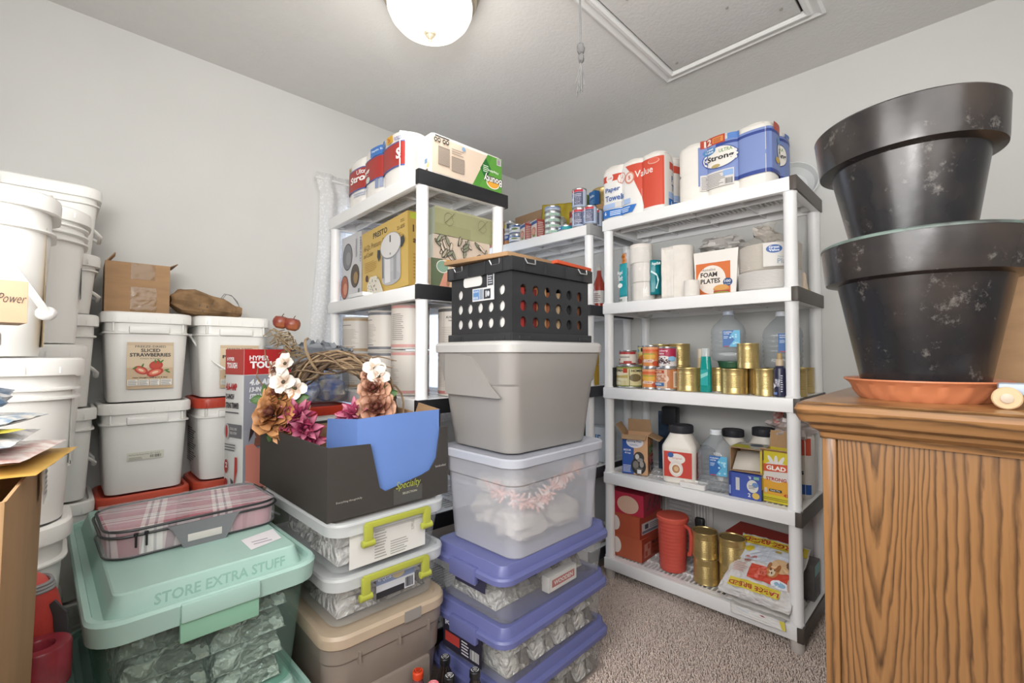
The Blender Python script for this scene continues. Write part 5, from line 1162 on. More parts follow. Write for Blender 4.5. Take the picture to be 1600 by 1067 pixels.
b = B(); t = thing('plastic_tray', 'small white plastic tray at the edge of the fourth tier beside the creamer', 'tray', A(.458, .046, T), RA+R(2))
b.rloft([(0, .10, .06, .006), (.003, .11, .068, .008), (.022, .112, .07, .008), (.024, .11, .068, .008), (.024, .1, .058, .006), (.018, .096, .055, .006)]); b.build('tray', M('edebe8', .4), t)
JUG2 = None
t = jug('empty clear bottle with a white cap on the fourth tier', A(.532, .105, T), .140, .262, CAPW, RA+R(10))
t = carton_open('empty kraft carton lying with its open end to the room, on the blue carton', (*A(.670, .115, T)[:2], TI[T]+.103), RA+R(2), .125, .100, .135, 'b08d68', flaps=())
t.rotation_euler = (PI/2, 0, RA+R(2)); t.location = (AX+.185, AY-.670, TI[1]+.103+.052)
b = B(); b.quad((-.055, -.045, .13), (.05, -.045, .10), (.06, .04, .02), (-.055, .02, .06)); b.build('paper_liner', M('d6d0c6', .7), t, solid=.001)
p = Print(plane((0, .05, 0), (1, 0, 0), (0, 0, -1)), gap=.001); p.rect(-.0625, -.135, .0625, 0, 'c9c6bb'); p.poly([(-.06, -.13), (.02, -.13), (-.01, -.06), (-.06, -.06)], 'c9c23c'); p.ell(.02, -.05, .025, .03, '5d6a78'); p.ell(-.03, -.03, .02, .018, 'e6e4dc'); p.build('top_print', t)
p = Print(plane((.0625, 0, 0), (0, 0, -1), (0, 1, 0)), gap=.001); p.rect(-.135, -.05, 0, .05, 'c9bc3a'); p.rect(-.135, .01, -.08, .05, '2e3050'); p.build('side_print', t)
t = thing('bag_carton', 'blue carton of freezer bags with a white window, under the open kraft carton', 'box', A(.670, .115, T), RA+R(2)); b = B(); b.box(0, 0, .05, .125, .15, .10, bev=.001); b.build('carton', M('3a52a4', .5), t)
p = Print(front(.15), gap=.0008); p.rect(-.0625, 0, .0625, .1, '4257a8'); p.rect(-.0625, 0, -.052, .1, '2e3f86'); p.lines(-.061, .01, -.054, .09, 1, '8fa0d0'); p.rect(-.035, .03, -.02, .082, 'c9c9c4'); p.ell(.03, .055, .022, .026, 'dcdad2', 22); p.ell(.04, .062, .012, .010, '6d8fc4', 16); p.lines(.015, .045, .045, .062, 3, '7c8390'); p.ell(.042, .018, .014, .013, 'd8b85c', 20); p.text('2', .012, .010, .016, 'e0e0e0', None, 'l', .03); p.text("'8", .015, .083, .012, 'dfe3f0', None, 'l', .02); p.rect(.035, .084, .055, .096, '7fb39a'); p.build('front_print', t)
p = Print(right(.125), gap=.0008); p.rect(-.075, 0, .075, .1, '2c3670'); p.rect(-.075, .045, .0, .1, 'c9bf36'); p.ell(-.05, .02, .014, .016, '4f8a4c'); p.build('side_print', t)
t = carton_open('yellow carton of trash bags with its torn flap raised, next to the front post', A(.786, .118, T), RA+R(-2), .120, .105, .205, 'd8c433', 'b9946c', flaps=(('f', .02, 60), ('b', .07, 5)))
p = Print(front(.105), gap=.0008, lay=.0003); p.rect(-.06, .0, .06, .205, 'd9c832'); p.rect(-.06, .03, .06, .10, 'dfa63a'); p.ell(0, .125, .052, .042, 'ddd9d3', 24); p.rect(-.05, .09, .05, .125, 'ddd9d3')
for u, a in ((-.02, .5), (0, 0), (.02, -.5)): p.ell(u, .17, .007, .02, 'e6e3dd', 12, a)
p.poly([(-.046, .122), (.044, .128), (.044, .158), (-.046, .152)], 'cf5a38'); p.text('GLAD', -.0, .130, .018, 'f8f1ec', .072, 'c', .04); p.text('STRONG', 0, .088, .014, 'b8402e', .075, 'c', .03); p.rect(-.026, .044, .02, .054, '2b2b2e'); p.text('Seal-Tie', -.022, .0465, .006, 'e4e4e0', .036, 'l', .02); p.ell(-.038, .047, .006, .011, 'c9c9c0', 12); p.text('47', .026, .03, .013, 'b8402e', .02, 'l', .03); p.lines(-.05, .01, .05, .024, 2, '8a7d2e', .4, .1); p.build('front_print', t)
# wrapped paper towels in a torn bag
t, ff, fr, fl = roll_pack('paper_towel_pack', 'paper towel pack in a torn red and white wrapper behind the front post', 'paper towels', A(.810, .262, T), RA, 1, 1, .063, .255)
p = Print(ff, step=.006, gap=.003); p.rect(-.063, .18, .063, .25, 'd2553c'); p.ell(0, .21, .03, .025, 'e9ddd4'); p.text('Paper', -.04, .135, .022, '2f3540', .07, 'l', .03); p.text('Towels', -.045, .10, .022, '2f3540', .085, 'l', .03); p.rect(-.063, .02, .063, .06, '2d5fb0'); p.build('front_print', t)
b = B(); b.blob((-.015, -.02, .285), .075, .085, .045, .55, 2.6, 1, 28, 14, 3); b.build('torn_film', M('e3d8d4', .2, alpha=.75, bump=.5, bscale=40), t)
b = B(); b.blob((-.075, .02, .325), .022, .030, .030, .5, 3, 1, 16, 10, 5); b.blob((-.045, -.055, .30), .03, .025, .02, .5, 3, 1, 16, 10, 8); b.build('red_wrapper_scraps', M('c4503e', .3, noise_amt=.4, nscale=30, col2='e3d8d4'), t)
t = thing('power_adapter', 'black plug-in device in dark blue packaging with a cord behind the coffee-filter carton', 'device', A(.225, .27, T), RA+R(-4))
b = B(); b.box(.0, 0, .15, .10, .03, .30, bev=.004); b.build('packaging', M('2f4258', .3, noise_amt=.5, nscale=14, col2='141820'), t)
b = B(); b.box(.03, -.028, .285, .085, .05, .095, bev=.016); b.build('device', M('1f2126', .35), t)
b = B(); b.box(.065, -.03, .12, .006, .05, .20, ry=R(12)); b.build('leaflet', M('c9ccd4', .5), t)
b = B(); b.tube([(.06, -.03, .25), (.085, -.03, .24), (.095, -.02, .21), (.10, .0, .16), (.10, .01, .06), (.095, .02, .004)], .0035, 6); b.build('cord', M('17181a', .5), t)
t = thing('frying_pan', 'black pan lying behind the creamer jar with its rim showing', 'pan', A(.402, .30, T), RA)
b = B(); b.tf = Matrix.Translation((0, 0, .075)) @ Matrix.Rotation(R(75), 4, 'X'); b.lathe([(.02, -.02), (.052, -.018), (.068, .01), (.07, .012), (.067, .01), (.051, -.014)], 36, cap1=False); b.tf = None; b.build('pan', M('1c1d20', .4), t, solid=.002)
# --- bottom tier
T = 0
ORB = M('c05a34', .45, noise_amt=.12, nscale=12)
def redbox(label, z, w, d, h, base, side, rz, kind, u=.085, v=.172):
    t = thing('ammunition_carton' if False else 'red_carton', label, 'box', (*A(u, v, T)[:2], z), RA+rz)
    b = B(); b.box(0, 0, h/2, w, d, h, bev=.002); b.build('carton', M(base, .4, noise_amt=.1, nscale=10), t)
    p = Print(right(w), gap=.0008, lay=.0003); a = d/2
    p.rect(-a, 0, a, h, side)
    if kind == 0:
        for k in range(3): p.poly([(-a*.7+.06*k, h*.25), (-a*.7+.06*k+.04, h*.8), (-a*.7+.06*k+.055, h*.8), (-a*.7+.06*k+.015, h*.25)], '4a2f34')
        p.rect(-a*.6, h*.4, a*.6, h*.5, '8f2b38')
    if kind == 1:
        p.rect(-a*.85, h*.18, a*.8, h*.70, 'c9c3c2'); p.rect(-a*.82, h*.22, a*.77, h*.34, '6f6f80'); p.rect(-a*.6, h*.4, -a*.3, h*.62, '4a4a56'); p.lines(-a*.2, h*.4, a*.7, h*.65, 3, '77777f')
    if kind == 2:
        p.rect(-a*.8, h*.15, -a*.2, h*.75, 'c98a78'); p.rect(-a*.72, h*.2, -a*.5, h*.42, 'b04a38'); p.rect(-a*.48, h*.48, -a*.28, h*.7, 'b04a38'); p.text('Marine', -a*.05, h*.58, h*.16, '3a2320', a*.7, 'l', .02); p.text('Premier', -a*.05, h*.38, h*.13, '3a2320', a*.6, 'l', .0); p.lines(-a*.05, h*.12, a*.5, h*.25, 2, '5f2a1e')
    p.build('side_print', t)
    p = Print(front(d), gap=.0008, lay=.0003); c = w/2
    if kind == 0: p.rect(-c, 0, c, h, 'b8314a'); p.ell(.01, h*.45, c*.62, h*.42, 'd8b7a0', 24)
    else: p.rect(-c, 0, c, h, 'b5573c' if kind == 1 else 'ba5f42'); p.ell(-c*.5, h*.5, c*.3, h*.36, 'e9e4e0', 22)
    p.build('front_print', t)
    return t
redbox('orange-red carton at the bottom of three stacked at the left of the lowest shelf', TI[0], .19, .22, .112, 'ac5038', 'a84630', R(2), 2)
redbox('orange-red carton with a white side label, middle of the three stacked', TI[0]+.112, .19, .22, .106, 'ac5038', 'a54532', R(-2), 1)
redbox('crimson carton with a pale oval, top of the three stacked', TI[0]+.218, .19, .20, .106, 'a52c40', 'a32a3e', R(4), 0)
t = thing('pitcher', 'coral red plastic pitcher with ribbed sides and lid on the lowest shelf', 'pitcher', A(.314, .125, T), RA)
CORAL = M('d2594c', .32, alpha=.93)
b = B(); pr = [(.055, 0), (.060, .004)]
for k in range(13): z = .012+.0165*k; pr += [(.060+.0006*k, z), (.0625+.0006*k, z+.005), (.0608+.0006*k, z+.012)]
pr += [(.069, .232), (.071, .236)]
b.lathe(pr, 40, cap1=True); b.build('body', CORAL, t, smooth=50)
b = B(); b.lathe([(.072, .232), (.074, .236), (.074, .250), (.070, .255), (.03, .258), (.005, .258)], 40, cap0=True); b.build('lid', M('d8604f', .35), t)
b = B(); b.tube([(.066, -.01, .222), (.092, -.02, .215), (.100, -.022, .19), (.099, -.022, .13), (.094, -.02, .10), (.085, -.018, .098)], .0085, 10, flat=1.3); b.build('handle', CORAL, t)
g = 'plain gold cans on the lowest shelf'
for lab, u, v, z in (('lower gold can of the left pair on the lowest shelf', .478, .115, 0), ('upper gold can of the left pair, right of the coral pitcher', .475, .112, .114), ('lower gold can of the right pair, behind the pet food bag', .590, .125, 0), ('upper gold can of the right pair on the lowest shelf', .589, .122, .114)):
    can(lab, (*A(u, v, T)[:2], TI[T]+z), .0545, .113, GOLD, group=g, lidm=GOLDD)
t = thing('small_purple_bottle', 'small purple and black bottle standing behind the coral pitcher', 'bottle', A(.415, .20, T), RA)
b = B(); b.rloft([(0, .05, .03, .008), (.10, .05, .03, .008), (.115, .03, .025, .01)]); b.build('bottle', M('6e4a78', .3), t)
b = B(); b.rloft([(.115, .03, .026, .01), (.235, .045, .03, .01), (.245, .04, .025, .01)]); b.build('black_pump', M('1d1e20', .4), t)
t = thing('firewood_carton', 'red slanted carton of fire starters behind the gold cans', 'box', A(.655, .312, T), RA+R(-6))
b = B(); b.prism([(-.105, 0), (.105, 0), (.105, .16), (.06, .215), (-.09, .205), (-.105, .15)], -.125, .125, 'yz'); b.build('carton', M('a8392f', .45, noise_amt=.15, nscale=14), t)
p = Print(plane((0, -.098, .178), (1, 0, 0), (0, .26, .97)), gap=.012, lay=.0004); p.rect(-.12, -.04, .12, .0, 'b04438'); p.text('FIRE STARTER', -.08, -.03, .02, '3c1c18', .16, 'l', .04); p.build('top_print', t)
p = Print(right(.25), gap=.001, lay=.0004); p.rect(-.095, .01, .095, .15, 'a03830'); p.ell(.02, .10, .02, .03, 'd9c7b8'); p.text('6', .012, .088, .026, '2b1a18', None, 'l', .04); p.rect(-.06, .03, .06, .06, '4a2320'); p.build('side_print', t)
p = Print(plane((0, -.105, 0), (1, 0, 0), (0, 0, 1)), gap=.001, lay=.0004); p.ell(-.02, .08, .085, .06, 'd9bd8f', 26); p.build('front_window', t)
# pet food bags, printed and sagging over the shelf edge
t = thing('pet_food_bag', 'crumpled large-breed dog food bag leaning out over the lowest shelf edge', 'bag', A(.724, .105, T), RA)
def bagf(u, v, n=0):
    x = (u-.5)*.262 + .012*noise.noise(Vector((u*3, v*3, 2))) + .03*(v-.5)
    prof = [(-.112, .016), (-.104, .034), (-.078, .062), (-.038, .100), (.012, .140), (.06, .175), (.105, .205)]
    k = min(int(v*6), 5); q = v*6-k
    y = prof[k][0]*(1-q)+prof[k+1][0]*q; z = prof[k][1]*(1-q)+prof[k+1][1]*q
    bul = math.sin(u*PI)*.022*(1-abs(2*v-1)**3); cr = .008*noise.noise(Vector((u*7, v*7, 5)))+.005*(1-2*abs(noise.noise(Vector((u*11+v*5, v*13, 3)))))
    return Vector((x, y-.7*(bul+cr)-.7*n, z+.7*(bul+cr)+.7*n+.02))
b = B(); b.sheet(lambda u, v: bagf(u, v), 90, 70); b.build('bag_front', M('dddad8', .4, noise_amt=.08, nscale=20), t, solid=.003)
class PB_(Print):
    pass
p = Print(lambda u, v, n: bagf(u, v, n+.007), gap=.001, lay=.0003)
def grid(u0, v0, u1, v1, c, n=14):
    uv = [(u0+(u1-u0)*i/n, v0+(v1-v0)*j/6) for j in range(7) for i in range(n+1)]
    p.mesh(uv, [(j*(n+1)+i, j*(n+1)+i+1, (j+1)*(n+1)+i+1, (j+1)*(n+1)+i) for j in range(6) for i in range(n)], c)
grid(.03, .84, .99, .97, 'd6c23c'); grid(.12, .22, .82, .36, 'd6c23c'); grid(.36, .40, .97, .58, 'cc4a33'); grid(.06, .62, .97, .82, 'cdd3de')
p.text('LARGE BREED', .50, .945, .075, 'b03a2c', .86, 'c', .03, flip=True); p.text('LARGE BREED', .47, .32, .075, 'b03a2c', .68, 'c', .03, flip=True)
for k in range(16):
    pass
p.poly([(.22+.085*math.cos(a)*(1 if i % 2 else .7), .765+.05*math.sin(a)*(1 if i % 2 else .7)) for i, a in enumerate([2*PI*i/24 for i in range(24)])], 'd9c531'); p.text('NEW', .22, .75, .025, '4a4420', .09, 'c', .03)
p.text('Essential', .30, .67, .03, 'b8402e', .17, 'c', .03, flip=True); p.text('Care', .28, .615, .03, 'b8402e', .1, 'c', .03, flip=True); p.lines(.09, .45, .34, .57, 6, 'cfa39a')
for u, v, ru, rv, c in ((.74, .63, .13, .085, 'd8b48a'), (.66, .56, .085, .085, 'c98a52'), (.60, .60, .03, .045, 'a3683c'), (.72, .60, .03, .045, 'a3683c'), (.655, .535, .045, .045, 'e3cfb4'), (.88, .68, .09, .06, '7d5a44'), (.63, .57, .009, .013, '2a1d18'), (.68, .57, .009, .013, '2a1d18'), (.655, .53, .012, .013, '2a1d18')): p.ell(u, v, ru, rv, c, 18)
p.ell(.80, .42, .12, .05, 'e6e9ee', 18); p.ell(.80, .42, .07, .03, '8fb4cf', 16); p.ell(.92, .47, .04, .09, 'c3a28c', 16); grid(.48, .46, .60, .54, 'd96a55', 6); p.text('12', .54, .48, .03, '8a2a20', .05, 'c', .03); grid(.62, .77, .70, .81, 'c9b46a', 4)
p.build('bag_print', t)
b = B(); b.sheet(lambda u, v: Vector(((u-.5)*.26, .10-.19*v+.012*noise.noise(Vector((u*5, v*4, 8))), .005+.09*math.sin(u*PI)*(1-v)+.004*noise.noise(Vector((u*8, v*8, 2))))), 20, 12); b.build('bag_back', M('d3cfca', .5), t, solid=.003)
t = thing('flattened_bag', 'flattened white and yellow bag folded under the pet food bag, hanging over the edge', 'bag', A(.722, .09, T), RA)
b = B()
def fl2(u, v):
    y = -.088-.012*max(0, v-.30)/.7 if v > .30 else .12-.208*v/.30
    z = .006 if v <= .30 else .006-.030*(v-.30)/.70
    return Vector(((u-.5)*.20+.01*v, y-.010*(v > .28)+.003*noise.noise(Vector((u*6, v*6, 4))), z+.004*noise.noise(Vector((u*7, v*9, 1)))))
b.sheet(fl2, 24, 24); b.build('bag', M('dedbd8', .5, noise_amt=.08, nscale=15), t, solid=.002)
p = Print(lambda u, v, n: fl2(u, v)+Vector((0, -n, .001)), gap=.002); p.poly([(.90, .36), (1.0, .36), (1.0, .98), (.94, .98)], 'd3c23c'); p.poly([(.55, .45), (.62, .42), (.66, .56), (.60, .52)], '8f3a44'); p.lines(.12, .45, .4, .6, 3, 'b9c4d6'); p.build('bag_print', t)
b = B(); b.box(0, 0, .075, .05, .10, .15, bev=.003); t = thing('grey_carton', 'small dark grey carton at the right end of the lowest shelf behind the post', 'box', A(.845, .30, T), RA); b.build('carton', M('6d6a68', .5, noise_amt=.3, nscale=18), t)
p = Print(right(.05), gap=.001); p.rect(-.045, .10, .045, .145, '7fb0ac'); p.rect(-.04, .02, .03, .08, '4a4646'); p.build('side_print', t)
# ================================================================== goods on the middle unit (in front of the window)
BO = (BX-math.sin(BA)*SW, BY+math.cos(BA)*SW)
RB = -PI/2+BA
def Bp(u, v, tier): return (BO[0]+u*math.sin(BA)+v*math.cos(BA), BO[1]-u*math.cos(BA)+v*math.sin(BA), TI[tier])
T = 4
SCAL = .22; t, ff, fr, fl = roll_pack('bathroom_tissue_pack', 'bathroom tissue pack with a red band on top of the middle shelving unit', 'paper pack', Bp(.455, .195, T), RB, 3, 2, .088, .225, 2, 'efebe6')
p = Print(ff, step=.008, gap=.004, lay=.0003); a = .264
p.rect(-a, .075, a, .170, 'a8352f'); p.rect(-a, .070, a, .076, '4c5a9a'); p.rect(-a, .169, a, .174, '5a64a0'); p.rect(-a, .175, -.225, .2, 'c9ab3c'); p.text('Ultra', -.15, .142, .022, 'f4efec', .085, 'l', .02); p.text('Strong', -.215, .10, .042, 'f6f2ef', .20, 'l', .04); p.ell(-.03, .085, .022, .014, 'ccd9cf', 18)
p.rect(.04, .03, .062, .070, '8794b4'); p.rect(.07, .03, .09, .070, '9aa5c0'); p.rect(.0, .174, .125, .213, '3f73b8'); p.text('Septic Safe', .01, .19, .012, 'dfe9f5', .1, 'l', .02); p.rect(.15, .18, .20, .21, 'd6a531'); p.text('2x', .16, .186, .018, 'b5512e', None, 'l', .03); p.text('S', .225, .10, .045, 'f6f2ef', None, 'l', .04); p.lines(-.17, .04, .0, .06, 2, 'a9b3cc'); p.text('ROLLS', .215, .178, .016, '5a64a0', .04, 'l', .02); p.build('front_print', t)
p = Print(fl, step=.008, gap=.004, lay=.0003); p.rect(-.17, .075, .17, .170, '9e3530'); p.build('end_print', t)
t = thing('napkin_pack', 'plastic-wrapped pack of green and beige napkins, printed upside down, on the middle unit', 'napkins', Bp(.812, .238, T), RB+R(1)); t.scale = (.88, .90, .90)
b = B(); b.rloft([(0, .125, .385, .012), (.006, .135, .40, .016), (.165, .138, .405, .016), (.178, .13, .39, .014)]); b.build('wrapped_napkins', M('ece7e0', .3, noise_amt=.06, nscale=14, bump=.2, bscale=40), t)
p = Print(right(.136), gap=.003, lay=.0003); a = .20
p.rect(-a, .008, a, .17, 'd9c6b2'); p.rect(-a, .163, a, .172, 'efe9df'); p.poly([(.02, .006), (a, .006), (a, .17), (.11, .17)], '5c9a3c'); p.poly([(.02, .006), (.06, .006), (.14, .17), (.11, .17)], '4f9036'); p.poly([(.065, .095), (.098, .150), (.132, .105), (.098, .048)], '23682f'); p.lines(.082, .085, .115, .12, 4, 'cfe2c4')
p.ell(.142, .040, .040, .026, 'f1efe4', 24); p.ell(.142, .042, .036, .024, 'e8a83a', 24); p.text('Bounty', .142, .082, .048, '1d1d22', .118, 'c', .10, flip=True); p.text('Bounty', .142, .080, .045, 'f4f1ea', .112, 'c', .02, flip=True); p.text('Napkins', .142, .104, .015, 'e4efdc', .065, 'c', .02, flip=True); p.rect(.165, .135, .192, .165, 'dcd8dc'); p.bars(.167, .138, .19, .163, 12, '6b4a56')
p.rect(-.17, .045, -.11, .125, '8d8076'); p.rect(-.10, .035, -.03, .10, '8d8076'); p.lines(-.17, .05, -.11, .12, 14, 'b7a898', .35, .05); p.lines(-.10, .038, -.03, .098, 10, 'b7a898', .35, .05); p.lines(-.10, .11, -.03, .14, 3, 'a3958a'); p.ell(-.035, .148, .010, .010, '7f9fc0', 16)
for k, u in enumerate((-.185, -.168, -.142, -.125)): p.ell(u, .148, .008, .010, '3c3a38', 14); p.ell(u, .148, .004, .005, 'd9c6b2', 10)
p.rect(-.19, .160, -.115, .166, '3c3a38'); p.build('side_print', t)
p = Print(front(.40), gap=.003, lay=.0003); p.rect(-.05, .02, .06, .15, 'e4e2de'); p.rect(.02, .05, .04, .07, '7f9fc0'); p.poly([(.03, .03), (.05, .06), (.055, .03)], 'd9cf8a'); p.rect(.03, .012, .045, .025, '6b5a48'); p.build('end_print', t)
# second tier
T = 3
t = thing('appliance_carton', 'white carton with round food pictures at the far left of the middle unit', 'box', Bp(.155, .20, T), RB)
b = B(); b.box(0, 0, .165, .235, .28, .33, bev=.002); b.build('carton', M('a39c98', .5), t)
p = Print(front(.28), gap=.001, lay=.0003); p.rect(-.1175, 0, .1175, .33, 'c9c9cb')
for u, v, ru, rv, c, c2 in ((-.045, .225, .058, .068, '77777a', '8f8f8e'), (.045, .12, .05, .058, '4f4338', '9a7d4c'), (-.075, .075, .045, .06, 'a9624a', 'c98a70')): p.ell(u, v, ru, rv, '3a3a3c', 26); p.ell(u, v, ru*.92, rv*.92, c, 26); p.ell(u+.01, v-.01, ru*.5, rv*.5, c2, 18)
p.text('EMERALD', .10, .30, .016, '8a8a90', .12, 'l', .02, rot=-PI/2); p.lines(.055, .21, .065, .31, 1, '9a9aa0', .9); p.bars(.085, .02, .105, .055, 8, '4a4a4e'); p.build('front_print', t)
t = thing('canner_carton', 'mustard-yellow pressure canner carton with a picture of a steel pot', 'box', (*Bp(.508, .205, T)[:2], TI[T]+.009), RB+R(-1), None, 0, R(-2))
b = B(); b.box(0, 0, .1525, .44, .30, .305, bev=.002); b.build('carton', M('bf9f50', .5), t)
p = Print(front(.30), gap=.001, lay=.0003); w, h = .22, .305
p.rect(-w, 0, w, h, 'cbab5c'); p.text('PRESTO', -.10, h-.048, .026, '2f2a22', .14, 'l', .03); p.text('21-835', .13, h-.062, .016, '6a5528', .065, 'l', .02); p.lines(.16, h-.035, .20, h-.02, 2, '8a7238'); p.text('16-Qt. Pressure Canner', -.20, h-.094, .030, '6a4f1e', .27, 'l', .0, .2); p.text('and Cooker', -.20, h-.122, .022, '6a4f1e', .10, 'l', .0, .2)
p.lines(-.19, .115, -.06, .165, 6, 'a07d30', .22); p.lines(.08, h-.10, .19, h-.07, 3, 'a07d30', .2); p.ell(-.165, .085, .014, .016, '4a2428', 16)
p.rect(-.01, .05, .16, .19, 'b9babd'); p.ell(.075, .05, .085, .028, 'b1b2b6', 28); p.rect(.02, .035, .07, .19, 'd8d9db'); p.rect(.10, .04, .125, .19, '9a9ba0'); p.rect(-.005, .06, .01, .18, '77787e'); p.ell(.075, .19, .095, .056, '8c8d92', 34); p.ell(.075, .192, .090, .052, 'd6d4d2', 34); p.rect(.07, .205, .08, .235, '3a3a3e'); p.ell(.075, .155, .006, .005, '8a8a8c', 10); p.poly([(-.02, .19), (-.045, .195), (-.05, .165), (-.035, .14), (-.02, .155)], '33363f'); p.poly([(.17, .205), (.195, .21), (.20, .185), (.18, .165), (.168, .165)], '33363f')
p.poly([(-.15, .0), (-.155, .05), (-.12, .085), (-.06, .082), (-.03, .06), (.01, .0)], 'dcd6c8')
for k in range(26): p.ell(-.14+.11*rnd.random(), .012+.06*rnd.random(), .003, .003, '4a463e', 6)
p.build('front_print', t)
p = Print(right(.44), gap=.001, lay=.0003); p.rect(-.15, 0, .15, h, 'b0924a'); p.rect(-.14, h-.03, -.02, h-.005, 'a9b23a'); p.text('16-Qt.', -.13, h-.09, .036, '4a2f22', .1, 'l', .03); p.text('and', -.13, h-.13, .026, '4a2f22', .06, 'l', .03); p.lines(-.13, .03, .1, .14, 8, '8f6d24', .3); p.build('side_print', t)
t = thing('leaflet_packet', 'thin white folded packet lying at the shelf edge before the yellow carton', 'packet', Bp(.335, .026, T), RB+R(0)); b = B(); b.box(0, 0, .009, .15, .05, .018, bev=.003); b.build('packet', M('e9e9e9', .5), t)
# tissue boxes at the near end
def tissue(label, z, d, mat, pr, dv=0, rzz=0, w=.095, h=.105, top='d9d6d0'):
    t = thing('tissue_carton', label, 'tissue box', (*Bp(.777, .245+dv, T)[:2], z), RB+R(rzz))
    b = B(); b.box(0, 0, h/2, w, d, h, bev=.002); b.build('carton', mat, t)
    p = Print(right(w), gap=.0008, lay=.0003); pr(p, d/2, h); p.build('side_print', t); return t
def pr_green(p, a, h):
    p.rect(-a, 0, a, h, '9a9a74'); p.rect(-a, h*.93, a, h, 'a9a884'); p.rect(-a, 0, a*.2, h*.4, '93936c')
    for u in (-.085, .085):
        for k in range(20):
            an = 2*PI*k/20; p.ell(u+.022*math.cos(an), h*.6+.026*math.sin(an), .003, .0015, '6b6e50', 6, an+PI/2)
        p.poly([(u-.02, h*.42), (u+.028, h*.85), (u+.026, h*.86), (u-.022, h*.43)], '6b6e50')
def pr_leaf(p, a, h):
    p.rect(-a, 0, a, h, 'cdbcaa')
    for k in range(30):
        u = -a+.015+(2*a-.03)*rnd.random(); v = .012+(h-.024)*rnd.random(); an = rnd.choice((.6, 1.0, 1.4, 2.0, 2.4)); ln = .018+.008*rnd.random()
        p.ell(u, v, ln, .0075, '3f4038', 12, an); p.ell(u+.001, v, ln*.86, .005, rnd.choice(('7d7f6b', 'a59c88', 'cdbcaa', '8f937a')), 12, an)
def pr_swirl(p, a, h):
    p.rect(-a, 0, a, h, 'd2b596'); p.poly([(-a, 0), (-a*.75, 0), (-a*.5, h*.6), (-a*.62, h), (-a, h)], '5e6a50'); p.poly([(-a*.75, 0), (-a*.4, 0), (-a*.4, h*.7), (-a*.55, h*.6)], 'c98d78'); p.ell(-a*.62, h*.75, .03, .026, 'd9d9cc', 22); p.ell(-a*.62, h*.75, .027, .023, '7d9a86', 22); p.poly([(-a*.5, h), (-a*.3, h), (-a*.42, h*.75)], 'd29c3a')
    p.text('S', -a*.34, h*.25, h*.62, '26262a', .035, 'l', .09); p.text('S', -a*.335, h*.27, h*.58, 'e6ddcc', .032, 'l', .01); p.rect(-a*.2, h*.06, a*.05, h*.17, '2f57a0'); p.text('Facial', -a*.18, h*.09, h*.06, 'e6ecf6', .03, 'l', .02); p.ell(-a*.45, h*.2, .008, .012, 'a3765a', 14)
tissue('beige facial tissue carton with a large swirled letter, lowest of three at the near end', TI[T], .29, M('cbb59c', .5), pr_swirl, -.01, 0, h=.118)
tissue('cream tissue carton printed with dark leaves, middle of three', TI[T]+.1195, .285, M('c9cfc8', .5), pr_leaf, .0, -1, h=.096)
tissue('olive green tissue carton with thin circles, top of three', TI[T]+.217, .30, M('a9b2a0', .5), pr_green, .01, 1, h=.110)
# third tier: big food cans, two high
T = 2
def bigcan(label, u, v, k, band, mark, r=.0785, h=.178, a0=-PI/2, group='large printed food cans on the middle unit'):
    def wr(p, r_, h_):
        c = PI*r_*.99; z0, z1 = .008, h_-.008; H = z1-z0
        p.rect(-c, z0, c, z1, 'd6cfc6'); p.rect(-c, z1-.012, c, z1, band); p.rect(-c, z0, c, z0+.012, band); p.rect(-c*.52, z0+.012, -c*.5, z1-.012, 'bdb5ac'); p.rect(-c*.1, z0+.012, -c*.08, z1-.012, 'c7bfb5')
        p.ell(-c*.27, z1-.03, .008, .009, '8d8a86', 8)
        if mark == 0: p.lines(-c*.16, z1-.036, c*.3, z1-.028, 1, '8a857f'); p.lines(-c*.3, z0+.03, c*.38, z1-.05, 13, 'b3aba2', .3); p.rect(-c*.05, z0+.018, c*.3, z0+.021, band if band != '8a8680' else '4a4846')
        if mark == 1: p.lines(-c*.3, z0+.03, c*.3, z1-.05, 4, 'b3aba2', .25); p.rect(-c*.02, z1-.034, c*.10, z1-.014, 'cf8f3e'); p.ell(c*.16, z0+.05, .015, .02, 'a9855a', 14); p.ell(c*.2, z0+.09, .008, .012, '6b6a4a', 12)
        if mark == 2: p.text('FOOD STORAGE', -c*.12, z1-.032, .007, '6e6a66', c*.28); p.ell(-c*.34, z0+.09, .012, .028, 'b99a5c', 16); p.ell(-c*.33, z0+.13, .008, .012, '8a4a42', 12); p.ell(-c*.08, z0+.085, .008, .01, 'c9a098', 14); p.ell(-c*.08, z0+.06, .008, .01, 'c9a098', 14); p.ell(-c*.08, z0+.085, .0055, .007, 'd6cfc6', 14); p.ell(-c*.08, z0+.06, .0055, .007, 'd6cfc6', 14); p.lines(c*.2, z0+.03, c*.45, z1-.03, 14, '9a958f', .4)
        if mark == 3: p.text('AUGASON', -c*.05, z1-.040, .010, '4a4744', c*.25, 'l', .03); p.text('FARMS', -.00, z1-.052, .006, '4a4744', c*.1, 'l', .02); p.lines(-c*.15, z0+.03, c*.3, z1-.07, 9, 'b3aba2', .3)
    t = can(label, (*Bp(u, v, T)[:2], TI[T]+k*(h+.001)), r, h, M('cfcac2', .4), wr, group, rz=RB+PI/2+a0, a0=-PI/2, cat='can', lidm=M('d9d9d9', .3))
    return t
bigcan('large printed food can with a tan band at the far left, upper row', .118, .115, 1, 'b59a78', 0, .075, .176)
bigcan('large printed food can with a tan band at the far left, lower row', .118, .115, 0, 'b59a78', 0, .075, .176)
bigcan('large printed food can with an orange tab, second from the left, upper row', .258, .195, 1, 'b99a70', 1, .072, .176, -PI/2-.9)
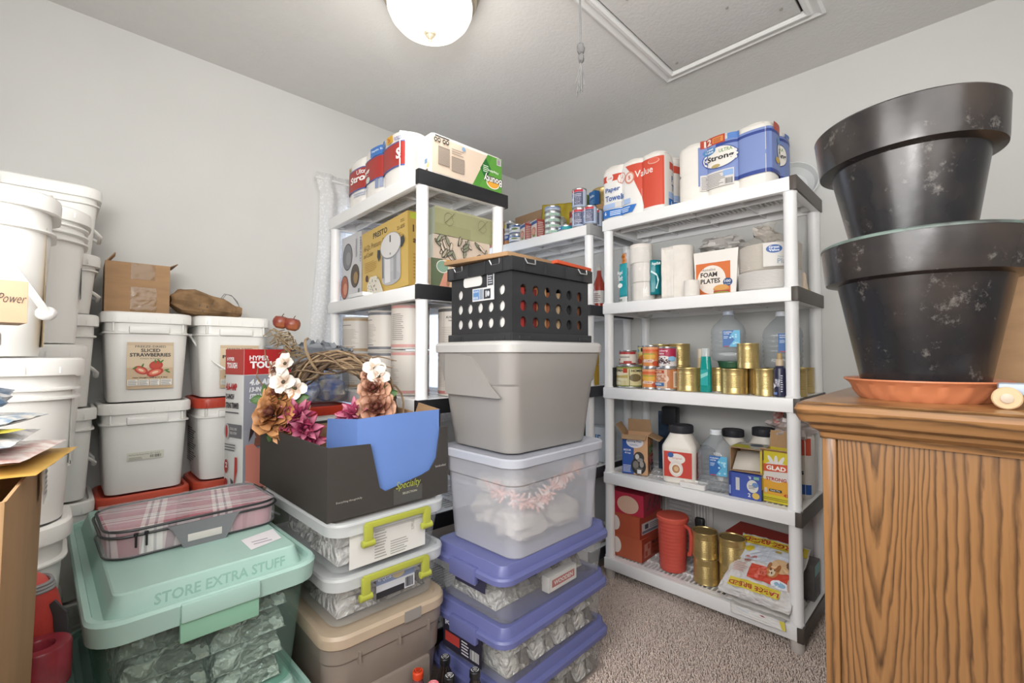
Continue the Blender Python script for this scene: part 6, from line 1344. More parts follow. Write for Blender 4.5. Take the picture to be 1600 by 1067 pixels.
bigcan('large printed food can with an orange tab, second from the left, lower row', .258, .195, 0, 'b99a70', 1, .072, .176, -PI/2-.9)
bigcan('large grey-banded food can beside the two pink-banded cans, upper row', .412, .115, 1, '6f7076', 0, .080, .181, -PI/2-.6)
bigcan('large grey-banded food can beside the two pink-banded cans, lower row', .412, .115, 0, '6f7076', 0, .080, .181, -PI/2-.6)
bigcan('large pink-banded food can behind the near front post, upper row', .63, .115, 1, 'cf9a94', 2, .080, .188, -PI/2-.7)
bigcan('large pink-banded food can behind the near front post, lower row', .63, .115, 0, 'cf9a94', 0, .080, .184, -PI/2-.7)
bigcan('large food can with a dark arched name beside the grey tote, upper row', .785, .245, 1, '5d5c5c', 3, .078, .180, -PI/2+.5)
bigcan('large food can with a pink base band beside the grey tote, lower row', .785, .245, 0, 'c07a74', 0, .078, .180, -PI/2+.5)

# ================================================================== goods on the corner unit
CX, CY = 2.0, 2.325
def Cp(u, v, tier): return (CX+v, CY-u, TI[tier])
T = 4
def slim(name, label, cat, u, v, z, w, d, h, base, pr=None, rz=0, side=None):
    t = thing(name, label, cat, (*Cp(u, v, T)[:2], z), RA+R(rz)); b = B(); b.box(0, 0, h/2, w, d, h, bev=.0015); b.build('carton', M(base, .5, noise_amt=.05), t)
    if pr: p = Print(front(d), gap=.0008, lay=.0003); pr(p, w/2, h); p.build('front_print', t)
    if side: p = Print(right(w), gap=.0008, lay=.0003); side(p, d/2, h); p.build('side_print', t)
    return t
Z = TI[4]
def salm(p, a, h): p.rect(-a, 0, a, h, 'd9a086'); p.poly([(-a, h*.6), (a*.9, h*.72), (a*.9, h*.92), (-a, h*.8)], '6fa3d6'); p.text('Helper', -a*.8, h*.68, h*.14, 'f2f5fa', a*1.4, 'l', .03); p.ell(-a*.2, h*.2, a*.28, h*.14, 'a9563c', 20); p.ell(-a*.2, h*.2, a*.22, h*.11, 'd9a086', 20); p.poly([(a*.4, 0), (a, 0), (a, h*.5)], '8a5a3a')
slim('pasta_dinner_carton', 'salmon-pink dinner carton with a blue banner at the far left of the corner unit top', 'box', .085, .07, Z, .16, .06, .125, 'd08a5c', salm)
def pinkt(p, a, h): p.rect(-a, 0, a, h, 'ddc8b4'); p.rect(-a*.4, h*.3, a*.3, h*.55, 'b5503c'); p.ell(a*.6, h*.5, a*.22, h*.36, 'b5503c', 20); p.ell(a*.6, h*.5, a*.17, h*.28, 'ddc8b4', 20)
slim('pasta_carton', 'beige carton with a red circle lying on the salmon-pink dinner carton', 'box', .07, .085, Z+.126, .23, .10, .05, 'd2b59a', pinkt)
DOGF = W('dfe3e6', ('r', -1, .78, 1, 1, '3f66a0'), ('t', 'SAVORY', 0, .83, .12, 'e9eef5', .7), ('e', .4, .55, .3, .14, '7a8a5a'), ('l', -.7, .3, .3, .5, 3, '7f8fa8'), ('r', -1, 0, 1, .12, '5c6f96'))
def small(label, u, v, z, r, h, wr, group=None, rz=0): return can(label, (*Cp(u, v, T)[:2], z), r, h, TIN, wr, group, ribs=False, rz=RA+R(rz))
BLUEC = W('3a62aa', ('r', -1, .1, 1, .4, 'c98a4a'), ('r', -1, .85, 1, 1, 'd9d9d9'), ('t', 'STEW', .0, .55, .2, 'f0f0f0', .6))
small('blue and orange can behind the near back post of the middle unit, lower', .215, .09, Z, .036, .095, BLUEC)
small('grey and yellow can stacked on the blue and orange can', .215, .09, Z+.096, .035, .07, W('c9ccd0', ('r', -1, .3, .0, .8, 'd3c85a'), ('r', .1, .2, .9, .8, '4a5560')))
g = 'flat white and blue food cans on the corner unit top'
small('flat white and blue can beside the first meat carton, lower of two', .305, .06, Z, .047, .052, DOGF, g, -10)
small('flat white and blue can beside the first meat carton, upper of two', .305, .062, Z+.053, .047, .066, DOGF, g, -10)
def bagm(label, u, v, z, rx, ry, rz, c, c2, seed, cat='bag', name='snack_bag'):
    b = B(); b.blob((0, 0, rz), rx, ry, rz, .35, 2.5, .85, 24, 14, seed, flat_bottom=0); o = b.build(name, M(c, .25, noise_amt=.6, nscale=28, col2=c2, bump=.3, bscale=40), None, smooth=30, loc=(*Cp(u, v, T)[:2], z), rot=(0, 0, RA)); return tag(o, label, cat)
bagm('red and white crumpled snack bag behind the flat white cans', .31, .20, Z, .065, .05, .085, 'c9443c', 'e4dcd6', 3)
def meat(p, a, h): p.rect(-a, 0, a, h, 'd9cfc4'); p.rect(-a, h*.78, a, h*.95, '42639a'); p.ell(-a*.1, h*.4, a*.75, h*.24, 'c58068', 22); p.ell(-a*.2, h*.38, a*.5, h*.16, 'd9a48c', 20); p.ell(a*.1, h*.15, a*.5, h*.06, '7f9a4c', 14)
def reds(p, a, h): p.rect(-a, 0, a, h, 'a34a44'); p.lines(-a*.8, h*.1, a*.8, h*.9, 8, 'd9c4bc')
slim('meat_carton', 'meat carton with red side and blue header, left of two at the shelf edge', 'box', .395, .055, Z, .072, .05, .105, 'a34a44', meat, -22, reds)
slim('meat_carton', 'meat carton with red side and blue header, right of two beside the green tins', 'box', .495, .05, Z, .078, .05, .108, 'a34a44', meat, -22, reds)
small('yellow and white tub with a clear lid behind the meat cartons', .415, .15, Z, .062, .135, W('e2d9c0', ('r', -1, .3, 1, .62, 'cfa84a'), ('r', -1, .75, 1, 1, 'e9e9e6')))
TUNA = W('a9cdb8', ('r', -1, .75, 1, 1, 'd3dad6'), ('r', -1, .0, 1, .15, 'c9d3cf'), ('r', -.2, .2, .1, .75, 'd9e9df'), ('l', .3, .25, .8, .7, 2, '7aa08c'))
for k in range(5): small('flat pale green tin, %s in its stack beside the teal tin' % ('bottom', 'second from the bottom', 'middle', 'second from the top', 'top')[k], .60+.002*(k % 2), .062, Z+.0335*k, .047, .033, TUNA if k < 4 else W('b9c4d4', ('r', -1, .6, 1, .9, '7f9ac0')), 'flat pale green tins')
bagm('clear crinkled bag between the green tins and the yellow pouch', .565, .155, Z, .05, .04, .07, 'd0d2cc', 'a9aca8', 6)
small('flat teal and white tin at the shelf edge, right of the green tins', .70, .06, Z, .046, .034, W('2f9aa0', ('r', -.5, .0, .1, 1, '3f6aa8'), ('e', -.3, .5, .3, .3, 'dfe9ee')), None, 0)
b = B(); t = thing('yellow_pouch', 'yellow plastic pouch standing up behind the green tins', 'pouch', (*Cp(.49, .245, T)[:2], Z), RA)
b.sheet(lambda u, v: Vector(((u-.5)*.30+.02*v, .0+.05*(1-v)*math.cos(u*PI-PI/2)*-1+.01*noise.noise(Vector((u*5, v*5, 1))), .28*v-.05*u*v)), 16, 12); b.build('pouch_front', M('c9b43a', .25, noise_amt=.35, nscale=10, col2='a08c28', bump=.3, bscale=30), t, solid=.002)
b = B(); b.sheet(lambda u, v: Vector(((u-.5)*.30+.02*v, .012+.04*(1-v)*math.cos(u*PI-PI/2), .28*v-.05*u*v)), 12, 8); b.build('pouch_back', M('b9a433', .25), t, solid=.002)
p = Print(plane((.0, -.052, 0), (1, 0, 0), (0, .1, 1)), gap=.004); p.rect(-.14, .03, .10, .10, 'c9603a'); p.ell(-.02, .075, .08, .03, 'e3c85a', 20); p.build('printed_band', t)
slim('kraft_carton', 'kraft carton at the back left corner of the corner unit top', 'box', .20, .36, Z, .30, .12, .275, 'b39272', None, -4)
slim('orange_carton', 'narrow orange carton behind the yellow pouch', 'box', .405, .385, Z, .06, .05, .235, 'd2602c')
small('red-capped clear spice jar between the green tins and the kraft riser', .705, .145, Z, .036, .135, W('c9b8a8', ('r', -1, .75, 1, 1, 'a33a40'), ('r', -.6, .2, .4, .5, 'b04a48')))
b = B(); t = thing('kraft_riser', 'kraft cardboard tray raising the second row of cans at the right end', 'tray', (*Cp(.80, .25, T)[:2], Z), RA+R(0)); b.box(0, .0, .0775, .20, .16, .155, bev=.002); b.build('tray', M('b08a60', .8, noise_amt=.1), t)
CHK = W('c3cfe2', ('r', -1, .86, 1, 1, 'c9404c'), ('r', -1, .55, .0, .8, '4f74b4'), ('r', .15, .1, 1, .85, '5a5f7c'), ('l', .2, .15, .9, .8, 7, 'c9cbd6'), ('r', -.75, .1, .0, .4, '6f8fc4'), ('r', .02, .0, .14, 1, 'e9ecef'), ('t', 'Tuna', -.4, .6, .14, 'f0f3f8', .5), ('r', -1, .0, 1, .08, 'a9b9d4'))
g = 'blue and white labelled cans at the right end of the corner unit'
small('blue and white can with a red rim at the shelf edge', .80, .052, Z, .040, .107, CHK, g, -25)
small('blue and white can with a red rim stacked on the first one', .80, .054, Z+.108, .040, .110, CHK, g, -25)
small('blue and white can with a red rim at the end of the corner unit', .8785, .045, Z, .036, .104, CHK, g, -25)
small('blue and white can half hidden behind the end can, against the kraft tray', .866, .120, Z, .0355, .104, CHK, g, -30)
can('large gold coffee-size can with a blue carton leaning on it, on the kraft tray', (*Cp(.828, .262, T)[:2], Z+.156), .072, .105, GOLD)
def bluei(p, a, h): p.rect(-a, 0, a, h, '2f6fae'); p.text('Jello', -a*.8, h*.5, h*.25, 'e3ebf4', a*1.5, 'l', .03); p.lines(-a*.7, h*.1, a*.7, h*.4, 3, '8fb4d8')
slim('pudding_carton', 'small bright blue carton standing on the kraft tray before the gold can', 'box', .815, .175, Z+.156, .06, .03, .078, '2a5f9c', bluei, -20)
def greeni(p, a, h): p.rect(-a, 0, a, h, '8fae6a'); p.text('51', -a*.5, h*.25, h*.3, 'f0f4ea', a*1.1, 'l', .04)
slim('green_carton', 'small green carton with white figures behind the upper blue and white can', 'box', .735, .165, Z+.156, .05, .03, .085, '7f9a5c', greeni, -10) if False else slim('green_carton', 'small green carton with white figures on the left of the kraft tray', 'box', .725, .20, Z+.156, .05, .03, .085, '7f9a5c', greeni, -10)
bagm('pink and grey printed packet between the green carton and the stacked cans', .755, .235, Z+.156, .024, .024, .05, 'c98a94', '7d7f8c', 8, 'packet', 'printed_packet')
# things glimpsed lower on the corner unit, between the two shelving units
T = 3
t = thing('sauce_bottle', 'red sauce bottle seen between the two shelving units', 'bottle', Cp(.855, .16, T), RA)
b = B(); b.lathe([(.030, 0), (.034, .004), (.034, .10), (.030, .13), (.014, .175), (.012, .20), (.012, .205)], 26); b.build('bottle', M('a33a2c', .2), t)
b = B(); b.lathe([(.013, .205), (.0135, .22), (.006, .235), (.003, .25)], 18); b.build('cap', M('c9c3bc', .4), t)
p = Print(cyl(.034), step=.005, gap=.0006); p.rect(-.05, .02, .05, .09, 'd9d3ce'); p.lines(-.03, .03, .03, .08, 5, '8a6a64'); p.build('paper_label', t)
T = 2
for k in range(2):
    def yl(p, a, h): p.rect(-a, 0, a, h, 'dfb93a'); p.rect(-a, h*.75, a, h*.95, 'e3cf6a'); p.ell(0, h*.6, a*.5, h*.1, '5f9ac4', 16); p.ell(0, h*.28, a*.7, h*.2, 'c98a4a', 18); p.ell(0, h*.3, a*.5, h*.1, 'e3c48a', 16); p.rect(-a, 0, a, h*.06, 'b98f2c')
    slim('cornbread_carton', 'yellow mix carton, %s of two seen between the two shelving units' % ('lower', 'upper')[k], 'box', .83, .10, TI[2]+.112*k, .085, .06, .11, 'cfa52f', yl)
T = 1
t = thing('green_bottle', 'dark green bottle standing low on the corner unit, seen past the frosted tote', 'bottle', Cp(.80, .09, T), RA)
b = B(); b.lathe([(.028, 0), (.032, .004), (.032, .10), (.026, .125), (.013, .16), (.012, .215), (.014, .22)], 26); b.build('bottle', M('2f6a45', .15, alpha=.9), t)
p = Print(cyl(.032), step=.005, gap=.0006); p.rect(-.05, .02, .05, .09, 'cfd9d0'); p.rect(-.05, .05, .05, .07, '4a8a5c'); p.build('paper_label', t)
def flr(p, a, h): p.rect(-a, 0, a, h, 'dfe3e6'); p.text('flour', -a*.7, h*.65, h*.2, '3f74a8', a*1.3, 'l', .03); p.lines(-a*.6, h*.2, a*.6, h*.5, 4, 'a9b4bc')
slim('flour_carton', 'white carton with blue lettering behind the green bottle', 'box', .80, .22, TI[1], .18, .10, .19, 'd3d8da', flr)
T = 0
# ================================================================== wreath and flowers in the black carton
RW = .187
WR = thing('grapevine_wreath', 'grapevine wreath with white, copper and magenta silk flowers standing in the open black carton', 'wreath', (.710, 1.585, .927), -PI/4, None, R(-6))
VINE = [M(c, .8, noise_amt=.3, nscale=40) for c in ('8a7258', '6e5844', 'a48b6c', '5c4a3a')]
protos = []
for k in range(14):
    b = B(); pts = []; ph = rnd.random()*6.28; r0 = .014+.034*rnd.random(); tw = rnd.choice((-3, -2, 2, 3)); L = 1.0 if k < 9 else .45+.3*rnd.random(); n = 44
    for i in range(n+1):
        a = 2*PI*L*i/n; q = ph+tw*a+.35*noise.noise(Vector((a*1.5, k, 0)))
        rr = RW+r0*math.cos(q)+.006*noise.noise(Vector((a*4, k, 3)))
        pts.append((rr*math.cos(a), .85*r0*math.sin(q)+.005*noise.noise(Vector((a*5, k, 9))), rr*math.sin(a)))
    b.tube(pts, .0024+.0016*rnd.random(), 5); protos.append(b.build('vine', VINE[k % 4], WR, smooth=60))
for k in range(46):
    o = rnd.choice(protos).copy(); COL.objects.link(o); o.parent = WR; o.rotation_euler = (rnd.uniform(-.05, .05), rnd.random()*6.28, rnd.uniform(-.04, .04)); s = rnd.uniform(.93, 1.07); o.scale = (s, s*.9, s)
b = B()   # binding strand on the left shoulder, with loose twig ends
ba = R(118); c, s_ = math.cos(ba), math.sin(ba)
b.tube([((RW+.056*math.cos(q))*c, .054*math.sin(q), (RW+.056*math.cos(q))*s_+.004*k) for k, q in enumerate([2*PI*i/14 for i in range(15)])], .0045, 5); b.build('binding_strand', VINE[2], WR, smooth=60)
for P in ([(.12, -.04, .15), (.17, -.055, .17), (.205, -.05, .16)], [(-.20, -.04, .14), (-.235, -.05, .20), (-.24, -.05, .235)], [(.10, -.05, .19), (.16, -.06, .20), (.22, -.05, .185)], [(-.23, -.03, .08), (-.26, -.05, .13), (-.255, -.055, .165)]):
    b = B(); b.tube(P, [.003, .0026, .0016], 5); b.build('twig', VINE[0], WR)
def petal_mesh(w, l, cup, mat, tip=.6, ruf=.1, name='petal'):
    b = B()
    def f(u, v):
        x = (u-.5)*2; ww = w*(math.sin(PI*min(1, v*.72+.12))**.7)*(1-.0*v) if tip < 1 else w*math.sin(PI*(.06+.90*v))
        return (x*ww, ruf*w*math.sin(x*5+v*3)*v + cup*w*(x*x)*.9 - .0, l*v), v
    b.sheet(lambda u, v: (lambda p, vv: (p[0], p[1]-cup*l*.35*vv*vv, p[2]))(*f(u, v)), 6, 6)
    o = b.build(name, mat, None, smooth=80); me = o.data; bpy.data.objects.remove(o); return me
def place_petals(par, me, n, tilt, r0, z0, scale=1, a0=0, jit=.1, name='petal'):
    for k in range(n):
        o = bpy.data.objects.new(name, me); COL.objects.link(o); o.parent = par
        a = a0+2*PI*k/n+rnd.uniform(-jit, jit)
        o.matrix_local = Matrix.Rotation(a, 4, 'Z') @ Matrix.Translation((0, r0, z0)) @ Matrix.Rotation(-(tilt+rnd.uniform(-jit, jit)), 4, 'X') @ Matrix.Scale(scale*rnd.uniform(.92, 1.08), 4) @ Matrix.Rotation(PI, 4, 'Z')
def petalm(name, base, tip, ln):
    m = bpy.data.materials.new(name); m.use_nodes = True; n = m.node_tree.nodes; l = m.node_tree.links; p = n['Principled BSDF']; p.inputs['Roughness'].default_value = .5
    tc = n.new('ShaderNodeTexCoord'); sp = n.new('ShaderNodeSeparateXYZ'); l.new(tc.outputs['Object'], sp.inputs[0]); r = n.new('ShaderNodeMapRange'); r.inputs[1].default_value = ln*.35; r.inputs[2].default_value = ln; l.new(sp.outputs[2], r.inputs[0])
    mx = n.new('ShaderNodeMix'); mx.data_type = 'RGBA'; mx.inputs[6].default_value = (*lin(base), 1); mx.inputs[7].default_value = (*lin(tip), 1); l.new(r.outputs[0], mx.inputs[0]); l.new(mx.outputs[2], p.inputs['Base Color']); return m
COP = petalm('copper_petal', '7a4526', 'cf9762', .042); COP2 = petalm('rosy_petal', '7d4a38', 'cfa084', .042); DRK = M('6e3d30', .7)
WHT = petalm('white_petal', 'cbb39e', 'f0ebe2', .020); MAG = petalm('magenta_petal', '6e2040', 'b8486a', .055); MAGP = petalm('pink_petal', '8a2a50', 'd98aa0', .062); LEAF = M('54783f', .5, noise_amt=.3, nscale=18)
rose_in = petal_mesh(.011, .024, .9, DRK); 
pm_rose = {m.name: (petal_mesh(.017, .030, .9, m, ruf=.04), petal_mesh(.023, .038, .6, m, ruf=.05), petal_mesh(.027, .045, .35, m, ruf=.07)) for m in (COP, COP2)}
pm_dog = petal_mesh(.019, .034, .35, WHT); pm_mag = petal_mesh(.013, .060, .5, MAG, 1.5, .05); pm_mag2 = petal_mesh(.013, .064, .4, MAGP, 1.5, .05); pm_leaf = petal_mesh(.018, .05, .25, LEAF, 1.5, .1)
def flower(px, py, depth, kind, size=1.0, face=(0, -1, .15), mat=COP):
    x, z = .95*(px-518)/429, .97*(652-py)/429
    f = bpy.data.objects.new({'rose': 'silk_rose', 'dog': 'dogwood_flower', 'mag': 'magenta_lily', 'leaf': 'leaf_spray'}[kind], None)
    b = B()
    if kind == 'rose': b.blob((0, 0, .014), .008, .008, .014, .2, 4, nu=12, nv=8); cm = DRK
    elif kind == 'dog': b.blob((0, 0, .004), .006, .006, .004, .3, 6, nu=12, nv=6); cm = M('4a4030', .7)
    elif kind == 'mag': b.blob((0, 0, .02), .008, .008, .022, .2, 4, nu=12, nv=8); cm = MAG
    else: b.tube([(0, 0, -.02), (0, 0, .01)], .003, 6); cm = LEAF
    f = b.build(f.name, cm, WR)
    q = Vector(face).normalized().to_track_quat('Z', 'Y'); f.location = (x, -depth, z); f.rotation_mode = 'QUATERNION'; f.rotation_quaternion = q; f.scale = (size,)*3
    if kind == 'rose':
        a, c2, c3 = pm_rose[mat.name]
        place_petals(f, rose_in, 5, .25, .004, .004); place_petals(f, a, 5, .55, .008, .001, 1, .3); place_petals(f, c2, 6, .95, .009, -.002, 1.05, .1); place_petals(f, c3, 6, 1.30, .010, -.006, 1.1, .5)
    if kind == 'dog': place_petals(f, pm_dog, 4, 1.25, .003, 0, 1.05)
    if kind == 'mag': place_petals(f, pm_mag, 6, .35, .004, .0, .8); place_petals(f, pm_mag2, 7, .75, .006, -.002, .95, .3); place_petals(f, pm_mag, 8, 1.15, .008, -.006, 1, .1)
    if kind == 'leaf': place_petals(f, pm_leaf, 4, 1.1, .004, 0, 1, 0, .4, 'leaf')
    return f
for a in [(447, 575, .062, 'dog', 1.0, (-.2, -1, .3)), (435, 590, .06, 'dog', .8, (-.5, -1, .1)), (449, 603, .074, 'dog', 1.15, (-.1, -1, .2)), (466, 612, .068, 'dog', .95, (.3, -1, 0)),
          (430, 582, .05, 'rose', .55, (-.6, -1, .4), COP2),
          (441, 622, .066, 'rose', .95, (-.1, -1, .5), COP), (440, 650, .088, 'rose', 1.28, (-.15, -1, .35), COP), (462, 673, .092, 'rose', .9, (.1, -1, .3), COP), (474, 640, .05, 'rose', .5, (.2, -1, .2), COP2),
          (472, 655, .075, 'mag', 1.0, (.15, -1, .7)), (486, 672, .08, 'mag', .95, (.6, -1, .3)), (492, 690, .07, 'mag', .9, (.5, -1, .0)),
          (420, 628, .06, 'leaf', .9, (-.5, -1, 0)), (462, 630, .06, 'leaf', .9, (.4, -1, .1)), (437, 668, .07, 'leaf', 1.0, (-.2, -1, -.3)),
          (585, 582, .055, 'dog', 1.0, (.2, -1, .3)), (592, 594, .062, 'dog', .95, (.4, -1, 0)), (577, 592, .05, 'rose', .55, (0, -1, .3), COP2), (578, 606, .05, 'dog', .7, (.0, -1, .0)),
          (585, 614, .064, 'rose', .95, (.15, -1, .4), COP2), (592, 642, .075, 'rose', 1.15, (.2, -1, .25), COP2), (600, 622, .05, 'leaf', .8, (.5, -1, .1)),
          (562, 652, .075, 'mag', 1.0, (-.15, -1, .8)), (548, 660, .07, 'mag', .8, (-.6, -1, .5)), (575, 664, .07, 'mag', .8, (.3, -1, .5))]:
    flower(*a)
# apple and raffia spray behind the wreath
t = thing('apple_spray', 'artificial red apples with raffia on a stem behind the top left of the wreath', 'decoration', (.60, 1.752, .694))
b = B(); b.tube([(0, 0, 0), (.01, .0, .25), (0, 0, .50)], .004, 6); b.build('stem', VINE[1], t)
APP = M('70232a', .35, noise_amt=.6, nscale=14, col2='a8683f')
for k, (x, y, z) in enumerate(((-.018, .018, .540), (.012, -.010, .532))):
    b = B(); b.lathe([(.003, .040), (.009, .043), (.020, .041), (.026, .031), (.0275, .021), (.024, .008), (.015, 0), (.004, .002)], 26, wob=lambda i, r, z_: .03*math.cos(2*PI*i/26*5)*(z_ < .012)); a = b.build('apple', APP, t, loc=(x, y, z), rot=(.2, .1, 0))
    b = B(); b.tube([(0, 0, .038), (.002, 0, .048), (.005, 0, .054)], .0016, 5); b.build('stalk', VINE[1], a)
b = B()
for k in range(70):
    a = rnd.random()*6.28; q = rnd.random(); x0 = -.03+.07*q; z0 = .53-.10*q
    b.tube([(x0, 0, z0), (x0+.03*math.cos(a), .03*math.sin(a), z0+.012*rnd.random()), (x0+.05*math.cos(a+1), .04*math.sin(a+1), z0-.02*rnd.random())], .0016, 4)
o = b.build('raffia', M('a08a68', .8, noise_amt=.3, nscale=50), t); o['kind'] = 'stuff'
# bag of bread-like packages on the red-lidded pail
t = thing('plastic_bag', 'grey see-through plastic bag gathered at its top on the bright red pail lid', 'bag', (.835, 2.085, .923), R(-20))
def bagw(i, r, z): return .14*noise.noise(Vector((math.cos(i*.14)*3, math.sin(i*.14)*3, z*12)))
b = B(); b.lathe([(.10, 0), (.135, .01), (.145, .08), (.14, .15), (.12, .205), (.07, .235), (.03, .245)], 44, cap1=False, wob=bagw, sy=.75); b.build('bag_film', M('c3c9d2', .12, alpha=.16, bump=.5, bscale=30, spec=.8), t, smooth=25)
b = B()
b.sheet(lambda u, v: Vector(((u-.5)*.32, -.03+.06*v, .235+.055*math.sin(u*PI)*(.5+.5*noise.noise(Vector((u*9, v*3, 1))))+.03*noise.noise(Vector((u*14, v*6, 4))))), 40, 8); b.blob((0, 0, .235), .11, .04, .028, .5, 3, 1, 24, 10, 3); b.blob((-.13, -.03, .245), .07, .012, .014, .3, 3, 1, 16, 8, 5)
b.build('gathered_top', M('93989e', .25, alpha=.9, bump=.5, bscale=40), t, smooth=25)
for k, (x, y, z, c, c2, rx, rz, lab) in enumerate([(-.06, -.03, .0, '5f7cc0', 'dfe3ea', .06, .05, 'blue and white wrapped loaf at the left inside the grey plastic bag'), (.055, -.03, .0, '4a68b4', 'e3d6b8', .06, .05, 'blue wrapped loaf at the right inside the grey plastic bag'), (-.045, .0, .085, 'e0dccf', 'c9a24a', .055, .04, 'cream and yellow wrapped loaf on top inside the grey plastic bag'), (.05, .0, .09, '6f8ac9', 'ece8dc', .055, .042, 'pale blue wrapped loaf on top inside the grey plastic bag')]):
    b = B(); b.blob((0, 0, rz), rx, .06, rz, .25, 2.4, .8, 26, 14, k+20, flat_bottom=0); o = b.build('wrapped_loaf', M(c, .25, noise_amt=.6, nscale=18, col2=c2, bump=.3, bscale=40), None, loc=(.835+x, 2.085+y-.01, .928+z)); tag(o, lab, 'bread')

# ================================================================== on the pails
o = thing('carton', 'small taped brown carton with loose top flaps on the strawberry pail', 'carton', (.222, YW-.145, 4*.3235-.003), R(-2))
w, d, h = .185, .19, .178
b = B(); b.box(0, 0, h/2, w, d, h, bev=.002); b.build('box', CARD, o)
b = B(); b.prism([(-.09, 0), (.0, 0), (.0, .035), (-.09, .030)], -.0015, .0015); b.build('flap', CARD, o, loc=(0, d/2-.003, h-.001), rot=(R(50), R(3), 0))
b = B(); b.prism([(-.092, 0), (.092, 0), (.08, .07), (-.06, .085)], -.0015, .0015); b.build('flap', CARD, o, loc=(0, -d/2+.003, h), rot=(R(-84), R(0), 0))
b = B(); b.prism([(-.06, 0), (.05, 0), (.05, .05), (-.06, .045)], -.0015, .0015); b.build('flap', CARD, o, loc=(-w/2+.002, -.01, h-.001), rot=(R(35), 0, PI/2))
b = B(); b.prism([(-.08, 0), (.06, 0), (.06, .03), (-.08, .035)], -.0015, .0015); b.build('flap', CARD_D, o, loc=(w/2-.004, .01, h-.001), rot=(R(60), 0, PI/2))
b = B(); b.sheet(lambda u, v: Vector((-.022+.075*u+.004*noise.noise(Vector((u*3, v*9, 1))), -d/2-.0015-.002*abs(noise.noise(Vector((u*9, v*9, 2)))), .004+.088*v)), 12, 16); b.build('packing_tape', M('b3936a', .15, alpha=.45, bump=.3, bscale=60, spec=.9), o)
b = B(); b.sheet(lambda u, v: Vector((-.022+.07*u+.004*noise.noise(Vector((u*3, v*9, 5))), -d/2-.0015-.002*abs(noise.noise(Vector((u*9, v*9, 7)))), .12+.057*v)), 12, 10); b.build('packing_tape', M('b3936a', .15, alpha=.4, bump=.3, bscale=60, spec=.9), o)
t = thing('brown_paper_bag', 'crumpled brown paper bag lying across the two pails by the wall', 'bag', (.447, YW-.14, 4*.3235+.001), R(-4))
b = B()
KR = M('9c7c58', .85, noise_amt=.35, nscale=22, col2='745a3e', bump=.5, bscale=30)
prof = [(-.118, .046, .02), (-.085, .060, .048), (-.04, .066, .052), (.02, .062, .046), (.07, .048, .036), (.105, .034, .022), (.125, .040, .020)]
rings = []
for i, (x, ry, rz_) in enumerate(prof):
    ring = []
    for k in range(18):
        a = 2*PI*k/18; cr = 1+.4*noise.noise(Vector((x*24, math.cos(a)*2.2, math.sin(a)*2.2)))
        zc = (.058, .056, .052, .046, .036, .028, .026)[i]
        ring.append((x+.012*noise.noise(Vector((k*.9, i, 2))), ry*cr*math.copysign(abs(math.cos(a))**.7, math.cos(a)), max(.0, zc+rz_*cr*math.copysign(abs(math.sin(a))**.7, math.sin(a)))))
    rings.append(ring)
b.loft(rings); bmesh.ops.subdivide_edges(b.bm, edges=b.bm.edges, cuts=2, use_grid_fill=True, fractal=.55, seed=2); b.build('paper', KR, t, smooth=15)
b = B(); b.tube([(.05, -.01, .075), (.065, -.01, .098), (.09, -.01, .094), (.112, -.01, .07), (.12, -.012, .045)], .0016, 5); b.tube([(.055, .01, .07), (.075, .01, .10), (.098, .01, .092), (.118, .008, .06)], .0014, 5); b.build('wire', M('8b8c8e', .4, .5), t)
p = Print(plane((0, -.068, .0), (1, -.06, 0), (0, .15, 1)), gap=.004)
for u, v, w2, h2 in ((-.075, .055, .006, .022), (-.03, .035, .004, .009), (-.005, .03, .004, .008), (.01, .045, .007, .005), (-.02, .012, .004, .007)): q_ = Print(plane((0, -.068, .0), (1, -.06, 0), (0, .15, 1)), gap=.004); q_.rect(u, v, u+w2, v+h2, '3c3024'); q_.build('dark_mark', t)

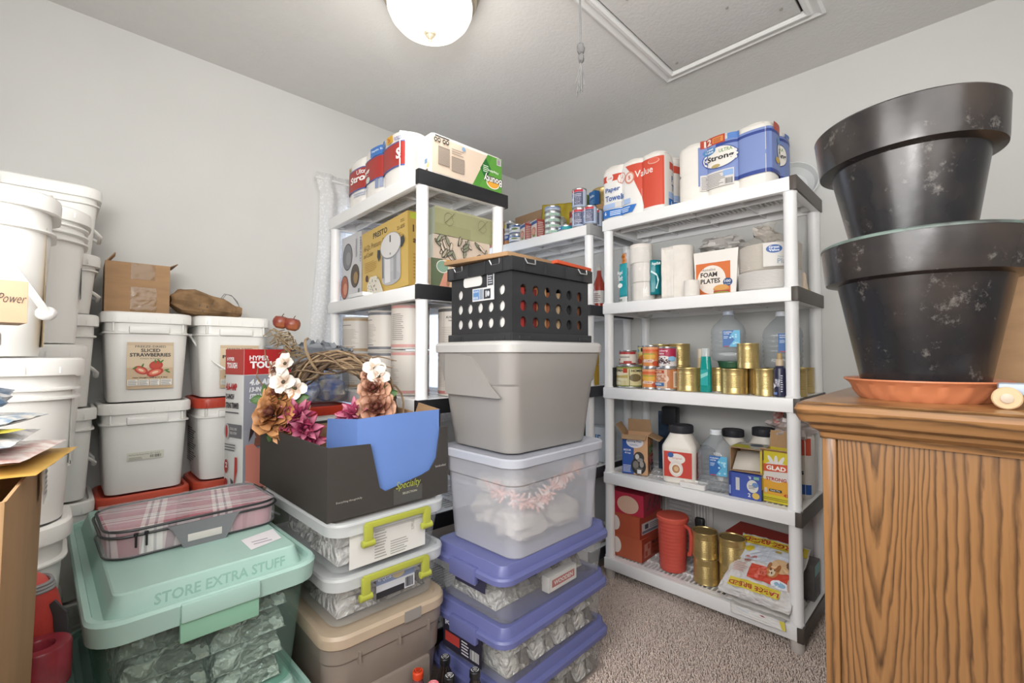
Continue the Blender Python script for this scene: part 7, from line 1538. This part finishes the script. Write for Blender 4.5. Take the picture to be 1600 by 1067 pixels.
# ================================================================== plaid picnic case on the mint tote
PCS = thing('picnic_case', 'clear vinyl case of plaid picnic ware with grey handle on the mint tote', 'case', (.282, 1.555, .6540), R(1.5))
w, d, h = .385, .265, .068
b = B(); b.rloft([(0, w*.97, d*.97, .05), (.006, w, d, .055), (h-.006, w, d, .055), (h, w*.97, d*.96, .05)], n=8)
def plaid(name):
    m = bpy.data.materials.new(name); m.use_nodes = True; n = m.node_tree.nodes; l = m.node_tree.links; p = n['Principled BSDF']; p.inputs['Roughness'].default_value = .6
    tc = n.new('ShaderNodeTexCoord'); mp = n.new('ShaderNodeMapping'); mp.inputs['Rotation'].default_value = (0, 0, R(12)); l.new(tc.outputs['Object'], mp.inputs[0]); sp = n.new('ShaderNodeSeparateXYZ'); l.new(mp.outputs[0], sp.inputs[0])
    def stripes(sock, per, stops):
        a = n.new('ShaderNodeMath'); a.operation = 'MULTIPLY'; a.inputs[1].default_value = 1/per; l.new(sock, a.inputs[0]); f = n.new('ShaderNodeMath'); f.operation = 'FRACT'; l.new(a.outputs[0], f.inputs[0])
        cr = n.new('ShaderNodeValToRGB'); cr.color_ramp.interpolation = 'CONSTANT'; l.new(f.outputs[0], cr.inputs[0]); e = cr.color_ramp.elements
        e[0].position = 0; e[0].color = (*lin(stops[0][1]), 1); e[1].position = stops[1][0]; e[1].color = (*lin(stops[1][1]), 1)
        for pos, c in stops[2:]: x = e.new(pos); x.color = (*lin(c), 1)
        return cr.outputs[0]
    A1 = stripes(sp.outputs[0], .15, [(0, 'a05663'), (.34, 'e9e6e0'), (.40, '55555c'), (.44, 'e9e6e0'), (.52, '55555c'), (.56, 'e9e6e0'), (.64, 'b07480'), (.8, '84434f')])
    A2 = stripes(sp.outputs[1], .10, [(0, 'c98d98'), (.30, 'f0ede8'), (.42, '9a5260'), (.52, 'efece6'), (.62, '77777c'), (.66, 'f0ede8'), (.76, 'b5707c')])
    mx = n.new('ShaderNodeMix'); mx.data_type = 'RGBA'; mx.inputs[0].default_value = .5; l.new(A1, mx.inputs[6]); l.new(A2, mx.inputs[7]); l.new(mx.outputs[2], p.inputs['Base Color'])
    return m
b.bm.free(); b = B(); b.rloft([(.004, w*.95, d*.94, .045), (h-.006, w*.965, d*.95, .045), (h-.004, w*.94, d*.93, .04)], n=8); b.build('plaid_cloth', plaid('plaid'), PCS)
b = B()
rings = []
for z, sx_ in ((0, .97), (.006, 1), (h*.5, 1.0), (h-.006, 1), (h+.001, .965)):
    rings.append([(x*sx_, y*sx_, z) for x, y in rrect(w, d, .055, 8)])
b.loft(rings, True, False)
pts = rrect(w*.965, d*.965, .053, 8); b.build('vinyl_sides', M('f4f4f6', .06, alpha=.22, spec=.9, bump=.4, bscale=30), PCS)
b = B(); b.sheet(lambda u, v: Vector(((u-.5)*w*.95, (v-.5)*d*.94, h+.003+.003*noise.noise(Vector((u*8+v*5, v*9, 3)))+.002*(1-2*abs(noise.noise(Vector((u*13+v*9, v*6, 8))))))), 50, 30); b.build('vinyl_top', M('f2f2f5', .05, alpha=.24, spec=1.0, bump=.3, bscale=25), PCS, smooth=60)
b = B()
for z, q in ((h-.002, .985), (.004, .99), (h-.014, 1.012)): pp = rrect(w*q, d*q, .055, 8); b.tube([(x, y, z) for x, y in pp+pp[:1]], .0032 if z > .03 else .0026, 6)
b.build('black_piping', M('2a2a2c', .4), PCS)
b = B(); b.prism([(-.075, .058), (-.065, .048), (-.04, -.004), (.05, -.004), (.075, .05), (.085, .060)], -d/2-.013, -d/2-.008)
for q in (0,):
    pass
bm = b.bm; b.build('handle_plate', M('77797c', .4, bump=.3, bscale=60), PCS, smooth=30)
b = B(); b.box(.004, -d/2-.0135, .022, .075, .002, .018, bev=.0008); b.build('handle_opening', M('c9c4bf', .5), PCS)
for x in (-.135, -.115): b = B(); b.box(x, -d/2-.006, .040, .005, .004, .028, bev=.0015); b.box(x, -d/2-.004, .056, .009, .006, .008, bev=.002); b.build('zip_pull', M('252527', .35, .4), PCS)

# ================================================================== near left: carton with packets, cooler bag
LC = thing('carton', 'tall open brown carton of oddments at the left edge with a white tag', 'carton', (-.229, .997, 0), R(-5))
w, d, h = .42, .34, .965
b = B(); k = .004
b.rloft([(0, w*.95, d*.92, .004), (.5, w*.955, d*.93, .004), (.82, w*.985, d*.97, .004), (h, w, d, .004)], True, False, 2)
b.rloft([(h-.12, w*.99-.008, d*.98-.008, .003), (h, w-.008, d-.008, .003)], True, False, 2); b.loft([[(x, y, h) for x, y in rrect(w, d, .004, 2)], [(x, y, h) for x, y in rrect(w-.008, d-.008, .003, 2)]], False, False)
b.build('box', M('997852', .8, noise_amt=.22, nscale=5, stretch=(1, 1, .5), col2='b08d66'), LC)
b = B(); b.box(w/2+.006, .115, h-.035, .002, .040, .065, rx=R(12)); b.build('white_tag', M('e2e0dc', .6), LC)
p = Print(plane((w/2+.0075, .115, h-.035), (0, 1, 0), (0, 0, 1)), gap=.0006); p.lines(-.014, -.02, .014, .02, 5, '8f8d8a'); p.build('tag_print', LC)
def fabric(label, loc, rx, ry, rz, c, c2, seed, name='folded_cloth', cat='cloth', rot=0, ns=30):
    b = B(); b.blob((0, 0, rz), rx, ry, rz, .25, 2.6, .75, 26, 12, seed, flat_bottom=0); o = b.build(name, M(c, .7, noise_amt=.6, nscale=ns, col2=c2), None, smooth=40, loc=loc, rot=(0, 0, rot)); return tag(o, label, cat)
fabric('coral red folded cloth sticking up inside the tall open carton', (-.15, .935, .866), .085, .06, .05, 'd0503f', 'b5402f', 1, rot=R(-5))
fabric('navy and slate folded cloth inside the tall open carton', (-.12, 1.06, .86), .05, .05, .05, '3a4560', '7a8498', 2)
def packet(name, label, cat, loc, w, d, h, mat, rz, rx=0, ry=0, pr=None):
    t = thing(name, label, cat, loc, rz, None, rx, ry)
    b = B(); b.sheet(lambda u, v: Vector(((u-.5)*w, (v-.5)*d, h*(.5+.5*math.sin(PI*u)**.4*math.sin(PI*v)**.4)+.003*noise.noise(Vector((u*7, v*7, w*50))))), 20, 16); b.sheet(lambda u, v: Vector(((u-.5)*w, (.5-v)*d, h*(.5-.5*math.sin(PI*u)**.4*math.sin(PI*v)**.4))), 20, 16)
    b.build('packet', mat, t, smooth=40)
    if pr:
        p = Print(plane((0, 0, h+.001), (1, 0, 0), (0, 1, 0)), gap=.002); pr(p); p.build('printing', t)
    return t
MIX = M('ded9d6', .25, noise_amt=.5, nscale=40, col2='7d8fa3', bump=.3, bscale=40); MIX2 = M('e3d9d4', .25, noise_amt=.5, nscale=36, col2='c98f86', bump=.3, bscale=40)
packet('padded_envelope', 'mustard-yellow padded envelope lying across the tall open carton', 'envelope', (-.115, 1.03, .971), .26, .23, .012, M('c29a4a', .6, noise_amt=.1), R(-12))
packet('mask_packet', 'clear packet with pink and white printed cloth on the yellow envelope', 'packet', (-.117, 1.02, .985), .235, .20, .02, MIX2, R(-14))
def lime(p): p.poly([(.02, -.09), (.06, -.085), (.10, -.05), (.112, -.02), (.10, -.005), (.04, -.01)], 'b9b03a')
packet('mask_packet', 'clear packet of patterned face masks with a lime-green corner, on the pink packet', 'packet', (-.132, 1.005, 1.006), .22, .19, .022, MIX, R(-8), pr=lime)
packet('mask_packet', 'clear packet of blue-grey striped cloth at the top of the packet pile', 'packet', (-.118, 1.05, 1.029), .19, .16, .022, M('d3d0c8', .25, noise_amt=.5, nscale=50, col2='5f86a8', bump=.3, bscale=40), R(-22))
fabric('plump white cushion with blue-grey leaf pattern above the packets', (-.15, 1.06, 1.052), .105, .06, .022, 'e6e3de', '56708a', 7, 'patterned_pouch', 'pouch', 0, 26)
t = thing('drink_mix_can', 'dark and orange can with a white cap at the left edge above the packets', 'can', (-.096, 1.085, 1.092), 0)
b = B(); b.lathe([(.033, 0), (.035, .003), (.035, .062), (.034, .065)], 28); b.build('can_body', M('2b2723', .4), t)
b = B(); b.lathe([(.038, .060), (.0395, .063), (.0395, .078), (.036, .088), (.026, .094), (.01, .095)], 32, cap0=True); b.build('cap', M('e6e4df', .4), t)
p = Print(cyl(.035, -PI/2), step=.005, gap=.0006); p.rect(-.05, .005, .055, .034, 'c9633a'); p.ell(.03, .02, .012, .012, 'e3d3c4', 14); p.build('paper_label', t)
t = thing('note_carton', 'small tan carton with handwriting at the left edge on the white-capped can', 'box', (-.128, 1.085, 1.188), R(7))
b = B(); b.box(0, 0, .0325, .19, .10, .065, bev=.001); b.build('carton', M('c3a283', .7, noise_amt=.08), t)
p = Print(front(.10), gap=.0008); p.text('Camp Power', .030, .026, .019, '2f2c2a', .060, 'l', -.01, .25); p.build('handwriting', t)
t = thing('carton', 'plain brown carton under the red cooler bag, behind the tall open carton', 'carton', (-.085, 1.275, 0), 0); b = B(); b.box(0, 0, .265, .22, .16, .53, bev=.002); b.build('box', CARD, t)
CL = thing('cooler_bag', 'red insulated lunch bag with grey zip band and black strap beside the mint totes', 'bag', (-.052, 1.312, .531), R(8))
REDF = M('b5392f', .6, noise_amt=.15, nscale=14, bump=.2, bscale=200)
b = B(); b.rloft([(0, .15, .085, .03), (.01, .156, .088, .032), (.10, .154, .086, .032), (.135, .140, .080, .03), (.155, .120, .07, .028)], n=6); b.build('body', REDF, CL)
b = B(); b.rloft([(.150, .124, .072, .028), (.165, .108, .064, .026), (.176, .085, .052, .024), (.18, .06, .04, .02)], n=6); b.build('lid', M('c9544a', .6), CL)
b = B(); 
for z, q in ((.148, 1.0), (.154, .985), (.160, .955)): pp = rrect(.128*q, .075*q, .028, 6); b.tube([(x, y, z) for x, y in pp+pp[:1]], .0034, 6)
b.build('zip_band', M('8d8d8e', .6), CL)
b = B(); b.tube([(.055, -.035, .12), (.068, -.047, .10), (.072, -.052, .05), (.069, -.050, .003)], .004, 6, flat=3.5); b.build('strap', M('3c3c3e', .7), CL)
t = thing('ribbon_roll', 'maroon roll of wide ribbon between the lunch bag and the mint totes', 'ribbon roll', (-.005, 1.221, .531), 0)
b = B(); b.lathe([(.022, 0), (.042, 0), (.044, .004), (.044, .07), (.042, .074), (.022, .074), (.020, .070), (.020, .004)], 36, cap0=False, cap1=False); b.loft([[(.022*math.cos(2*PI*i/36), .022*math.sin(2*PI*i/36), 0) for i in range(36)], [(.020*math.cos(2*PI*i/36), .020*math.sin(2*PI*i/36), .004) for i in range(36)]], False, False); b.build('ribbon', M('8a2f3a', .3, noise_amt=.2, nscale=30), t)

# ================================================================== drink bottles on the floor
def soda(label, x, y, h, cap, body, pr, group=None):
    t = thing('drink_bottle', label, 'bottle', (x, y, 0)); r = .0325
    b = B(); b.lathe([(r*.75, 0), (r*.95, .006), (r, .02), (r*.97, h*.25), (r, h*.45), (r*.98, h*.60), (r*.80, h*.74), (r*.48, h*.86), (.0125, h*.90), (.0125, h-.018)], 32); b.build('bottle', M(body, .08, alpha=.92, spec=.8), t, smooth=60)
    b = B(); b.lathe([(.0145, h-.020), (.0155, h-.018), (.0155, h-.003), (.0140, h)], 30, wob=lambda i, r_, z: .02*(i % 2)*(r_ > .0144)); b.build('screw_cap', M(cap, .35), t)
    p = Print(topf(h), gap=.0006, lay=.0002); c = pr
    for k in range(3): 
        a0 = k*2.09; pts = [(.0112*math.cos(a0+q), .0112*math.sin(a0+q)) for q in (0, .4, .8, 1.2, 1.6)]+[(.0092*math.cos(a0+q), .0092*math.sin(a0+q)) for q in (1.6, 1.2, .8, .4, 0)]; p.poly(pts, c)
    p.ell(0, 0, .0055, .0055, c, 16); p.ell(0, 0, .0042, .0042, cap, 16); p.ell(0, 0, .0022, .0022, c, 10); p.build('cap_print', t)
    return t
soda('drink bottle with an orange-red cap and reddish drink in front of the tan-lidded tote', .758, 1.138, .236, 'dd4a26', '7a4a50', '6e1d12')
soda('drink bottle with a pink cap, front of the group of five', .737, 1.034, .262, 'e2707c', '8a5a62', 'f0b3ba')
soda('black-capped drink bottle in the corner between the tan-lidded tote and the purple bins', .846, 1.128, .240, '1e1e20', '221d1c', 'b9b9b9')
soda('black-capped drink bottle between the pink-capped and the other black-capped bottles', .808, 1.056, .238, '1f1f21', '221d1c', 'd9d9d9')
soda('black-capped drink bottle nearest the purple-lidded bins', .862, 1.010, .250, '1e1e20', '221d1c', 'c4c4c4')
